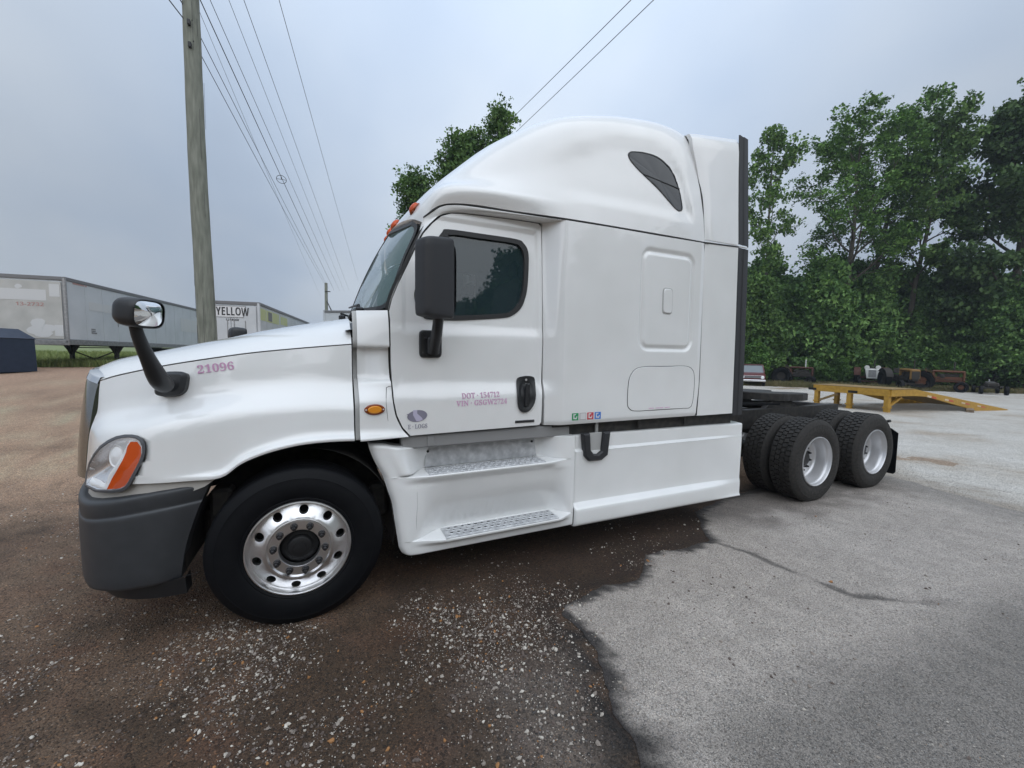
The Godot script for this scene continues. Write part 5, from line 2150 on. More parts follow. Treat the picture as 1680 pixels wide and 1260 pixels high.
func chassis(t: Node) -> void:
	var mb: MB
	for s in [1.0, -1.0]:
		mb = MB.new()
		mb.box(fp(Vector3(3.55, 0.90, CZ + 0.42), s), Vector3(8.0, 0.27, 0.08), Basis(), 0.01)
		mb.box(fp(Vector3(3.55, 1.03, CZ + 0.40), s), Vector3(8.0, 0.012, 0.12))
		part("frame_rail", mb, M.chassis_black, t)
	for x in [-0.9, 1.0, 4.45, 5.1, 6.24, 7.5]:
		mb = MB.new()
		mb.box(Vector3(x, 0.90, CZ), Vector3(0.12, 0.24, 0.80), Basis(), 0.01)
		part("crossmember", mb, M.chassis_black, t)
	# sleeper's rear wall and floor
	mb = MB.new()
	mb.box(Vector3(3.50, 2.42, CZ), Vector3(0.04, 2.50, 1.9))
	part("sleeper_rear_wall", mb, M.grey_paint, t)
	mb = MB.new()
	mb.box(Vector3(2.70, 1.16, CZ), Vector3(1.62, 0.04, 2.30))
	part("sleeper_floor", mb, M.chassis_black, t)
	# deck plate and fifth wheel
	mb = MB.new()
	mb.box(Vector3(4.85, 1.07, CZ), Vector3(1.0, 0.012, 0.95), Basis(), 0.003)
	for k in 9:
		mb.box(Vector3(4.42 + 0.105 * k, 1.078, CZ), Vector3(0.02, 0.006, 0.9))
	part("deck_plate", mb, M.chassis_black, t)
	var fw := PackedVector2Array()
	for k in 21:
		var a := lerpf(PI * 0.42, PI * 1.58, k / 20.0)
		fw.append(Vector2(6.16 + cos(a) * 0.46, -sin(a) * 0.46))
	fw.append_array(loop2([6.55, 0.46, 6.86, 0.36, 6.86, 0.20, 6.42, 0.05, 6.42, -0.05, 6.86, -0.20, 6.86, -0.36, 6.55, -0.46]))
	mb = MB.new()
	mb.slab(fw, 0.11, Vector3(0, 1.13, CZ), Basis(Vector3(1, 0.0, 0), Vector3(0, 0, -1), Vector3(0, 1, 0)), 0.012)
	var f5 := part("fifth_wheel", mb, M.chassis_black, t)
	f5.rotation.z = -0.035
	f5.position.y = 0.22
	for s in [1.0, -1.0]:
		mb = MB.new()
		mb.slab(loop2([5.75, 1.03, 6.6, 1.03, 6.36, 1.19, 6.02, 1.19]), 0.06, fp(Vector3(0, -0.01, CZ + 0.34), s), Basis(), 0.005)
		var br := part("bracket", mb, M.chassis_black, f5)
		br.position.y = -0.02
		mb = MB.new()
		mb.bar(fp(Vector3(4.4, 1.16, CZ + 0.45), s), fp(Vector3(6.0, 1.10, CZ + 0.48), s), 0.035, 0.03)
		part("air_line", mb, M.rubber, t)
	# axles and suspension
	for x in [5.576, 6.896]:
		mb = MB.new()
		mb.tube(PackedVector3Array([Vector3(x, 0.5, -0.3), Vector3(x, 0.5, 2 * CZ + 0.3)]), PackedFloat32Array([0.075]), 12)
		mb.lathe(PackedVector2Array([Vector2(0.0, -0.2), Vector2(0.16, -0.16), Vector2(0.22, 0.0), Vector2(0.16, 0.16), Vector2(0.0, 0.2)]), Vector3(x, 0.52, CZ), Basis(Vector3(0, 1, 0), Vector3(0, 0, 1), Vector3(1, 0, 0)), 20)
		part("rear_axle", mb, M.chassis_black, t)
		for s in [1.0, -1.0]:
			mb = MB.new()
			mb.lathe(PackedVector2Array([Vector2(0.0, 0.0), Vector2(0.11, 0.0), Vector2(0.135, 0.06), Vector2(0.135, 0.20), Vector2(0.11, 0.26), Vector2(0.0, 0.26)]), fp(Vector3(x + 0.42, 0.56, CZ + 0.42), s), Basis(Vector3(1, 0, 0), Vector3(0, 0, -1), Vector3(0, 1, 0)), 16)
			part("air_spring", mb, M.rubber, t)
	mb = MB.new()
	mb.box(Vector3(0, 0.46, CZ), Vector3(0.11, 0.12, 1.8), Basis(), 0.02)
	mb.box(Vector3(0.02, 0.60, CZ + 0.46), Vector3(1.5, 0.05, 0.09), Basis(), 0.01)
	mb.box(Vector3(0.02, 0.60, CZ - 0.46), Vector3(1.5, 0.05, 0.09), Basis(), 0.01)
	part("front_axle", mb, M.chassis_black, t)
	mb = MB.new()
	mb.box(Vector3(-0.2, 1.15, CZ), Vector3(1.3, 0.75, 1.0), Basis(), 0.1)
	mb.box(Vector3(-0.95, 1.2, CZ), Vector3(0.1, 0.8, 1.4), Basis(), 0.02)
	part("engine", mb, M.chassis_black, t)
	for s in [1.0, -1.0]:
		mb = MB.new()
		for q in [[-0.45, 0.72, -0.28, 0.30], [-0.52, 0.60, -0.45, 0.22], [0.52, 0.62, -0.4, 0.25]]:
			mb.box(fp(Vector3(q[0], q[1], q[2]), s), Vector3(0.12, q[3], 0.14), Basis(), 0.02)
		mb.tube(fl(PackedVector3Array([Vector3(-0.42, 0.78, -0.30), Vector3(-0.48, 0.58, -0.20), Vector3(-0.40, 0.52, -0.28), Vector3(-0.30, 0.62, -0.40)]), s), PackedFloat32Array([0.012]), 6)
		part("steering_linkage", mb, M.chassis_black, t)
		# mud flaps
		mb = MB.new()
		mb.slab(loop2([-0.62, 0.10, -0.60, 0.07, -0.14, 0.07, -0.115, 0.10, -0.115, 0.68, -0.20, 0.74, -0.62, 0.74]), 0.012, fp(Vector3(7.73, 0, 0.04), s), Basis(Vector3(0, 0, s), Vector3(0, 1, 0), Vector3(-s, 0, 0)), 0.003)
		var mf := part("mud_flap", mb, M.rubber, t)
		mb = MB.new()
		mb.tube(fl(PackedVector3Array([Vector3(7.62, 0.80, CZ + 0.4), Vector3(7.68, 0.80, -0.3), Vector3(7.60, 0.86, -0.13)]), s), PackedFloat32Array([0.02]), 7, true)
		part("hanger", mb, M.chassis_black, mf)


func tyre_profile(drive: bool) -> PackedVector2Array:
	# (radius, height outward); the rim flange plane is at 0 and the tyre reaches back to -0.285
	var half := [Vector2(0.296, -0.010), Vector2(0.308, 0.004), Vector2(0.322, 0.010), Vector2(0.326, 0.007), Vector2(0.345, 0.016), Vector2(0.385, 0.023), Vector2(0.425, 0.019), Vector2(0.448, 0.013), Vector2(0.452, 0.015), Vector2(0.457, 0.011), Vector2(0.482, 0.000), Vector2(0.499, -0.013), Vector2(0.508, -0.024), Vector2(0.512 if not drive else 0.500, -0.036)]
	var p := PackedVector2Array(half)
	if not drive:
		for z in [-0.078, -0.117, -0.157, -0.196]:
			p.append_array([Vector2(0.5145, z + 0.005), Vector2(0.502, z + 0.003), Vector2(0.502, z - 0.003), Vector2(0.5145, z - 0.005)])
	for k in range(half.size() - 1, -1, -1):
		p.append(Vector2(half[k].x, -0.275 - half[k].y))
	p.reverse()
	return p


func wheels(t: Node) -> void:
	var yc := 0.4986
	# steer wheel
	var w := Node3D.new()
	hang(w, "front_wheel", t)
	w.position = Vector3(0, yc, 0)
	var mb := MB.new()
	mb.lathe(tyre_profile(false), Vector3.ZERO, Basis(), 96)
	part("tyre", mb, M.rubber, w)
	mb = MB.new()
	# outer lip and the outside of the barrel
	mb.lathe(PackedVector2Array([Vector2(0.262, -0.25), Vector2(0.262, -0.06), Vector2(0.295, -0.018), Vector2(0.305, 0.0), Vector2(0.303, 0.010), Vector2(0.296, 0.012), Vector2(0.290, 0.004), Vector2(0.288, -0.020), Vector2(0.280, -0.030)]), Vector3.ZERO, Basis(), 72)
	# face with ten hand holes
	var face := func(r: float) -> float: return interp([0.185, 0.20, 0.215, 0.25, 0.268, 0.281], [0.012, 0.010, 0.002, -0.017, -0.026, -0.031], r)
	for k in 10:
		var mid := TAU * (k + 0.32) / 10.0
		var hc := Vector2(cos(mid), sin(mid)) * 0.243
		var outer := PackedVector3Array()
		var inner := PackedVector3Array()
		var outline := PackedVector2Array()
		for q in 9:
			outline.append(Vector2(mid - PI / 10.0 + PI / 5.0 * q / 8.0, 0.281))
		for q in range(1, 5):
			outline.append(Vector2(mid + PI / 10.0, lerpf(0.281, 0.190, q / 5.0)))
		for q in 9:
			outline.append(Vector2(mid + PI / 10.0 - PI / 5.0 * q / 8.0, 0.190))
		for q in range(1, 5):
			outline.append(Vector2(mid - PI / 10.0, lerpf(0.190, 0.281, q / 5.0)))
		var P := [PackedVector3Array(), PackedVector3Array(), PackedVector3Array(), PackedVector3Array(), PackedVector3Array()]
		for q in outline.size() + 1:
			var o := outline[q % outline.size()]
			var a := Vector2(cos(o.x), sin(o.x)) * o.y
			var d := (a - hc).normalized()
			for z in 4:
				var p := a.lerp(hc + d * 0.0275, z / 3.0)
				P[z].append(Vector3(p.x, p.y, face.call(p.length()) - (0.003 if z == 3 else 0.0)))
			var e := hc + d * 0.0255
			P[4].append(Vector3(e.x, e.y, face.call(e.length()) - 0.035))
		mb.grid(P.slice(0, 4), Vector3(0, 0, 1), true)
		mb.grid([P[3], P[4]], Vector3(0, 0, 1), true)
	mb.lathe(PackedVector2Array([Vector2(0.192, 0.0115), Vector2(0.188, 0.014), Vector2(0.183, 0.013), Vector2(0.180, 0.004), Vector2(0.176, 0.001), Vector2(0.174, 0.003), Vector2(0.120, 0.003), Vector2(0.116, -0.002), Vector2(0.115, -0.04)]), Vector3.ZERO, Basis(), 72)
	part("rim", mb, M.polished_aluminium, w)
	mb = MB.new()
	mb.lathe(PackedVector2Array([Vector2(0.27, -0.12), Vector2(0.02, -0.12)]), Vector3.ZERO, Basis(), 32)
	part("brake_drum", mb, M.hole_black, w)
	mb = MB.new()
	mb.lathe(PackedVector2Array([Vector2(0.1145, -0.10), Vector2(0.112, -0.055), Vector2(0.100, -0.045), Vector2(0.082, -0.040), Vector2(0.076, -0.038), Vector2(0.070, -0.012), Vector2(0.060, -0.004), Vector2(0.036, -0.002), Vector2(0.034, 0.004), Vector2(0.0, 0.006)]), Vector3.ZERO, Basis(), 40)
	part("hub", mb, M.hub_black, w)
	var nut := MB.new()
	nut.lathe(PackedVector2Array([Vector2(0.0215, 0.0), Vector2(0.0215, 0.006), Vector2(0.019, 0.008)]), Vector3.ZERO, Basis(), 16)
	nut.lathe(PackedVector2Array([Vector2(0.018, 0.006), Vector2(0.018, 0.026), Vector2(0.016, 0.028)]), Vector3.ZERO, Basis(), 6)
	nut.lathe(PackedVector2Array([Vector2(0.016, 0.028), Vector2(0.0105, 0.028), Vector2(0.0105, 0.046), Vector2(0.008, 0.048), Vector2(0.0, 0.048)]), Vector3.ZERO, Basis(), 10)
	var nm_ := nut.mesh(M.nut_steel)
	for k in 10:
		var a := TAU * (k + 0.82) / 10.0
		again(nm_, "lug_nut", w, Transform3D(Basis(), Vector3(cos(a) * 0.147, sin(a) * 0.147, 0.003)))
	var w2 := w.duplicate()
	hang(w2, "front_wheel", t)
	w2.position = Vector3(0, yc, 2 * CZ)
	w2.rotation.y = PI
	# drive wheels: deep dish outside, its mate behind it
	var tyre := MB.new()
	tyre.lathe(tyre_profile(true), Vector3.ZERO, Basis(), 72)
	var tm := tyre.mesh(M.dusty_rubber)
	var rim := MB.new()
	rim.lathe(PackedVector2Array([Vector2(0.255, -0.27), Vector2(0.262, -0.06), Vector2(0.295, -0.014), Vector2(0.305, 0.0), Vector2(0.303, 0.010), Vector2(0.295, 0.012), Vector2(0.289, 0.004), Vector2(0.286, -0.020), Vector2(0.278, -0.034), Vector2(0.272, -0.040), Vector2(0.262, -0.085), Vector2(0.258, -0.090), Vector2(0.254, -0.14), Vector2(0.245, -0.165), Vector2(0.225, -0.178), Vector2(0.19, -0.186), Vector2(0.14, -0.188), Vector2(0.112, -0.188)]), Vector3.ZERO, Basis(), 64)
	var rm := rim.mesh(M.silver_wheel)
	var hub := MB.new()
	hub.lathe(PackedVector2Array([Vector2(0.113, -0.21), Vector2(0.112, -0.155), Vector2(0.104, -0.148), Vector2(0.09, -0.146), Vector2(0.085, -0.130), Vector2(0.055, -0.125), Vector2(0.0, -0.124)]), Vector3.ZERO, Basis(), 28)
	var hm := hub.mesh(M.black_paint)
	var r := RandomNumberGenerator.new()
	r.seed = 3
	var blk := MB.new()
	for row in 4:
		for k in 52:
			var a := TAU * (k + 0.5 * (row % 2)) / 52.0
			var zz := -0.052 - row * 0.057
			var B := Basis(Vector3(0, 0, 1), a) * Basis(Vector3(1, 0, 0), 0.25 if row == 1 else (-0.25 if row == 2 else 0.0))
			blk.box(Basis(Vector3(0, 0, 1), a) * Vector3(0.505, 0, zz), Vector3(0.021, 0.048 - r.randf() * 0.002, 0.049), B)
	for k in 52:
		for e in 2:
			var a := TAU * (k + 0.5 * e) / 52.0
			blk.box(Basis(Vector3(0, 0, 1), a) * Vector3(0.492, 0, [-0.026, -0.249][e]), Vector3(0.034, 0.043, 0.012), Basis(Vector3(0, 0, 1), a) * Basis(Vector3(0, 1, 0), [0.5, -0.5][e]))
	var bm := blk.mesh(M.dusty_rubber)
	for x in [5.576, 6.896]:
		for s in [1.0, -1.0]:
			for inner in 2:
				var d := Node3D.new()
				hang(d, "drive_wheel", t)
				d.position = fp(Vector3(x, yc, 0.010 - 0.345 * inner - (0.0 if inner == 0 else 0.275)), s)
				if (inner == 1) == (s > 0.0):
					d.rotation.y = PI
				if inner == 1:
					d.position = fp(Vector3(x, yc, 0.010 - 0.345 - 0.275), s)
				d.rotation.z = 0.3 * x + inner
				again(tm, "tyre", d)
				stuff(again(bm, "tread_block", d))
				again(rm, "rim", d)
				if inner == 0:
					again(hm, "hub", d)
					for k in 10:
						var a := TAU * k / 10.0
						again(nm_, "lug_nut", d, Transform3D(Basis(), Vector3(cos(a) * 0.146, sin(a) * 0.146, -0.187)))
var HEAD := PackedVector3Array([Vector3(-1.098, 0.962, -0.275), Vector3(-1.095, 0.989, -0.276), Vector3(-1.091, 1.036, -0.285), Vector3(-1.054, 1.103, -0.234), Vector3(-1.015, 1.154, -0.194), Vector3(-0.973, 1.197, -0.156), Vector3(-0.930, 1.229, -0.128), Vector3(-0.891, 1.251, -0.107), Vector3(-0.850, 1.262, -0.087), Vector3(-0.815, 1.264, -0.069), Vector3(-0.788, 1.259, -0.059), Vector3(-0.766, 1.244, -0.047), Vector3(-0.754, 1.214, -0.040), Vector3(-0.755, 1.176, -0.038), Vector3(-0.766, 1.137, -0.037), Vector3(-0.786, 1.093, -0.039), Vector3(-0.807, 1.050, -0.043), Vector3(-0.828, 1.011, -0.053), Vector3(-0.847, 0.984, -0.061), Vector3(-0.869, 0.972, -0.070), Vector3(-0.922, 0.963, -0.097), Vector3(-1.005, 0.956, -0.159)])
var HEAD_AMBER := PackedVector3Array([Vector3(-0.820, 1.236, -0.063), Vector3(-0.776, 1.236, -0.048), Vector3(-0.760, 1.205, -0.045), Vector3(-0.762, 1.160, -0.043), Vector3(-0.778, 1.107, -0.046), Vector3(-0.802, 1.048, -0.051), Vector3(-0.825, 1.003, -0.061), Vector3(-0.846, 0.982, -0.070), Vector3(-0.890, 0.974, -0.085), Vector3(-0.935, 0.972, -0.103), Vector3(-0.905, 1.034, -0.089), Vector3(-0.876, 1.083, -0.073), Vector3(-0.849, 1.134, -0.065), Vector3(-0.832, 1.177, -0.065)])


# ================================================================ the yard
func yard_materials() -> void:
	var m := mat("pole_wood", Color.WHITE, 0.9)
	vary(m, lin(0.135, 0.145, 0.118), lin(0.29, 0.30, 0.255), 0.02, 1.6, 14, 0.0)
	m.uv1_scale = Vector3(3.0, 0.35, 3.0)
	mat("cable", lin(0.03, 0.03, 0.033), 0.6)
	m = mat("trailer_white", Color.WHITE, 0.5)
	vary(m, lin(0.46, 0.49, 0.51), lin(0.56, 0.585, 0.61), 0.012, 0.25, 15)  # lightened: lens haze over the left trailer is put into this white
	m = mat("trailer_nose", Color.WHITE, 0.55)
	vary(m, lin(0.36, 0.36, 0.34), lin(0.48, 0.48, 0.455), 0.012, 0.3, 16)  # lightened likewise for the haze
	mat("patch_white", lin(0.62, 0.63, 0.64), 0.5)
	mat("faded_patch", lin(0.53, 0.54, 0.54), 0.5)
	m = mat("dull_aluminium", Color.WHITE, 0.45, 0.6)
	vary(m, lin(0.22, 0.22, 0.22), lin(0.36, 0.36, 0.36), 0.03, 0.8, 17)
	mat("dark_rail", lin(0.15, 0.15, 0.155), 0.5)
	mat("faded_red", lin(0.40, 0.24, 0.22), 0.6)
	mat("pale_green_yellow", lin(0.48, 0.52, 0.26), 0.6)
	mat("print_black", lin(0.02, 0.02, 0.022), 0.6)
	m = mat("dumpster_blue", Color.WHITE, 0.5)
	vary(m, lin(0.012, 0.022, 0.045), lin(0.022, 0.036, 0.068), 0.02, 0.8, 18)
	m = mat("ramp_yellow", Color.WHITE, 0.55)
	vary(m, lin(0.36, 0.20, 0.025), lin(0.52, 0.30, 0.04), 0.03, 0.7, 19)
	m = mat("ramp_deck", Color.WHITE, 0.7)
	vary(m, lin(0.16, 0.11, 0.06), lin(0.36, 0.23, 0.07), 0.03, 0.7, 20)
	mat("reflector_red", lin(0.50, 0.07, 0.03), 0.4)
	mat("reflector_white", lin(0.62, 0.50, 0.36), 0.4)
	m = mat("rust_red", Color.WHITE, 0.8)
	vary(m, lin(0.035, 0.016, 0.012), lin(0.13, 0.042, 0.026), 0.05, 1.2, 22)
	m = mat("rust_orange", Color.WHITE, 0.8)
	vary(m, lin(0.055, 0.024, 0.014), lin(0.20, 0.070, 0.03), 0.05, 1.2, 23)
	m = mat("tractor_yellow", Color.WHITE, 0.7)
	vary(m, lin(0.10, 0.055, 0.02), lin(0.40, 0.22, 0.05), 0.05, 1.2, 24)
	mat("tractor_white", lin(0.60, 0.60, 0.57), 0.5)
	m = mat("dark_iron", Color.WHITE, 0.8)
	vary(m, lin(0.014, 0.014, 0.014), lin(0.055, 0.045, 0.036), 0.05, 1.2, 25)
	mat("car_maroon", lin(0.11, 0.022, 0.022), 0.35)
	mat("car_glass", lin(0.16, 0.19, 0.21), 0.1)
	m = mat("wood_plank", Color.WHITE, 0.9)
	vary(m, lin(0.14, 0.10, 0.07), lin(0.28, 0.22, 0.16), 0.03, 1.0, 26)


func yard() -> void:
	yard_materials()
	poles()
	trailers()
	dumpster()
	ramp()
	car()
	tractors()
	grass()


func cable(called: String, label: String, a: Vector3, b: Vector3, sag: float, r: float, group := "wires overhead") -> MeshInstance3D:
	var L := PackedVector3Array()
	var mid := (a + b) * 0.5
	for k in 25:
		var f := k / 24.0
		L.append(a.lerp(b, f) - mid - Vector3(0, sag * 4.0 * f * (1.0 - f), 0))
	var mb := MB.new()
	mb.tube(L, PackedFloat32Array([r]), 5)
	var o := part(called, mb, M.cable, self)
	o.position = mid
	tag(o, label, "wire", group)
	return o


func poles() -> void:
	var base := Vector3(-2.0, lie(-2.0, -7.12), -7.12)
	var t := thing("utility_pole", "tall weathered grey wooden utility pole rising behind the truck's hood", "utility pole", base)
	var mb := MB.new()
	var L := PackedVector3Array()
	var R := PackedFloat32Array()
	for k in 30:
		var f := k / 29.0
		L.append(Vector3(-0.10 * f + 0.012 * sin(f * 9.0), 10.6 * f - 0.4, -0.06 * f))
		R.append(lerpf(0.168, 0.128, f) + 0.002 * sin(k * 2.1))
	mb.tube(L, R, 20, true)
	# drying cracks down the grain
	part("shaft", mb, M.pole_wood, t)
	mb = MB.new()
	var r := RandomNumberGenerator.new()
	r.seed = 8
	for k in 26:
		var a := r.randf_range(0.0, TAU)
		var y := r.randf_range(0.5, 9.0)
		var f := y / 10.6
		var rad := lerpf(0.168, 0.128, f) + 0.0006
		var e := Vector3(cos(a), 0, sin(a))
		mb.bar(Vector3(-0.10 * f, y, -0.06 * f) + e * rad, Vector3(-0.10 * f, y + r.randf_range(0.3, 1.1), -0.06 * f) + e * (rad - 0.001), 0.004, 0.003)
	stuff(part("drying_crack", mb, M.cable, t))
	mb = MB.new()
	for k in 2:
		mb = MB.new()
		mb.box(Vector3(-0.075, [7.35, 7.75][k], 0.10), Vector3(0.05, 0.10, 0.10), Basis(), 0.01)
		part("cable_clamp", mb, M.cable, t)
	mb = MB.new()
	mb.tube(PackedVector3Array([Vector3(-0.25, 8.62, 0.0), Vector3(-0.31, 8.42, 0.05), Vector3(-0.27, 8.20, 0.08), Vector3(-0.19, 8.24, 0.08), Vector3(-0.20, 8.42, 0.04), Vector3(-0.28, 8.60, 0.0)]), PackedFloat32Array([0.008]), 5)
	part("cable_loop", mb, M.cable, t)
	mb = MB.new()
	mb.tube(PackedVector3Array([Vector3(-0.60, 8.9, 0.05), Vector3(-0.52, 8.68, 0.08), Vector3(-0.42, 8.72, 0.06), Vector3(-0.44, 8.86, 0.0), Vector3(-0.34, 8.78, 0.02), Vector3(-0.26, 8.60, 0.05)]), PackedFloat32Array([0.008]), 5)
	part("cable_loop", mb, M.cable, t)
	t = thing("utility_pole", "thin distant utility pole standing left of the windshield's base", "utility pole", Vector3(0.1, lie(0.1, -49.3), -49.3))
	mb = MB.new()
	mb.tube(PackedVector3Array([Vector3(0, -0.3, 0), Vector3(0.05, 9.1, 0)]), PackedFloat32Array([0.20, 0.16]), 12, true)
	part("shaft", mb, M.pole_wood, t)
	mb = MB.new()
	mb.bar(Vector3(-0.1, 8.1, 0.2), Vector3(0.5, 8.1, 0.2), 0.10, 0.10)
	mb.tube(PackedVector3Array([Vector3(0.1, 7.0, 0.2), Vector3(0.7, 5.6, 0.3), Vector3(1.15, 4.7, 0.3)]), PackedFloat32Array([0.05, 0.08, 0.12]), 6, true)
	part("crossarm", mb, M.cable, t)
	# wires along the road: the near ends beyond the frame, the far ends at the distant pole line
	var W := [
		[Vector3(-2.02, 7.62, -7.02), Vector3(0.15, 9.30, -47.45), 0.007, "lower cable running from the near pole's lower clamp to the distant pole"],
		[Vector3(-2.03, 7.99, -7.02), Vector3(0.42, 9.05, -47.2), 0.007, "second cable up on the near pole, running to the distant pole"],
		[Vector3(-1.99, 8.77, -7.56), Vector3(0.95, 8.90, -47.0), 0.010, "thick dark cable that carries the ring-shaped slack hoop"],
		[Vector3(-1.81, 8.77, -7.48), Vector3(1.55, 8.80, -46.8), 0.0065, "wire next right of the thick cable with the hoop"],
		[Vector3(-1.47, 8.77, -7.32), Vector3(2.0, 8.75, -46.5), 0.005, "thin wire third from the right of the bundle left of the cab"],
		[Vector3(-1.20, 8.78, -7.20), Vector3(2.5, 8.85, -46.3), 0.006, "wire second from the right of the bundle left of the cab"],
		[Vector3(-0.56, 8.78, -6.91), Vector3(3.45, 9.9, -46.0), 0.006, "rightmost wire of the bundle, ending behind the windshield's edge"],
		[Vector3(-2.0, 8.45, -7.3), Vector3(-0.4, 8.2, -48.5), 0.004, "faint thin wire starting highest on the near wooden pole"]]
	for k in W.size():
		var q: Array = W[k]
		# those that pass the pole run on over the viewer's side of it
		var near: Vector3 = q[0] + (q[0] - q[1]) * (0.12 if k >= 2 and k < 7 else 0.0)
		cable("overhead_wire", q[3], near, q[1], 0.10, q[2])
	cable("overhead_wire", "left one of the two wires rising steeply above the truck's roof", Vector3(6.6, 9.6, -2.6), Vector3(5.9, 12.2, -29.0), 0.15, 0.009)
	cable("overhead_wire", "right one of the two wires rising steeply above the truck's roof", Vector3(7.1, 9.7, -2.4), Vector3(6.9, 12.2, -28.5), 0.15, 0.009)
	cable("overhead_wire", "lower of the two cables from the pole to the photo's top left corner", Vector3(-2.16, 8.0, -7.1), Vector3(-3.6, 9.3, -5.6), 0.0, 0.010)
	cable("overhead_wire", "upper of the two cables from the pole to the photo's top left corner", Vector3(-2.16, 8.25, -7.1), Vector3(-3.2, 9.6, -6.0), 0.0, 0.010)
	# slack hoop on the thick cable
	var hoop := thing("cable_hoop", "small ring-shaped slack hoop hanging on the thick overhead cable", "cable hoop", Vector3(-1.36, 8.62, -15.95))
	mb = MB.new()
	var C := PackedVector3Array()
	for k in 25:
		var a := TAU * k / 24.0
		C.append(Vector3(cos(a) * 0.17, sin(a) * 0.08, sin(a) * 0.20))
	mb.tube(C, PackedFloat32Array([0.010]), 6)
	part("ring", mb, M.cable, hoop)
	mb = MB.new()
	mb.bar(Vector3(-0.17, 0, 0), Vector3(0.17, 0, 0), 0.012, 0.012)
	mb.bar(Vector3(0, 0.08, 0.20), Vector3(0, 0, 0), 0.02, 0.02)
	part("spoke", mb, M.cable, hoop)


func box_trailer(t: Node, L: float, H: float, nose: bool) -> void:
	# local axes: the near end at z = 0, running back to z = -L; x from -1.3 to 1.3; floor at 1.15
	var mb := MB.new()
	mb.box(Vector3(0, (1.15 + H) / 2.0, -L / 2.0), Vector3(2.56, H - 1.15, L), Basis(), 0.02)
	part("box", mb, M.trailer_white, t)
	mb = MB.new()
	for x in [-1.29, 1.29]:
		mb.box(Vector3(x, H - 0.05, -L / 2.0), Vector3(0.05, 0.16, L + 0.06), Basis(), 0.012)
	mb.box(Vector3(0, H - 0.05, 0.03), Vector3(2.62, 0.16, 0.05), Basis(), 0.012)
	mb.box(Vector3(0, H + 0.012, -L / 2.0), Vector3(2.54, 0.03, L))
	part("roof_rail", mb, M.dark_rail, t)
	mb = MB.new()
	for x in [-1.29, 1.29]:
		mb.box(Vector3(x, 1.22, -L / 2.0), Vector3(0.06, 0.26, L + 0.04), Basis(), 0.012)
	mb.box(Vector3(0, 1.18, 0.03), Vector3(2.62, 0.22, 0.06), Basis(), 0.012)
	part("floor_rail", mb, M.dull_aluminium, t)
	var n := int(L / 1.22)
	var post := MB.new()
	post.box(Vector3.ZERO, Vector3(0.012, H - 1.5, 0.045), Basis(), 0.003)
	var pm := post.mesh(M.trailer_white)
	for k in range(1, n):
		for x in [-1.287, 1.287]:
			again(pm, "seam_strip", t, Transform3D(Basis(), Vector3(x, (1.15 + H) / 2.0 + 0.02, -k * 1.22)))
	for x in [-1.25, 1.25]:
		mb = MB.new()
		mb.box(Vector3(x, (1.15 + H) / 2.0, 0.01), Vector3(0.14, H - 1.15, 0.10), Basis(), 0.03)
		part("corner_post", mb, M.trailer_white if not nose else M.dull_aluminium, t)
	# running gear at the far end
	for z in [-L + 1.4, -L + 2.7]:
		for x in [-1.0, 1.0]:
			mb = MB.new()
			mb.lathe(PackedVector2Array([Vector2(0.0, -0.26), Vector2(0.3, -0.26), Vector2(0.5, -0.24), Vector2(0.52, -0.2), Vector2(0.52, 0.2), Vector2(0.5, 0.24), Vector2(0.3, 0.26), Vector2(0.0, 0.2)]), Vector3(x, 0.52, z), Basis(Vector3(0, 0, 1), Vector3(0, 1, 0), Vector3(1, 0, 0)), 20)
			part("wheel", mb, M.rubber, t)
	mb = MB.new()
	mb.box(Vector3(0, 0.95, -L + 2.05), Vector3(1.6, 0.25, 3.2), Basis(), 0.03)
	part("bogie", mb, M.dark_iron, t)


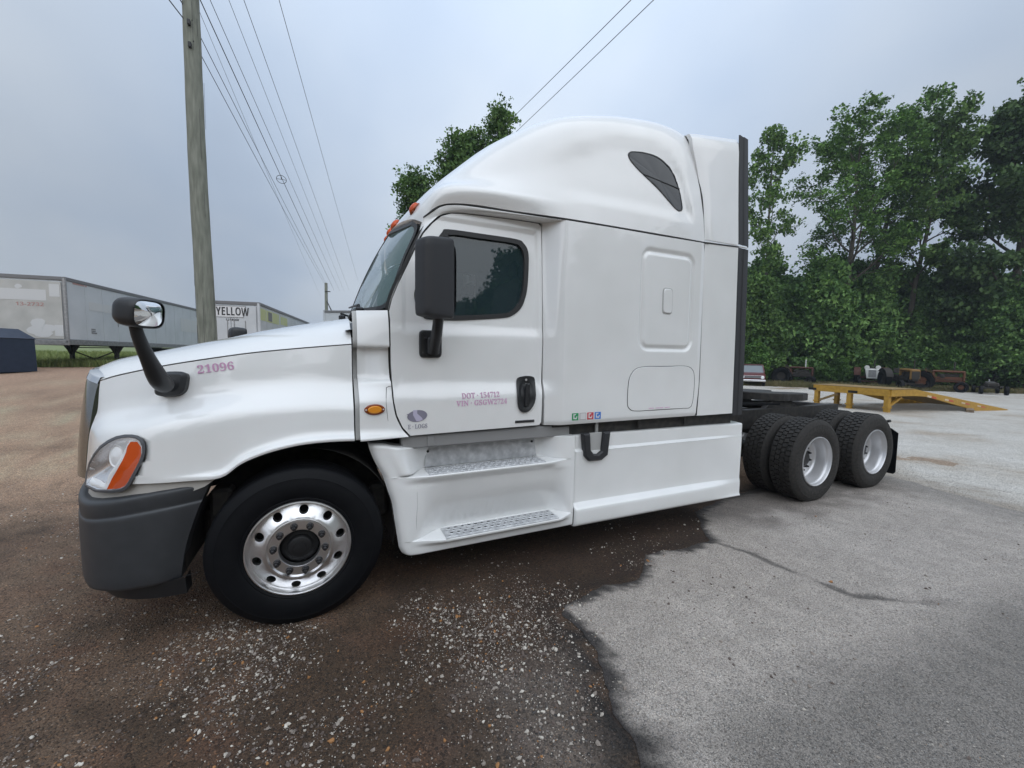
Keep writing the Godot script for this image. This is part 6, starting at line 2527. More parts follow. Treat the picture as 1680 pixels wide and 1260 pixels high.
func trailers() -> void:
	var p := Vector3(-11.78, 0.0, -22.40)
	p.y = lie(p.x, p.z)
	var t := thing("box_trailer", "faded white box trailer with patched nose and dark landing gear, at far left", "trailer", p, -0.125)
	var H := 4.10
	box_trailer(t, 13.8, H, true)
	var mb := MB.new()
	mb.box(Vector3(0, 2.62, 0.045), Vector3(2.30, 2.55, 0.03), Basis(), 0.005)
	var nose := part("nose_panel", mb, M.trailer_nose, t)
	var r := RandomNumberGenerator.new()
	r.seed = 4
	for q in [[-0.25, 3.27, 1.75, 0.48], [0.92, 3.50, 0.36, 0.55], [0.30, 2.05, 0.55, 0.42], [0.62, 1.82, 0.65, 0.40], [0.15, 1.72, 0.60, 0.40], [0.45, 1.55, 0.70, 0.30], [1.0, 1.72, 0.30, 0.50], [-0.3, 3.62, 0.25, 0.2]]:
		mb = MB.new()
		var o := PackedVector2Array()
		var kk := 4 if q[2] > 1.0 or q[0] > 0.9 else 9
		for k in kk:
			var a := TAU * (k + 0.5) / kk
			var e := Vector2(cos(a), sin(a)) / maxf(absf(cos(a)), absf(sin(a)))
			if kk == 9:
				e = Vector2(cos(a), sin(a)) * r.randf_range(0.8, 1.1)
			o.append(Vector2(q[0], q[1]) + e * Vector2(q[2], q[3]) * 0.5)
		mb.slab(o, 0.006 + 0.003 * r.randf(), Vector3(0, 0, 0.058 + 0.004 * r.randf()), Basis(), 0.0)
		part("patch", mb, M.faded_patch, nose)
	lettering("13-2732", "Droid Sans", 0.16, 700, Vector2(-0.42, 2.78), Vector2(1, 0), func(_x: float, _y: float) -> float: return 0.062, M.faded_red, nose, "faded_number", 1.2, 0.004)
	# on the long side: pale patches, a marker light, small marks
	for q in [[-2.6, 3.0, 2.3, 0.40, "faded_patch"], [-4.9, 2.85, 2.2, 0.36, "faded_patch"], [-0.9, 3.92, 0.9, 0.07, "faded_red"], [-11.9, 2.75, 2.6, 0.9, "faded_patch"]]:
		mb = MB.new()
		mb.box(Vector3(1.284, q[1], q[0]), Vector3(0.012, q[3], q[2]))
		part("side_patch", mb, M[q[4]], t)
	mb = MB.new()
	for k in 10:
		mb.box(Vector3(1.290, 1.70 + 0.09 * (k % 3), -1.55 - 0.10 * int(k / 3)), Vector3(0.008, 0.06, 0.06))
	mb.box(Vector3(1.290, 2.35, -3.6), Vector3(0.008, 0.45, 0.03))
	stuff(part("small_print", mb, M.dark_rail, t))
	# landing gear
	var lg := MB.new()
	for x in [-0.95, 0.95]:
		mb = MB.new()
		mb.box(Vector3(x, 0.60, -4.0), Vector3(0.16, 1.1, 0.16), Basis(), 0.015)
		mb.box(Vector3(x, 0.03, -4.0), Vector3(0.34, 0.06, 0.34), Basis(), 0.01)
		mb.slab(loop2([-0.45, 1.12, 0.45, 1.12, 0.12, 0.62, -0.12, 0.62]), 0.04, Vector3(x, 0, -4.0), Basis(Vector3(0, 0, 1), Vector3(0, 1, 0), Vector3(-1, 0, 0)), 0.0)
		mb.slab(loop2([-0.35, 1.12, 0.35, 1.12, 0.10, 0.70, -0.10, 0.70]), 0.05, Vector3(x, 0, -4.02), Basis(), 0.0)
		part("landing_leg", mb, M.dark_iron, t)
	lg.bar(Vector3(-0.95, 0.35, -4.0), Vector3(0.95, 0.35, -4.0), 0.05, 0.05)
	lg.bar(Vector3(-0.95, 0.85, -4.0), Vector3(0.0, 0.38, -4.0), 0.05, 0.05)
	lg.bar(Vector3(0.95, 0.85, -4.0), Vector3(0.0, 0.38, -4.0), 0.05, 0.05)
	lg.bar(Vector3(-0.95, 1.0, -4.0), Vector3(0.95, 1.0, -4.0), 0.05, 0.05)
	part("cross_brace", lg, M.dark_iron, t)
	# the trailer with the lettered rear doors
	p = Vector3(-4.30, 0.0, -22.15)
	p.y = lie(p.x, p.z)
	t = thing("box_trailer", "white box trailer with black lettering on a white sign across its doors", "trailer", p, -0.13)
	H = 4.35 - p.y
	box_trailer(t, 14.0, H, false)
	for k in 2:
		mb = MB.new()
		mb.box(Vector3(-0.575 + 1.15 * k, (1.25 + H) / 2.0 - 0.05, 0.05), Vector3(1.13, H - 1.55, 0.04), Basis(), 0.008)
		var d := part("rear_door", mb, M.trailer_white, t)
		for b in 2:
			mb = MB.new()
			mb.tube(PackedVector3Array([Vector3(-0.15 - 0.5 * b if k == 0 else 0.15 + 0.5 * b, 1.3, 0.09), Vector3(-0.15 - 0.5 * b if k == 0 else 0.15 + 0.5 * b, H - 0.95, 0.09)]), PackedFloat32Array([0.014]), 6)
			part("lock_rod", mb, M.dull_aluminium, d)
	mb = MB.new()
	mb.slab(loop2([-0.74, H - 0.79, 0.56, H - 0.79, 0.68, H - 0.22, -0.66, H - 0.22]), 0.01, Vector3(0, 0, 0.072), Basis(), 0.002)
	var sg := part("sign", mb, M.patch_white, t)
	mb = MB.new()
	for q in [[-0.74, -0.79, 0.56, -0.79], [0.56, -0.79, 0.68, -0.22], [0.68, -0.22, -0.66, -0.22], [-0.66, -0.22, -0.74, -0.79]]:
		mb.bar(Vector3(q[0], H + q[1], 0.082), Vector3(q[2], H + q[3], 0.082), 0.02, 0.012)
	part("border", mb, M.print_black, sg)
	lettering("YELLOW", "Droid Sans", 0.41, 900, Vector2(-0.64, H - 0.70), Vector2(1, 0), func(_x: float, _y: float) -> float: return 0.083, M.print_black, sg, "sign_lettering", 0.66, 0.004)
	lettering("1318068", "Droid Sans", 0.11, 700, Vector2(-0.22, H - 0.98), Vector2(1, 0), func(_x: float, _y: float) -> float: return 0.072, M.print_black, t, "unit_number", 1.0, 0.004)
	for q in [[-0.55, 0.9, 0.62], [-1.75, 1.35, 0.62], [-3.2, 1.5, 0.62], [-5.2, 1.7, 0.5]]:
		mb = MB.new()
		mb.box(Vector3(1.284, H - 0.56, q[0]), Vector3(0.012, q[2], q[1]))
		part("side_patch", mb, M.pale_green_yellow, t)
	mb = MB.new()
	mb.box(Vector3(1.292, H - 0.56, -1.95), Vector3(0.010, 0.50, 0.75))
	part("side_plate", mb, M.dark_rail, t)
	# a third one, mostly hidden behind the windshield's foot
	p = Vector3(1.1, 0.0, -30.0)
	p.y = lie(p.x, p.z)
	t = thing("box_trailer", "end of a pale trailer just showing beside the windshield's lower corner", "trailer", p, -0.5)
	box_trailer(t, 8.0, 4.95 - p.y, false)


func dumpster() -> void:
	var p := Vector3(-12.30, 0.0, -19.3)
	p.y = lie(p.x, p.z) - 0.01
	var t := thing("dumpster", "dark blue steel dumpster with a sloping lid at the left edge", "dumpster", p, -0.42)
	var prof := loop2([-1.15, 0.06, 1.15, 0.06, 1.12, 1.36, 0.45, 1.74, -0.45, 1.78, -1.12, 1.5])
	var mb := MB.new()
	mb.slab(prof, 1.5, Vector3(0, 0, -1.5), Basis(), 0.015)
	part("body", mb, M.dumpster_blue, t)
	mb = MB.new()
	mb.bar(Vector3(1.14, 1.37, -0.75), Vector3(0.45, 1.76, -0.75), 1.56, 0.03)
	part("lid", mb, M.dumpster_blue, t)
	for x in [-0.8, 0.0, 0.8]:
		mb = MB.new()
		mb.box(Vector3(x, 0.72, 0.02), Vector3(0.08, 1.2, 0.05), Basis(), 0.01)
		part("rib", mb, M.dumpster_blue, t)
	for x in [-0.9, 0.9]:
		mb = MB.new()
		mb.box(Vector3(x, 0.03, -0.75), Vector3(0.12, 0.08, 1.4))
		part("skid", mb, M.dark_iron, t)
	mb = MB.new()
	mb.box(Vector3(0.05, 0.78, 0.052), Vector3(0.42, 0.18, 0.008))
	mb.box(Vector3(0.0, 0.92, 0.052), Vector3(0.34, 0.05, 0.008))
	part("label", mb, M.patch_white, t)


func ramp() -> void:
	var u := Vector3(0.995, 0, 0.10).normalized()
	var A := Vector3(19.38, -0.25, -4.86)
	var t := thing("loading_ramp", "yellow steel loading ramp with red and white tape on its slope", "loading ramp", A, -atan2(0.10, 0.995))
	# local: x along the ramp, z towards the viewer, deck from z = 0 to -3.05
	var hd := 0.90
	var W := 2.75
	var flat_ := 1.35
	var L := 8.2
	var drop := -0.17
	for z in [0.0, -W]:
		var mb := MB.new()
		mb.slab(loop2([0.0, hd - 0.27, flat_, hd - 0.27, flat_ + 0.9, hd - 0.32, L - 2.2, drop + 0.02, L, drop + 0.01, L - 0.02, drop + 0.06, flat_, hd, 0.0, hd]), 0.09, Vector3(0, 0, z - 0.045), Basis(), 0.006)
		part("side_beam", mb, M.ramp_yellow, t)
	var mb := MB.new()
	mb.box(Vector3(0.0, hd - 0.135, -W / 2.0), Vector3(0.09, 0.268, W), Basis(), 0.006)
	part("end_beam", mb, M.ramp_yellow, t)
	mb = MB.new()
	mb.box(Vector3(flat_ / 2.0 - 0.02, hd + 0.006, -W / 2.0), Vector3(flat_ + 0.06, 0.022, W + 0.14), Basis(), 0.004)
	part("deck", mb, M.ramp_deck, t)
	for k in 14:
		var f0 := k / 14.0
		var f1 := (k + 0.82) / 14.0
		var a := Vector3(flat_, hd - 0.02, -W / 2.0).lerp(Vector3(L, drop + 0.03, -W / 2.0), f0)
		var b := Vector3(flat_, hd - 0.02, -W / 2.0).lerp(Vector3(L, drop + 0.03, -W / 2.0), f1)
		mb = MB.new()
		mb.bar(a, b, W - 0.12, 0.03, 0.004)
		part("slope_plate", mb, M.ramp_deck, t)
	var base := A.y
	for q in [[0.06, -0.10], [0.06, -W / 2.0], [0.06, -W + 0.10], [flat_, -W + 0.10]]:
		mb = MB.new()
		mb.box(Vector3(q[0], (hd - 0.27) / 2.0 - 0.02, q[1]), Vector3(0.16, hd - 0.27 + 0.04, 0.16), Basis(), 0.008)
		mb.box(Vector3(q[0], 0.20, q[1]), Vector3(0.21, 0.05, 0.21))
		mb.box(Vector3(q[0], 0.0, q[1]), Vector3(0.28, 0.04, 0.28))
		part("leg", mb, M.ramp_yellow, t)
	mb = MB.new()
	mb.bar(Vector3(0.10, 0.22, -0.10), Vector3(0.85, hd - 0.32, -0.10), 0.08, 0.08)
	part("brace", mb, M.ramp_yellow, t)
	mb = MB.new()
	mb.bar(Vector3(0.06, 0.24, -W + 0.2), Vector3(0.06, hd - 0.32, -W + 0.95), 0.08, 0.08)
	part("brace", mb, M.ramp_deck, t)
	for z in [-0.62, -W + 0.55]:
		mb = MB.new()
		mb.box(Vector3(-0.046, hd - 0.19, z - 0.6), Vector3(0.012, 0.10, 0.34), Basis(), 0.003)
		part("fork_pocket", mb, M.hole_black, t)
	for k in 4:
		for c in 2:
			var x := 2.35 + 1.18 * k + 0.32 * c
			var y := lerpf(hd - 0.02, drop, (x - flat_) / (L - flat_)) - 0.14 + 0.02 * k
			mb = MB.new()
			mb.box(Vector3(x, y, 0.048), Vector3(0.30 if c == 1 else 0.26, 0.075 - 0.008 * k, 0.006), Basis(Vector3(0, 0, 1), -0.15))
			part("reflective_tape", mb, M.reflector_red if c == 1 else M.reflector_white, t)
	# blocks lying by it
	var b := thing("timber_block", "grey timber block lying on the ground under the ramp's slope", "timber", Vector3(24.1, lie(24.1, -4.0) + 0.02, -4.15), 0.3)
	mb = MB.new()
	mb.box(Vector3(0, 0.06, 0), Vector3(0.9, 0.12, 0.22), Basis(), 0.01)
	part("timber", mb, M.wood_plank, b)
	b = thing("timber_plank", "weathered plank lying on the pale gravel behind the truck's fifth wheel", "timber", Vector3(15.6, lie(15.6, -6.2) + 0.02, -6.2), 0.2)
	mb = MB.new()
	mb.box(Vector3(0, 0.05, 0), Vector3(1.5, 0.1, 0.25), Basis(), 0.01)
	part("timber", mb, M.wood_plank, b)


func car() -> void:
	# an old boxy estate car facing the viewer; local: front at +z
	var p := Vector3(33.6, 0, -20.0)
	p.y = lie(p.x, p.z)
	var t := thing("old_car", "old maroon wagon with a chrome bumper parked against the trees", "car", p, -0.95)
	var mb := MB.new()
	var st := [[2.15, 0.42, 0.90, 0.80], [2.05, 0.36, 1.02, 0.90], [1.2, 0.34, 1.10, 0.94], [0.6, 0.34, 1.14, 0.95], [-2.0, 0.34, 1.14, 0.95], [-2.3, 0.40, 1.08, 0.90]]
	var P := []
	for q in st:
		P.append(PackedVector3Array([Vector3(-q[3] * 0.9, q[1], q[0]), Vector3(-q[3], q[1] + 0.1, q[0]), Vector3(-q[3], q[2] - 0.12, q[0]), Vector3(-q[3] + 0.12, q[2], q[0]), Vector3(q[3] - 0.12, q[2], q[0]), Vector3(q[3], q[2] - 0.12, q[0]), Vector3(q[3], q[1] + 0.1, q[0]), Vector3(q[3] * 0.9, q[1], q[0])]))
	mb.grid(P, Vector3.UP)
	mb.box(Vector3(0, 0.66, 2.10), Vector3(1.62, 0.5, 0.08), Basis(), 0.02)
	mb.box(Vector3(0, 0.7, -2.25), Vector3(1.62, 0.6, 0.08), Basis(), 0.02)
	part("body", mb, M.car_maroon, t)
	mb = MB.new()
	mb.box(Vector3(0, 1.76, -0.95), Vector3(1.5, 0.06, 2.6), Basis(), 0.02)
	for x in [-0.74, 0.74]:
		mb.bar(Vector3(x * 1.16, 1.12, 0.75), Vector3(x, 1.75, 0.30), 0.07, 0.07)
		mb.bar(Vector3(x * 1.16, 1.12, -0.7), Vector3(x, 1.75, -0.7), 0.07, 0.07)
		mb.bar(Vector3(x * 1.16, 1.12, -2.2), Vector3(x, 1.75, -2.1), 0.09, 0.09)
	part("roof", mb, M.car_maroon, t)
	mb = MB.new()
	mb.quad(Vector3(-0.84, 1.13, 0.73), Vector3(0.84, 1.13, 0.73), Vector3(0.72, 1.73, 0.31), Vector3(-0.72, 1.73, 0.31), Vector3(0, 0.5, 1))
	part("windshield", mb, M.car_glass, t)
	mb = MB.new()
	for x in [-1.0, 1.0]:
		mb.quad(Vector3(x * 0.845, 1.13, 0.7), Vector3(x * 0.845, 1.13, -2.15), Vector3(x * 0.725, 1.73, -2.1), Vector3(x * 0.725, 1.73, 0.3), Vector3(x, 0, 0))
	part("side_window", mb, M.car_glass, t)
	for z in [2.22, -2.34]:
		mb = MB.new()
		mb.box(Vector3(0, 0.50, z), Vector3(1.85, 0.16, 0.12), Basis(), 0.03)
		part("bumper", mb, M.chrome, t)
	mb = MB.new()
	mb.box(Vector3(0, 0.78, 2.155), Vector3(1.1, 0.16, 0.03), Basis(), 0.01)
	part("grille", mb, M.dark_rail, t)
	mb = MB.new()
	mb.box(Vector3(0, 0.90, 2.16), Vector3(1.5, 0.03, 0.03), Basis(), 0.005)
	part("trim", mb, M.chrome, t)
	for x in [-0.70, 0.70]:
		mb = MB.new()
		mb.lathe(PackedVector2Array([Vector2(0.13, -0.02), Vector2(0.13, 0.03), Vector2(0.10, 0.05), Vector2(0.0, 0.06)]), Vector3(x, 0.77, 2.15), Basis(), 18)
		part("headlight", mb, M.lamp_white, t)
		for z in [1.35, -1.35]:
			mb = MB.new()
			mb.lathe(PackedVector2Array([Vector2(0.0, -0.1), Vector2(0.33, -0.1), Vector2(0.36, -0.06), Vector2(0.36, 0.06), Vector2(0.33, 0.1), Vector2(0.0, 0.08)]), Vector3(x * 1.18, 0.35, z), Basis(Vector3(0, 0, 1), Vector3(0, 1, 0), Vector3(1, 0, 0)), 20)
			part("wheel", mb, M.rubber, t)
	mb = MB.new()
	for x in [-0.6, 0.6]:
		mb.bar(Vector3(x, 1.82, 0.1), Vector3(x, 1.82, -2.0), 0.03, 0.03)
	for z in [0.1, -0.9, -1.9]:
		mb.bar(Vector3(-0.6, 1.82, z), Vector3(0.6, 1.82, z), 0.03, 0.03)
	part("roof_rack", mb, M.dark_iron, t)


func wheel_at(mb: MB, o: Vector3, r: float, w: float) -> void:
	mb.lathe(PackedVector2Array([Vector2(r * 0.45, -w * 0.2), Vector2(r * 0.62, -w * 0.5), Vector2(r * 0.93, -w * 0.5), Vector2(r, -w * 0.36), Vector2(r, w * 0.36), Vector2(r * 0.93, w * 0.5), Vector2(r * 0.62, w * 0.5), Vector2(r * 0.45, w * 0.2)]), o, Basis(Vector3(0, 0, 1), Vector3(0, 1, 0), Vector3(1, 0, 0)), 22)


func tractor(called: String, label: String, p: Vector3, turn: float, size: float, hood_m: Material, frame_m: Material, kind: int) -> void:
	# local: nose at +z
	p.y = lie(p.x, p.z)
	var t := thing(called, label, "tractor", p, turn, "old tractors by the woods")
	t.scale = Vector3.ONE * size
	var mb := MB.new()
	mb.box(Vector3(0, 0.78, 0.2), Vector3(0.34, 0.36, 2.0), Basis(), 0.04)
	mb.box(Vector3(0, 0.72, -0.75), Vector3(0.55, 0.5, 0.6), Basis(), 0.08)
	part("frame", mb, frame_m, t)
	mb = MB.new()
	if kind == 2:
		mb.slab(loop2([-0.29, 0.62, 0.29, 0.62, 0.40, 1.28, -0.40, 1.28]), 0.10, Vector3(0, 0, 1.18), Basis(), 0.03)
		mb.box(Vector3(0, 1.16, 0.5), Vector3(0.5, 0.3, 1.3), Basis(), 0.06)
	else:
		mb.box(Vector3(0, 1.31, 0.46), Vector3(0.50, 0.15, 1.50), Basis(Vector3(1, 0, 0), 0.03), 0.06)
		mb.box(Vector3(0, 1.02, 1.14), Vector3(0.54, 0.66, 0.12), Basis(), 0.05)
		mb.box(Vector3(0, 1.12, -0.22), Vector3(0.46, 0.42, 0.12), Basis(), 0.04)
	part("bonnet", mb, hood_m, t)
	mb = MB.new()
	mb.box(Vector3(0, 0.98, 1.235 if kind != 2 else 1.29), Vector3(0.40, 0.50, 0.02), Basis(), 0.005)
	part("grille", mb, M.dark_iron if kind != 2 else M.dull_aluminium, t)
	mb = MB.new()
	mb.box(Vector3(0, 0.98, 0.45), Vector3(0.26, 0.4, 1.0), Basis(), 0.04)
	mb.box(Vector3(0.16, 1.08, 0.62), Vector3(0.14, 0.18, 0.3), Basis(), 0.04)
	mb.box(Vector3(-0.17, 1.02, 0.2), Vector3(0.12, 0.26, 0.2), Basis(), 0.03)
	mb.bar(Vector3(0.24, 0.8, 1.0), Vector3(0.3, 1.2, 0.3), 0.03, 0.03)
	mb.bar(Vector3(-0.3, 0.7, 1.0), Vector3(-0.34, 0.9, -0.4), 0.04, 0.04)
	part("engine", mb, M.dark_iron, t)
	mb = MB.new()
	mb.tube(PackedVector3Array([Vector3(0.12, 1.35, 0.7), Vector3(0.12, 1.95, 0.7)]), PackedFloat32Array([0.035, 0.04]), 8, true)
	part("exhaust", mb, M.patch_white if kind == 3 else M.dark_iron, t)
	if kind == 2:
		for x in [-0.30, 0.30]:
			mb = MB.new()
			mb.lathe(PackedVector2Array([Vector2(0.0, -0.12), Vector2(0.10, -0.10), Vector2(0.15, 0.0), Vector2(0.13, 0.04), Vector2(0.0, 0.05)]), Vector3(x, 1.40, 1.15), Basis(), 14)
			part("headlight", mb, hood_m, t)
	for x in [-1.0, 1.0]:
		mb = MB.new()
		wheel_at(mb, Vector3(x * 0.78, 0.66, -0.75), 0.66, 0.34)
		var w := part("rear_wheel", mb, M.rubber, t)
		mb = MB.new()
		mb.lathe(PackedVector2Array([Vector2(0.34, -0.03), Vector2(0.34, 0.05), Vector2(0.12, 0.0), Vector2(0.0, 0.06)]), Vector3(x * 0.80, 0.66, -0.75), Basis(Vector3(0, 0, 1), Vector3(0, 1, 0), Vector3(1, 0, 0)), 18)
		part("rim", mb, frame_m, w)
		mb = MB.new()
		wheel_at(mb, Vector3(x * 0.66, 0.34, 1.05), 0.34, 0.20)
		w = part("front_wheel", mb, M.rubber, t)
		mb = MB.new()
		mb.lathe(PackedVector2Array([Vector2(0.18, -0.03), Vector2(0.18, 0.05), Vector2(0.0, 0.03)]), Vector3(x * 0.68, 0.34, 1.05), Basis(Vector3(0, 0, 1), Vector3(0, 1, 0), Vector3(1, 0, 0)), 14)
		part("rim", mb, frame_m, w)
		# curved fender over the rear wheel
		mb = MB.new()
		var P := []
		for k in 9:
			var a := lerpf(0.2, 2.4, k / 8.0)
			P.append(PackedVector3Array([Vector3(x * 0.58, 0.66 + sin(a) * 0.74, -0.75 + cos(a) * 0.74), Vector3(x * 0.96, 0.66 + sin(a) * 0.74, -0.75 + cos(a) * 0.74)]))
		mb.grid(P, Vector3.UP)
		part("fender", mb, frame_m if kind != 3 else hood_m, t)
	mb = MB.new()
	mb.bar(Vector3(-0.62, 0.42, 1.05), Vector3(0.62, 0.42, 1.05), 0.08, 0.08)
	mb.bar(Vector3(-0.7, 0.66, -0.75), Vector3(0.7, 0.66, -0.75), 0.14, 0.14)
	part("axle", mb, frame_m, t)
	mb = MB.new()
	mb.box(Vector3(0, 1.10, -0.85), Vector3(0.42, 0.06, 0.36), Basis(), 0.02)
	mb.box(Vector3(0, 1.25, -1.02), Vector3(0.42, 0.28, 0.05), Basis(), 0.02)
	part("seat", mb, M.dark_iron, t)
	mb = MB.new()
	mb.bar(Vector3(0.2, 0.9, -0.5), Vector3(0.34, 1.5, -0.62), 0.03, 0.03)
	mb.bar(Vector3(-0.22, 0.9, -1.1), Vector3(-0.30, 1.35, -1.45), 0.05, 0.05)
	mb.bar(Vector3(0.25, 0.6, -1.0), Vector3(0.30, 0.35, -1.7), 0.06, 0.06)
	mb.bar(Vector3(-0.25, 0.6, -1.0), Vector3(-0.30, 0.35, -1.7), 0.06, 0.06)
	part("linkage", mb, frame_m, t)
	mb = MB.new()
	var ring_ := PackedVector3Array()
	for k in 17:
		var a := TAU * k / 16.0
		ring_.append(Vector3(cos(a) * 0.2, 1.42 + sin(a) * 0.10, -0.42 + sin(a) * -0.16))
	mb.tube(ring_, PackedFloat32Array([0.018]), 5)
	mb.bar(Vector3(0, 1.42, -0.42), Vector3(0, 1.2, -0.1), 0.03, 0.03)
	part("steering_wheel", mb, M.dark_iron, t)


func tractors() -> void:
	tractor("old_tractor", "rusty dark red tractor with a pale exhaust nearest the maroon wagon", Vector3(41.6, 0, -21.2), 0.45, 1.25, M.rust_red, M.dark_iron, 3)
	tractor("old_tractor", "tractor with a white grille and twin white lamps behind the ramp", seen(1428, 39.5), -1.12, 1.35, M.tractor_white, M.rust_red, 2)
	tractor("old_tractor", "tractor with a faded yellow bonnet behind the ramp's middle", seen(1484, 35.5), -0.80, 1.32, M.tractor_yellow, M.dark_iron, 1)
	tractor("old_tractor", "rusty orange tractor, rightmost of the row, seen from its side", seen(1538, 34.0), 0.30, 1.28, M.rust_orange, M.rust_orange, 1)
	# stripped black frame at the right
	var p := Vector3(48.0, 0, -9.8)
	p.y = lie(p.x, p.z)
	var t := thing("derelict_implement", "black stripped farm implement lying at the wood's edge on the right", "farm implement", p, 0.42)
	var mb := MB.new()
	mb.box(Vector3(0, 0.55, 0), Vector3(3.4, 0.14, 0.2), Basis(Vector3(0, 0, 1), -0.06), 0.02)
	mb.box(Vector3(0.1, 0.50, -0.8), Vector3(3.2, 0.14, 0.2), Basis(Vector3(0, 0, 1), -0.02), 0.02)
	mb.box(Vector3(-1.2, 0.55, -0.4), Vector3(0.2, 0.14, 1.0), Basis(), 0.02)
	mb.box(Vector3(0.9, 0.5, -0.4), Vector3(0.2, 0.14, 1.0), Basis(), 0.02)
	part("frame", mb, M.dark_iron, t)
	mb = MB.new()
	mb.box(Vector3(-0.9, 0.78, -0.4), Vector3(1.0, 0.36, 0.7), Basis(), 0.1)
	mb.box(Vector3(0.2, 0.72, -0.3), Vector3(0.6, 0.22, 0.4), Basis(), 0.06)
	part("engine", mb, M.dark_iron, t)
	mb = MB.new()
	mb.box(Vector3(-0.1, 0.92, -0.3), Vector3(0.9, 0.04, 0.5), Basis(Vector3(0, 0, 1), 0.08), 0.01)
	part("cover", mb, M.dull_aluminium, t)
	mb = MB.new()
	mb.tube(PackedVector3Array([Vector3(0.55, 0.6, -0.3), Vector3(0.62, 1.15, -0.3)]), PackedFloat32Array([0.05]), 8, true)
	part("lever", mb, M.dull_aluminium, t)
	for q in [[-1.5, 0.36, 0.28], [-1.5, 0.36, -1.0], [1.3, 0.30, 0.28], [1.3, 0.30, -1.0]]:
		mb = MB.new()
		mb.lathe(PackedVector2Array([Vector2(0.0, -0.1), Vector2(0.2, -0.1), Vector2(q[1], -0.08), Vector2(q[1], 0.08), Vector2(0.2, 0.1), Vector2(0.0, 0.06)]), Vector3(q[0], q[1], q[2]), Basis(), 16)
		part("wheel", mb, M.rubber, t)


func blades(n: int, r: RandomNumberGenerator) -> ArrayMesh:
	var mb := MB.new()
	for k in n:
		var a := r.randf() * TAU
		var o := Vector3(r.randf_range(-0.12, 0.12), 0, r.randf_range(-0.12, 0.12))
		var h := r.randf_range(0.10, 0.26)
		var d := Vector3(cos(a), 0, sin(a))
		var e := Vector3(-d.z, 0, d.x) * 0.008
		var tip := o + Vector3(0, h, 0) + d * h * r.randf_range(0.2, 0.7)
		var m := o + Vector3(0, h * 0.6, 0) + d * h * 0.15
		var g := (e.cross(tip - o)).normalized()
		mb.quad(o - e, o + e, m + e * 0.7, m - e * 0.7, g)
		mb.flat(m - e * 0.7, m + e * 0.7, tip, g)
	return mb.mesh(M.leaf)


func grass() -> void:
	var r := RandomNumberGenerator.new()
	r.seed = 51
	# a green strip behind the dirt on the left: its own low turf sheet with tufts standing in it
	var mb := MB.new()
	var P := []
	for k in 41:
		var row := PackedVector3Array()
		for j in 31:
			var x := lerpf(-60.0, 6.0, k / 40.0)
			var z := lerpf(-24.2 + 0.5 * sin(x * 1.3), -120.0, pow(j / 30.0, 2.0))
			row.append(Vector3(x, lie(x, z) + 0.006 + 0.04 * sst(0.0, 0.2, j / 30.0), z))
		P.append(row)
	mb.grid(P, Vector3.UP)
	var gm := mat("turf", Color.WHITE, 0.9)
	vary(gm, lin(0.11, 0.15, 0.05), lin(0.25, 0.275, 0.11), 0.03, 0.15, 31)
	stuff(tagged(part("turf", mb, gm, self), "green grassy strip behind the dirt lot under the trailers", "grass"))
	var mm := MultiMesh.new()
	mm.transform_format = MultiMesh.TRANSFORM_3D
	mm.use_colors = true
	mm.mesh = blades(14, r)
	mm.instance_count = 24000
	for k in mm.instance_count:
		var x := r.randf_range(-34.0, 3.0)
		var z := -23.6 - 22.0 * pow(r.randf(), 1.6)
		var s := r.randf_range(0.8, 1.9)
		mm.set_instance_transform(k, Transform3D(Basis(Vector3.UP, r.randf() * TAU) * Basis.from_scale(Vector3(s, s, s)), Vector3(x, lie(x, z), z)))
		mm.set_instance_color(k, Color(0.13, 0.19, 0.055).lerp(Color(0.27, 0.28, 0.11), r.randf()))
	var o := MultiMeshInstance3D.new()
	o.multimesh = mm
	hang(o, "grass", self)
	var mw := MultiMesh.new()
	mw.transform_format = MultiMesh.TRANSFORM_3D
	mw.use_colors = true
	mw.mesh = mm.mesh
	mw.instance_count = 14000
	for k in mw.instance_count:
		var q := seen(r.randf_range(1205.0, 1760.0), r.randf_range(35.0, 45.0) if r.randf() < 0.75 else r.randf_range(33.0, 37.0))
		var s := r.randf_range(0.6, 1.0) + 1.3 * pow(r.randf(), 3.0)
		mw.set_instance_transform(k, Transform3D(Basis(Vector3.UP, r.randf() * TAU) * Basis.from_scale(Vector3(s, s, s)), Vector3(q.x, lie(q.x, q.z), q.z)))
		mw.set_instance_color(k, Color(0.075, 0.085, 0.03).lerp(Color(0.20, 0.16, 0.085), r.randf()))
	var ow := MultiMeshInstance3D.new()
	ow.multimesh = mw
	hang(ow, "weeds", self)
	stuff(tagged(ow, "dry weeds growing round the old tractors along the wood's edge", "weeds"))
	stuff(tagged(o, "tufts of green grass growing along the far edge of the dirt lot", "grass"))


func tagged(o: Node3D, label: String, category: String) -> Node3D:
	tag(o, label, category)
	return o


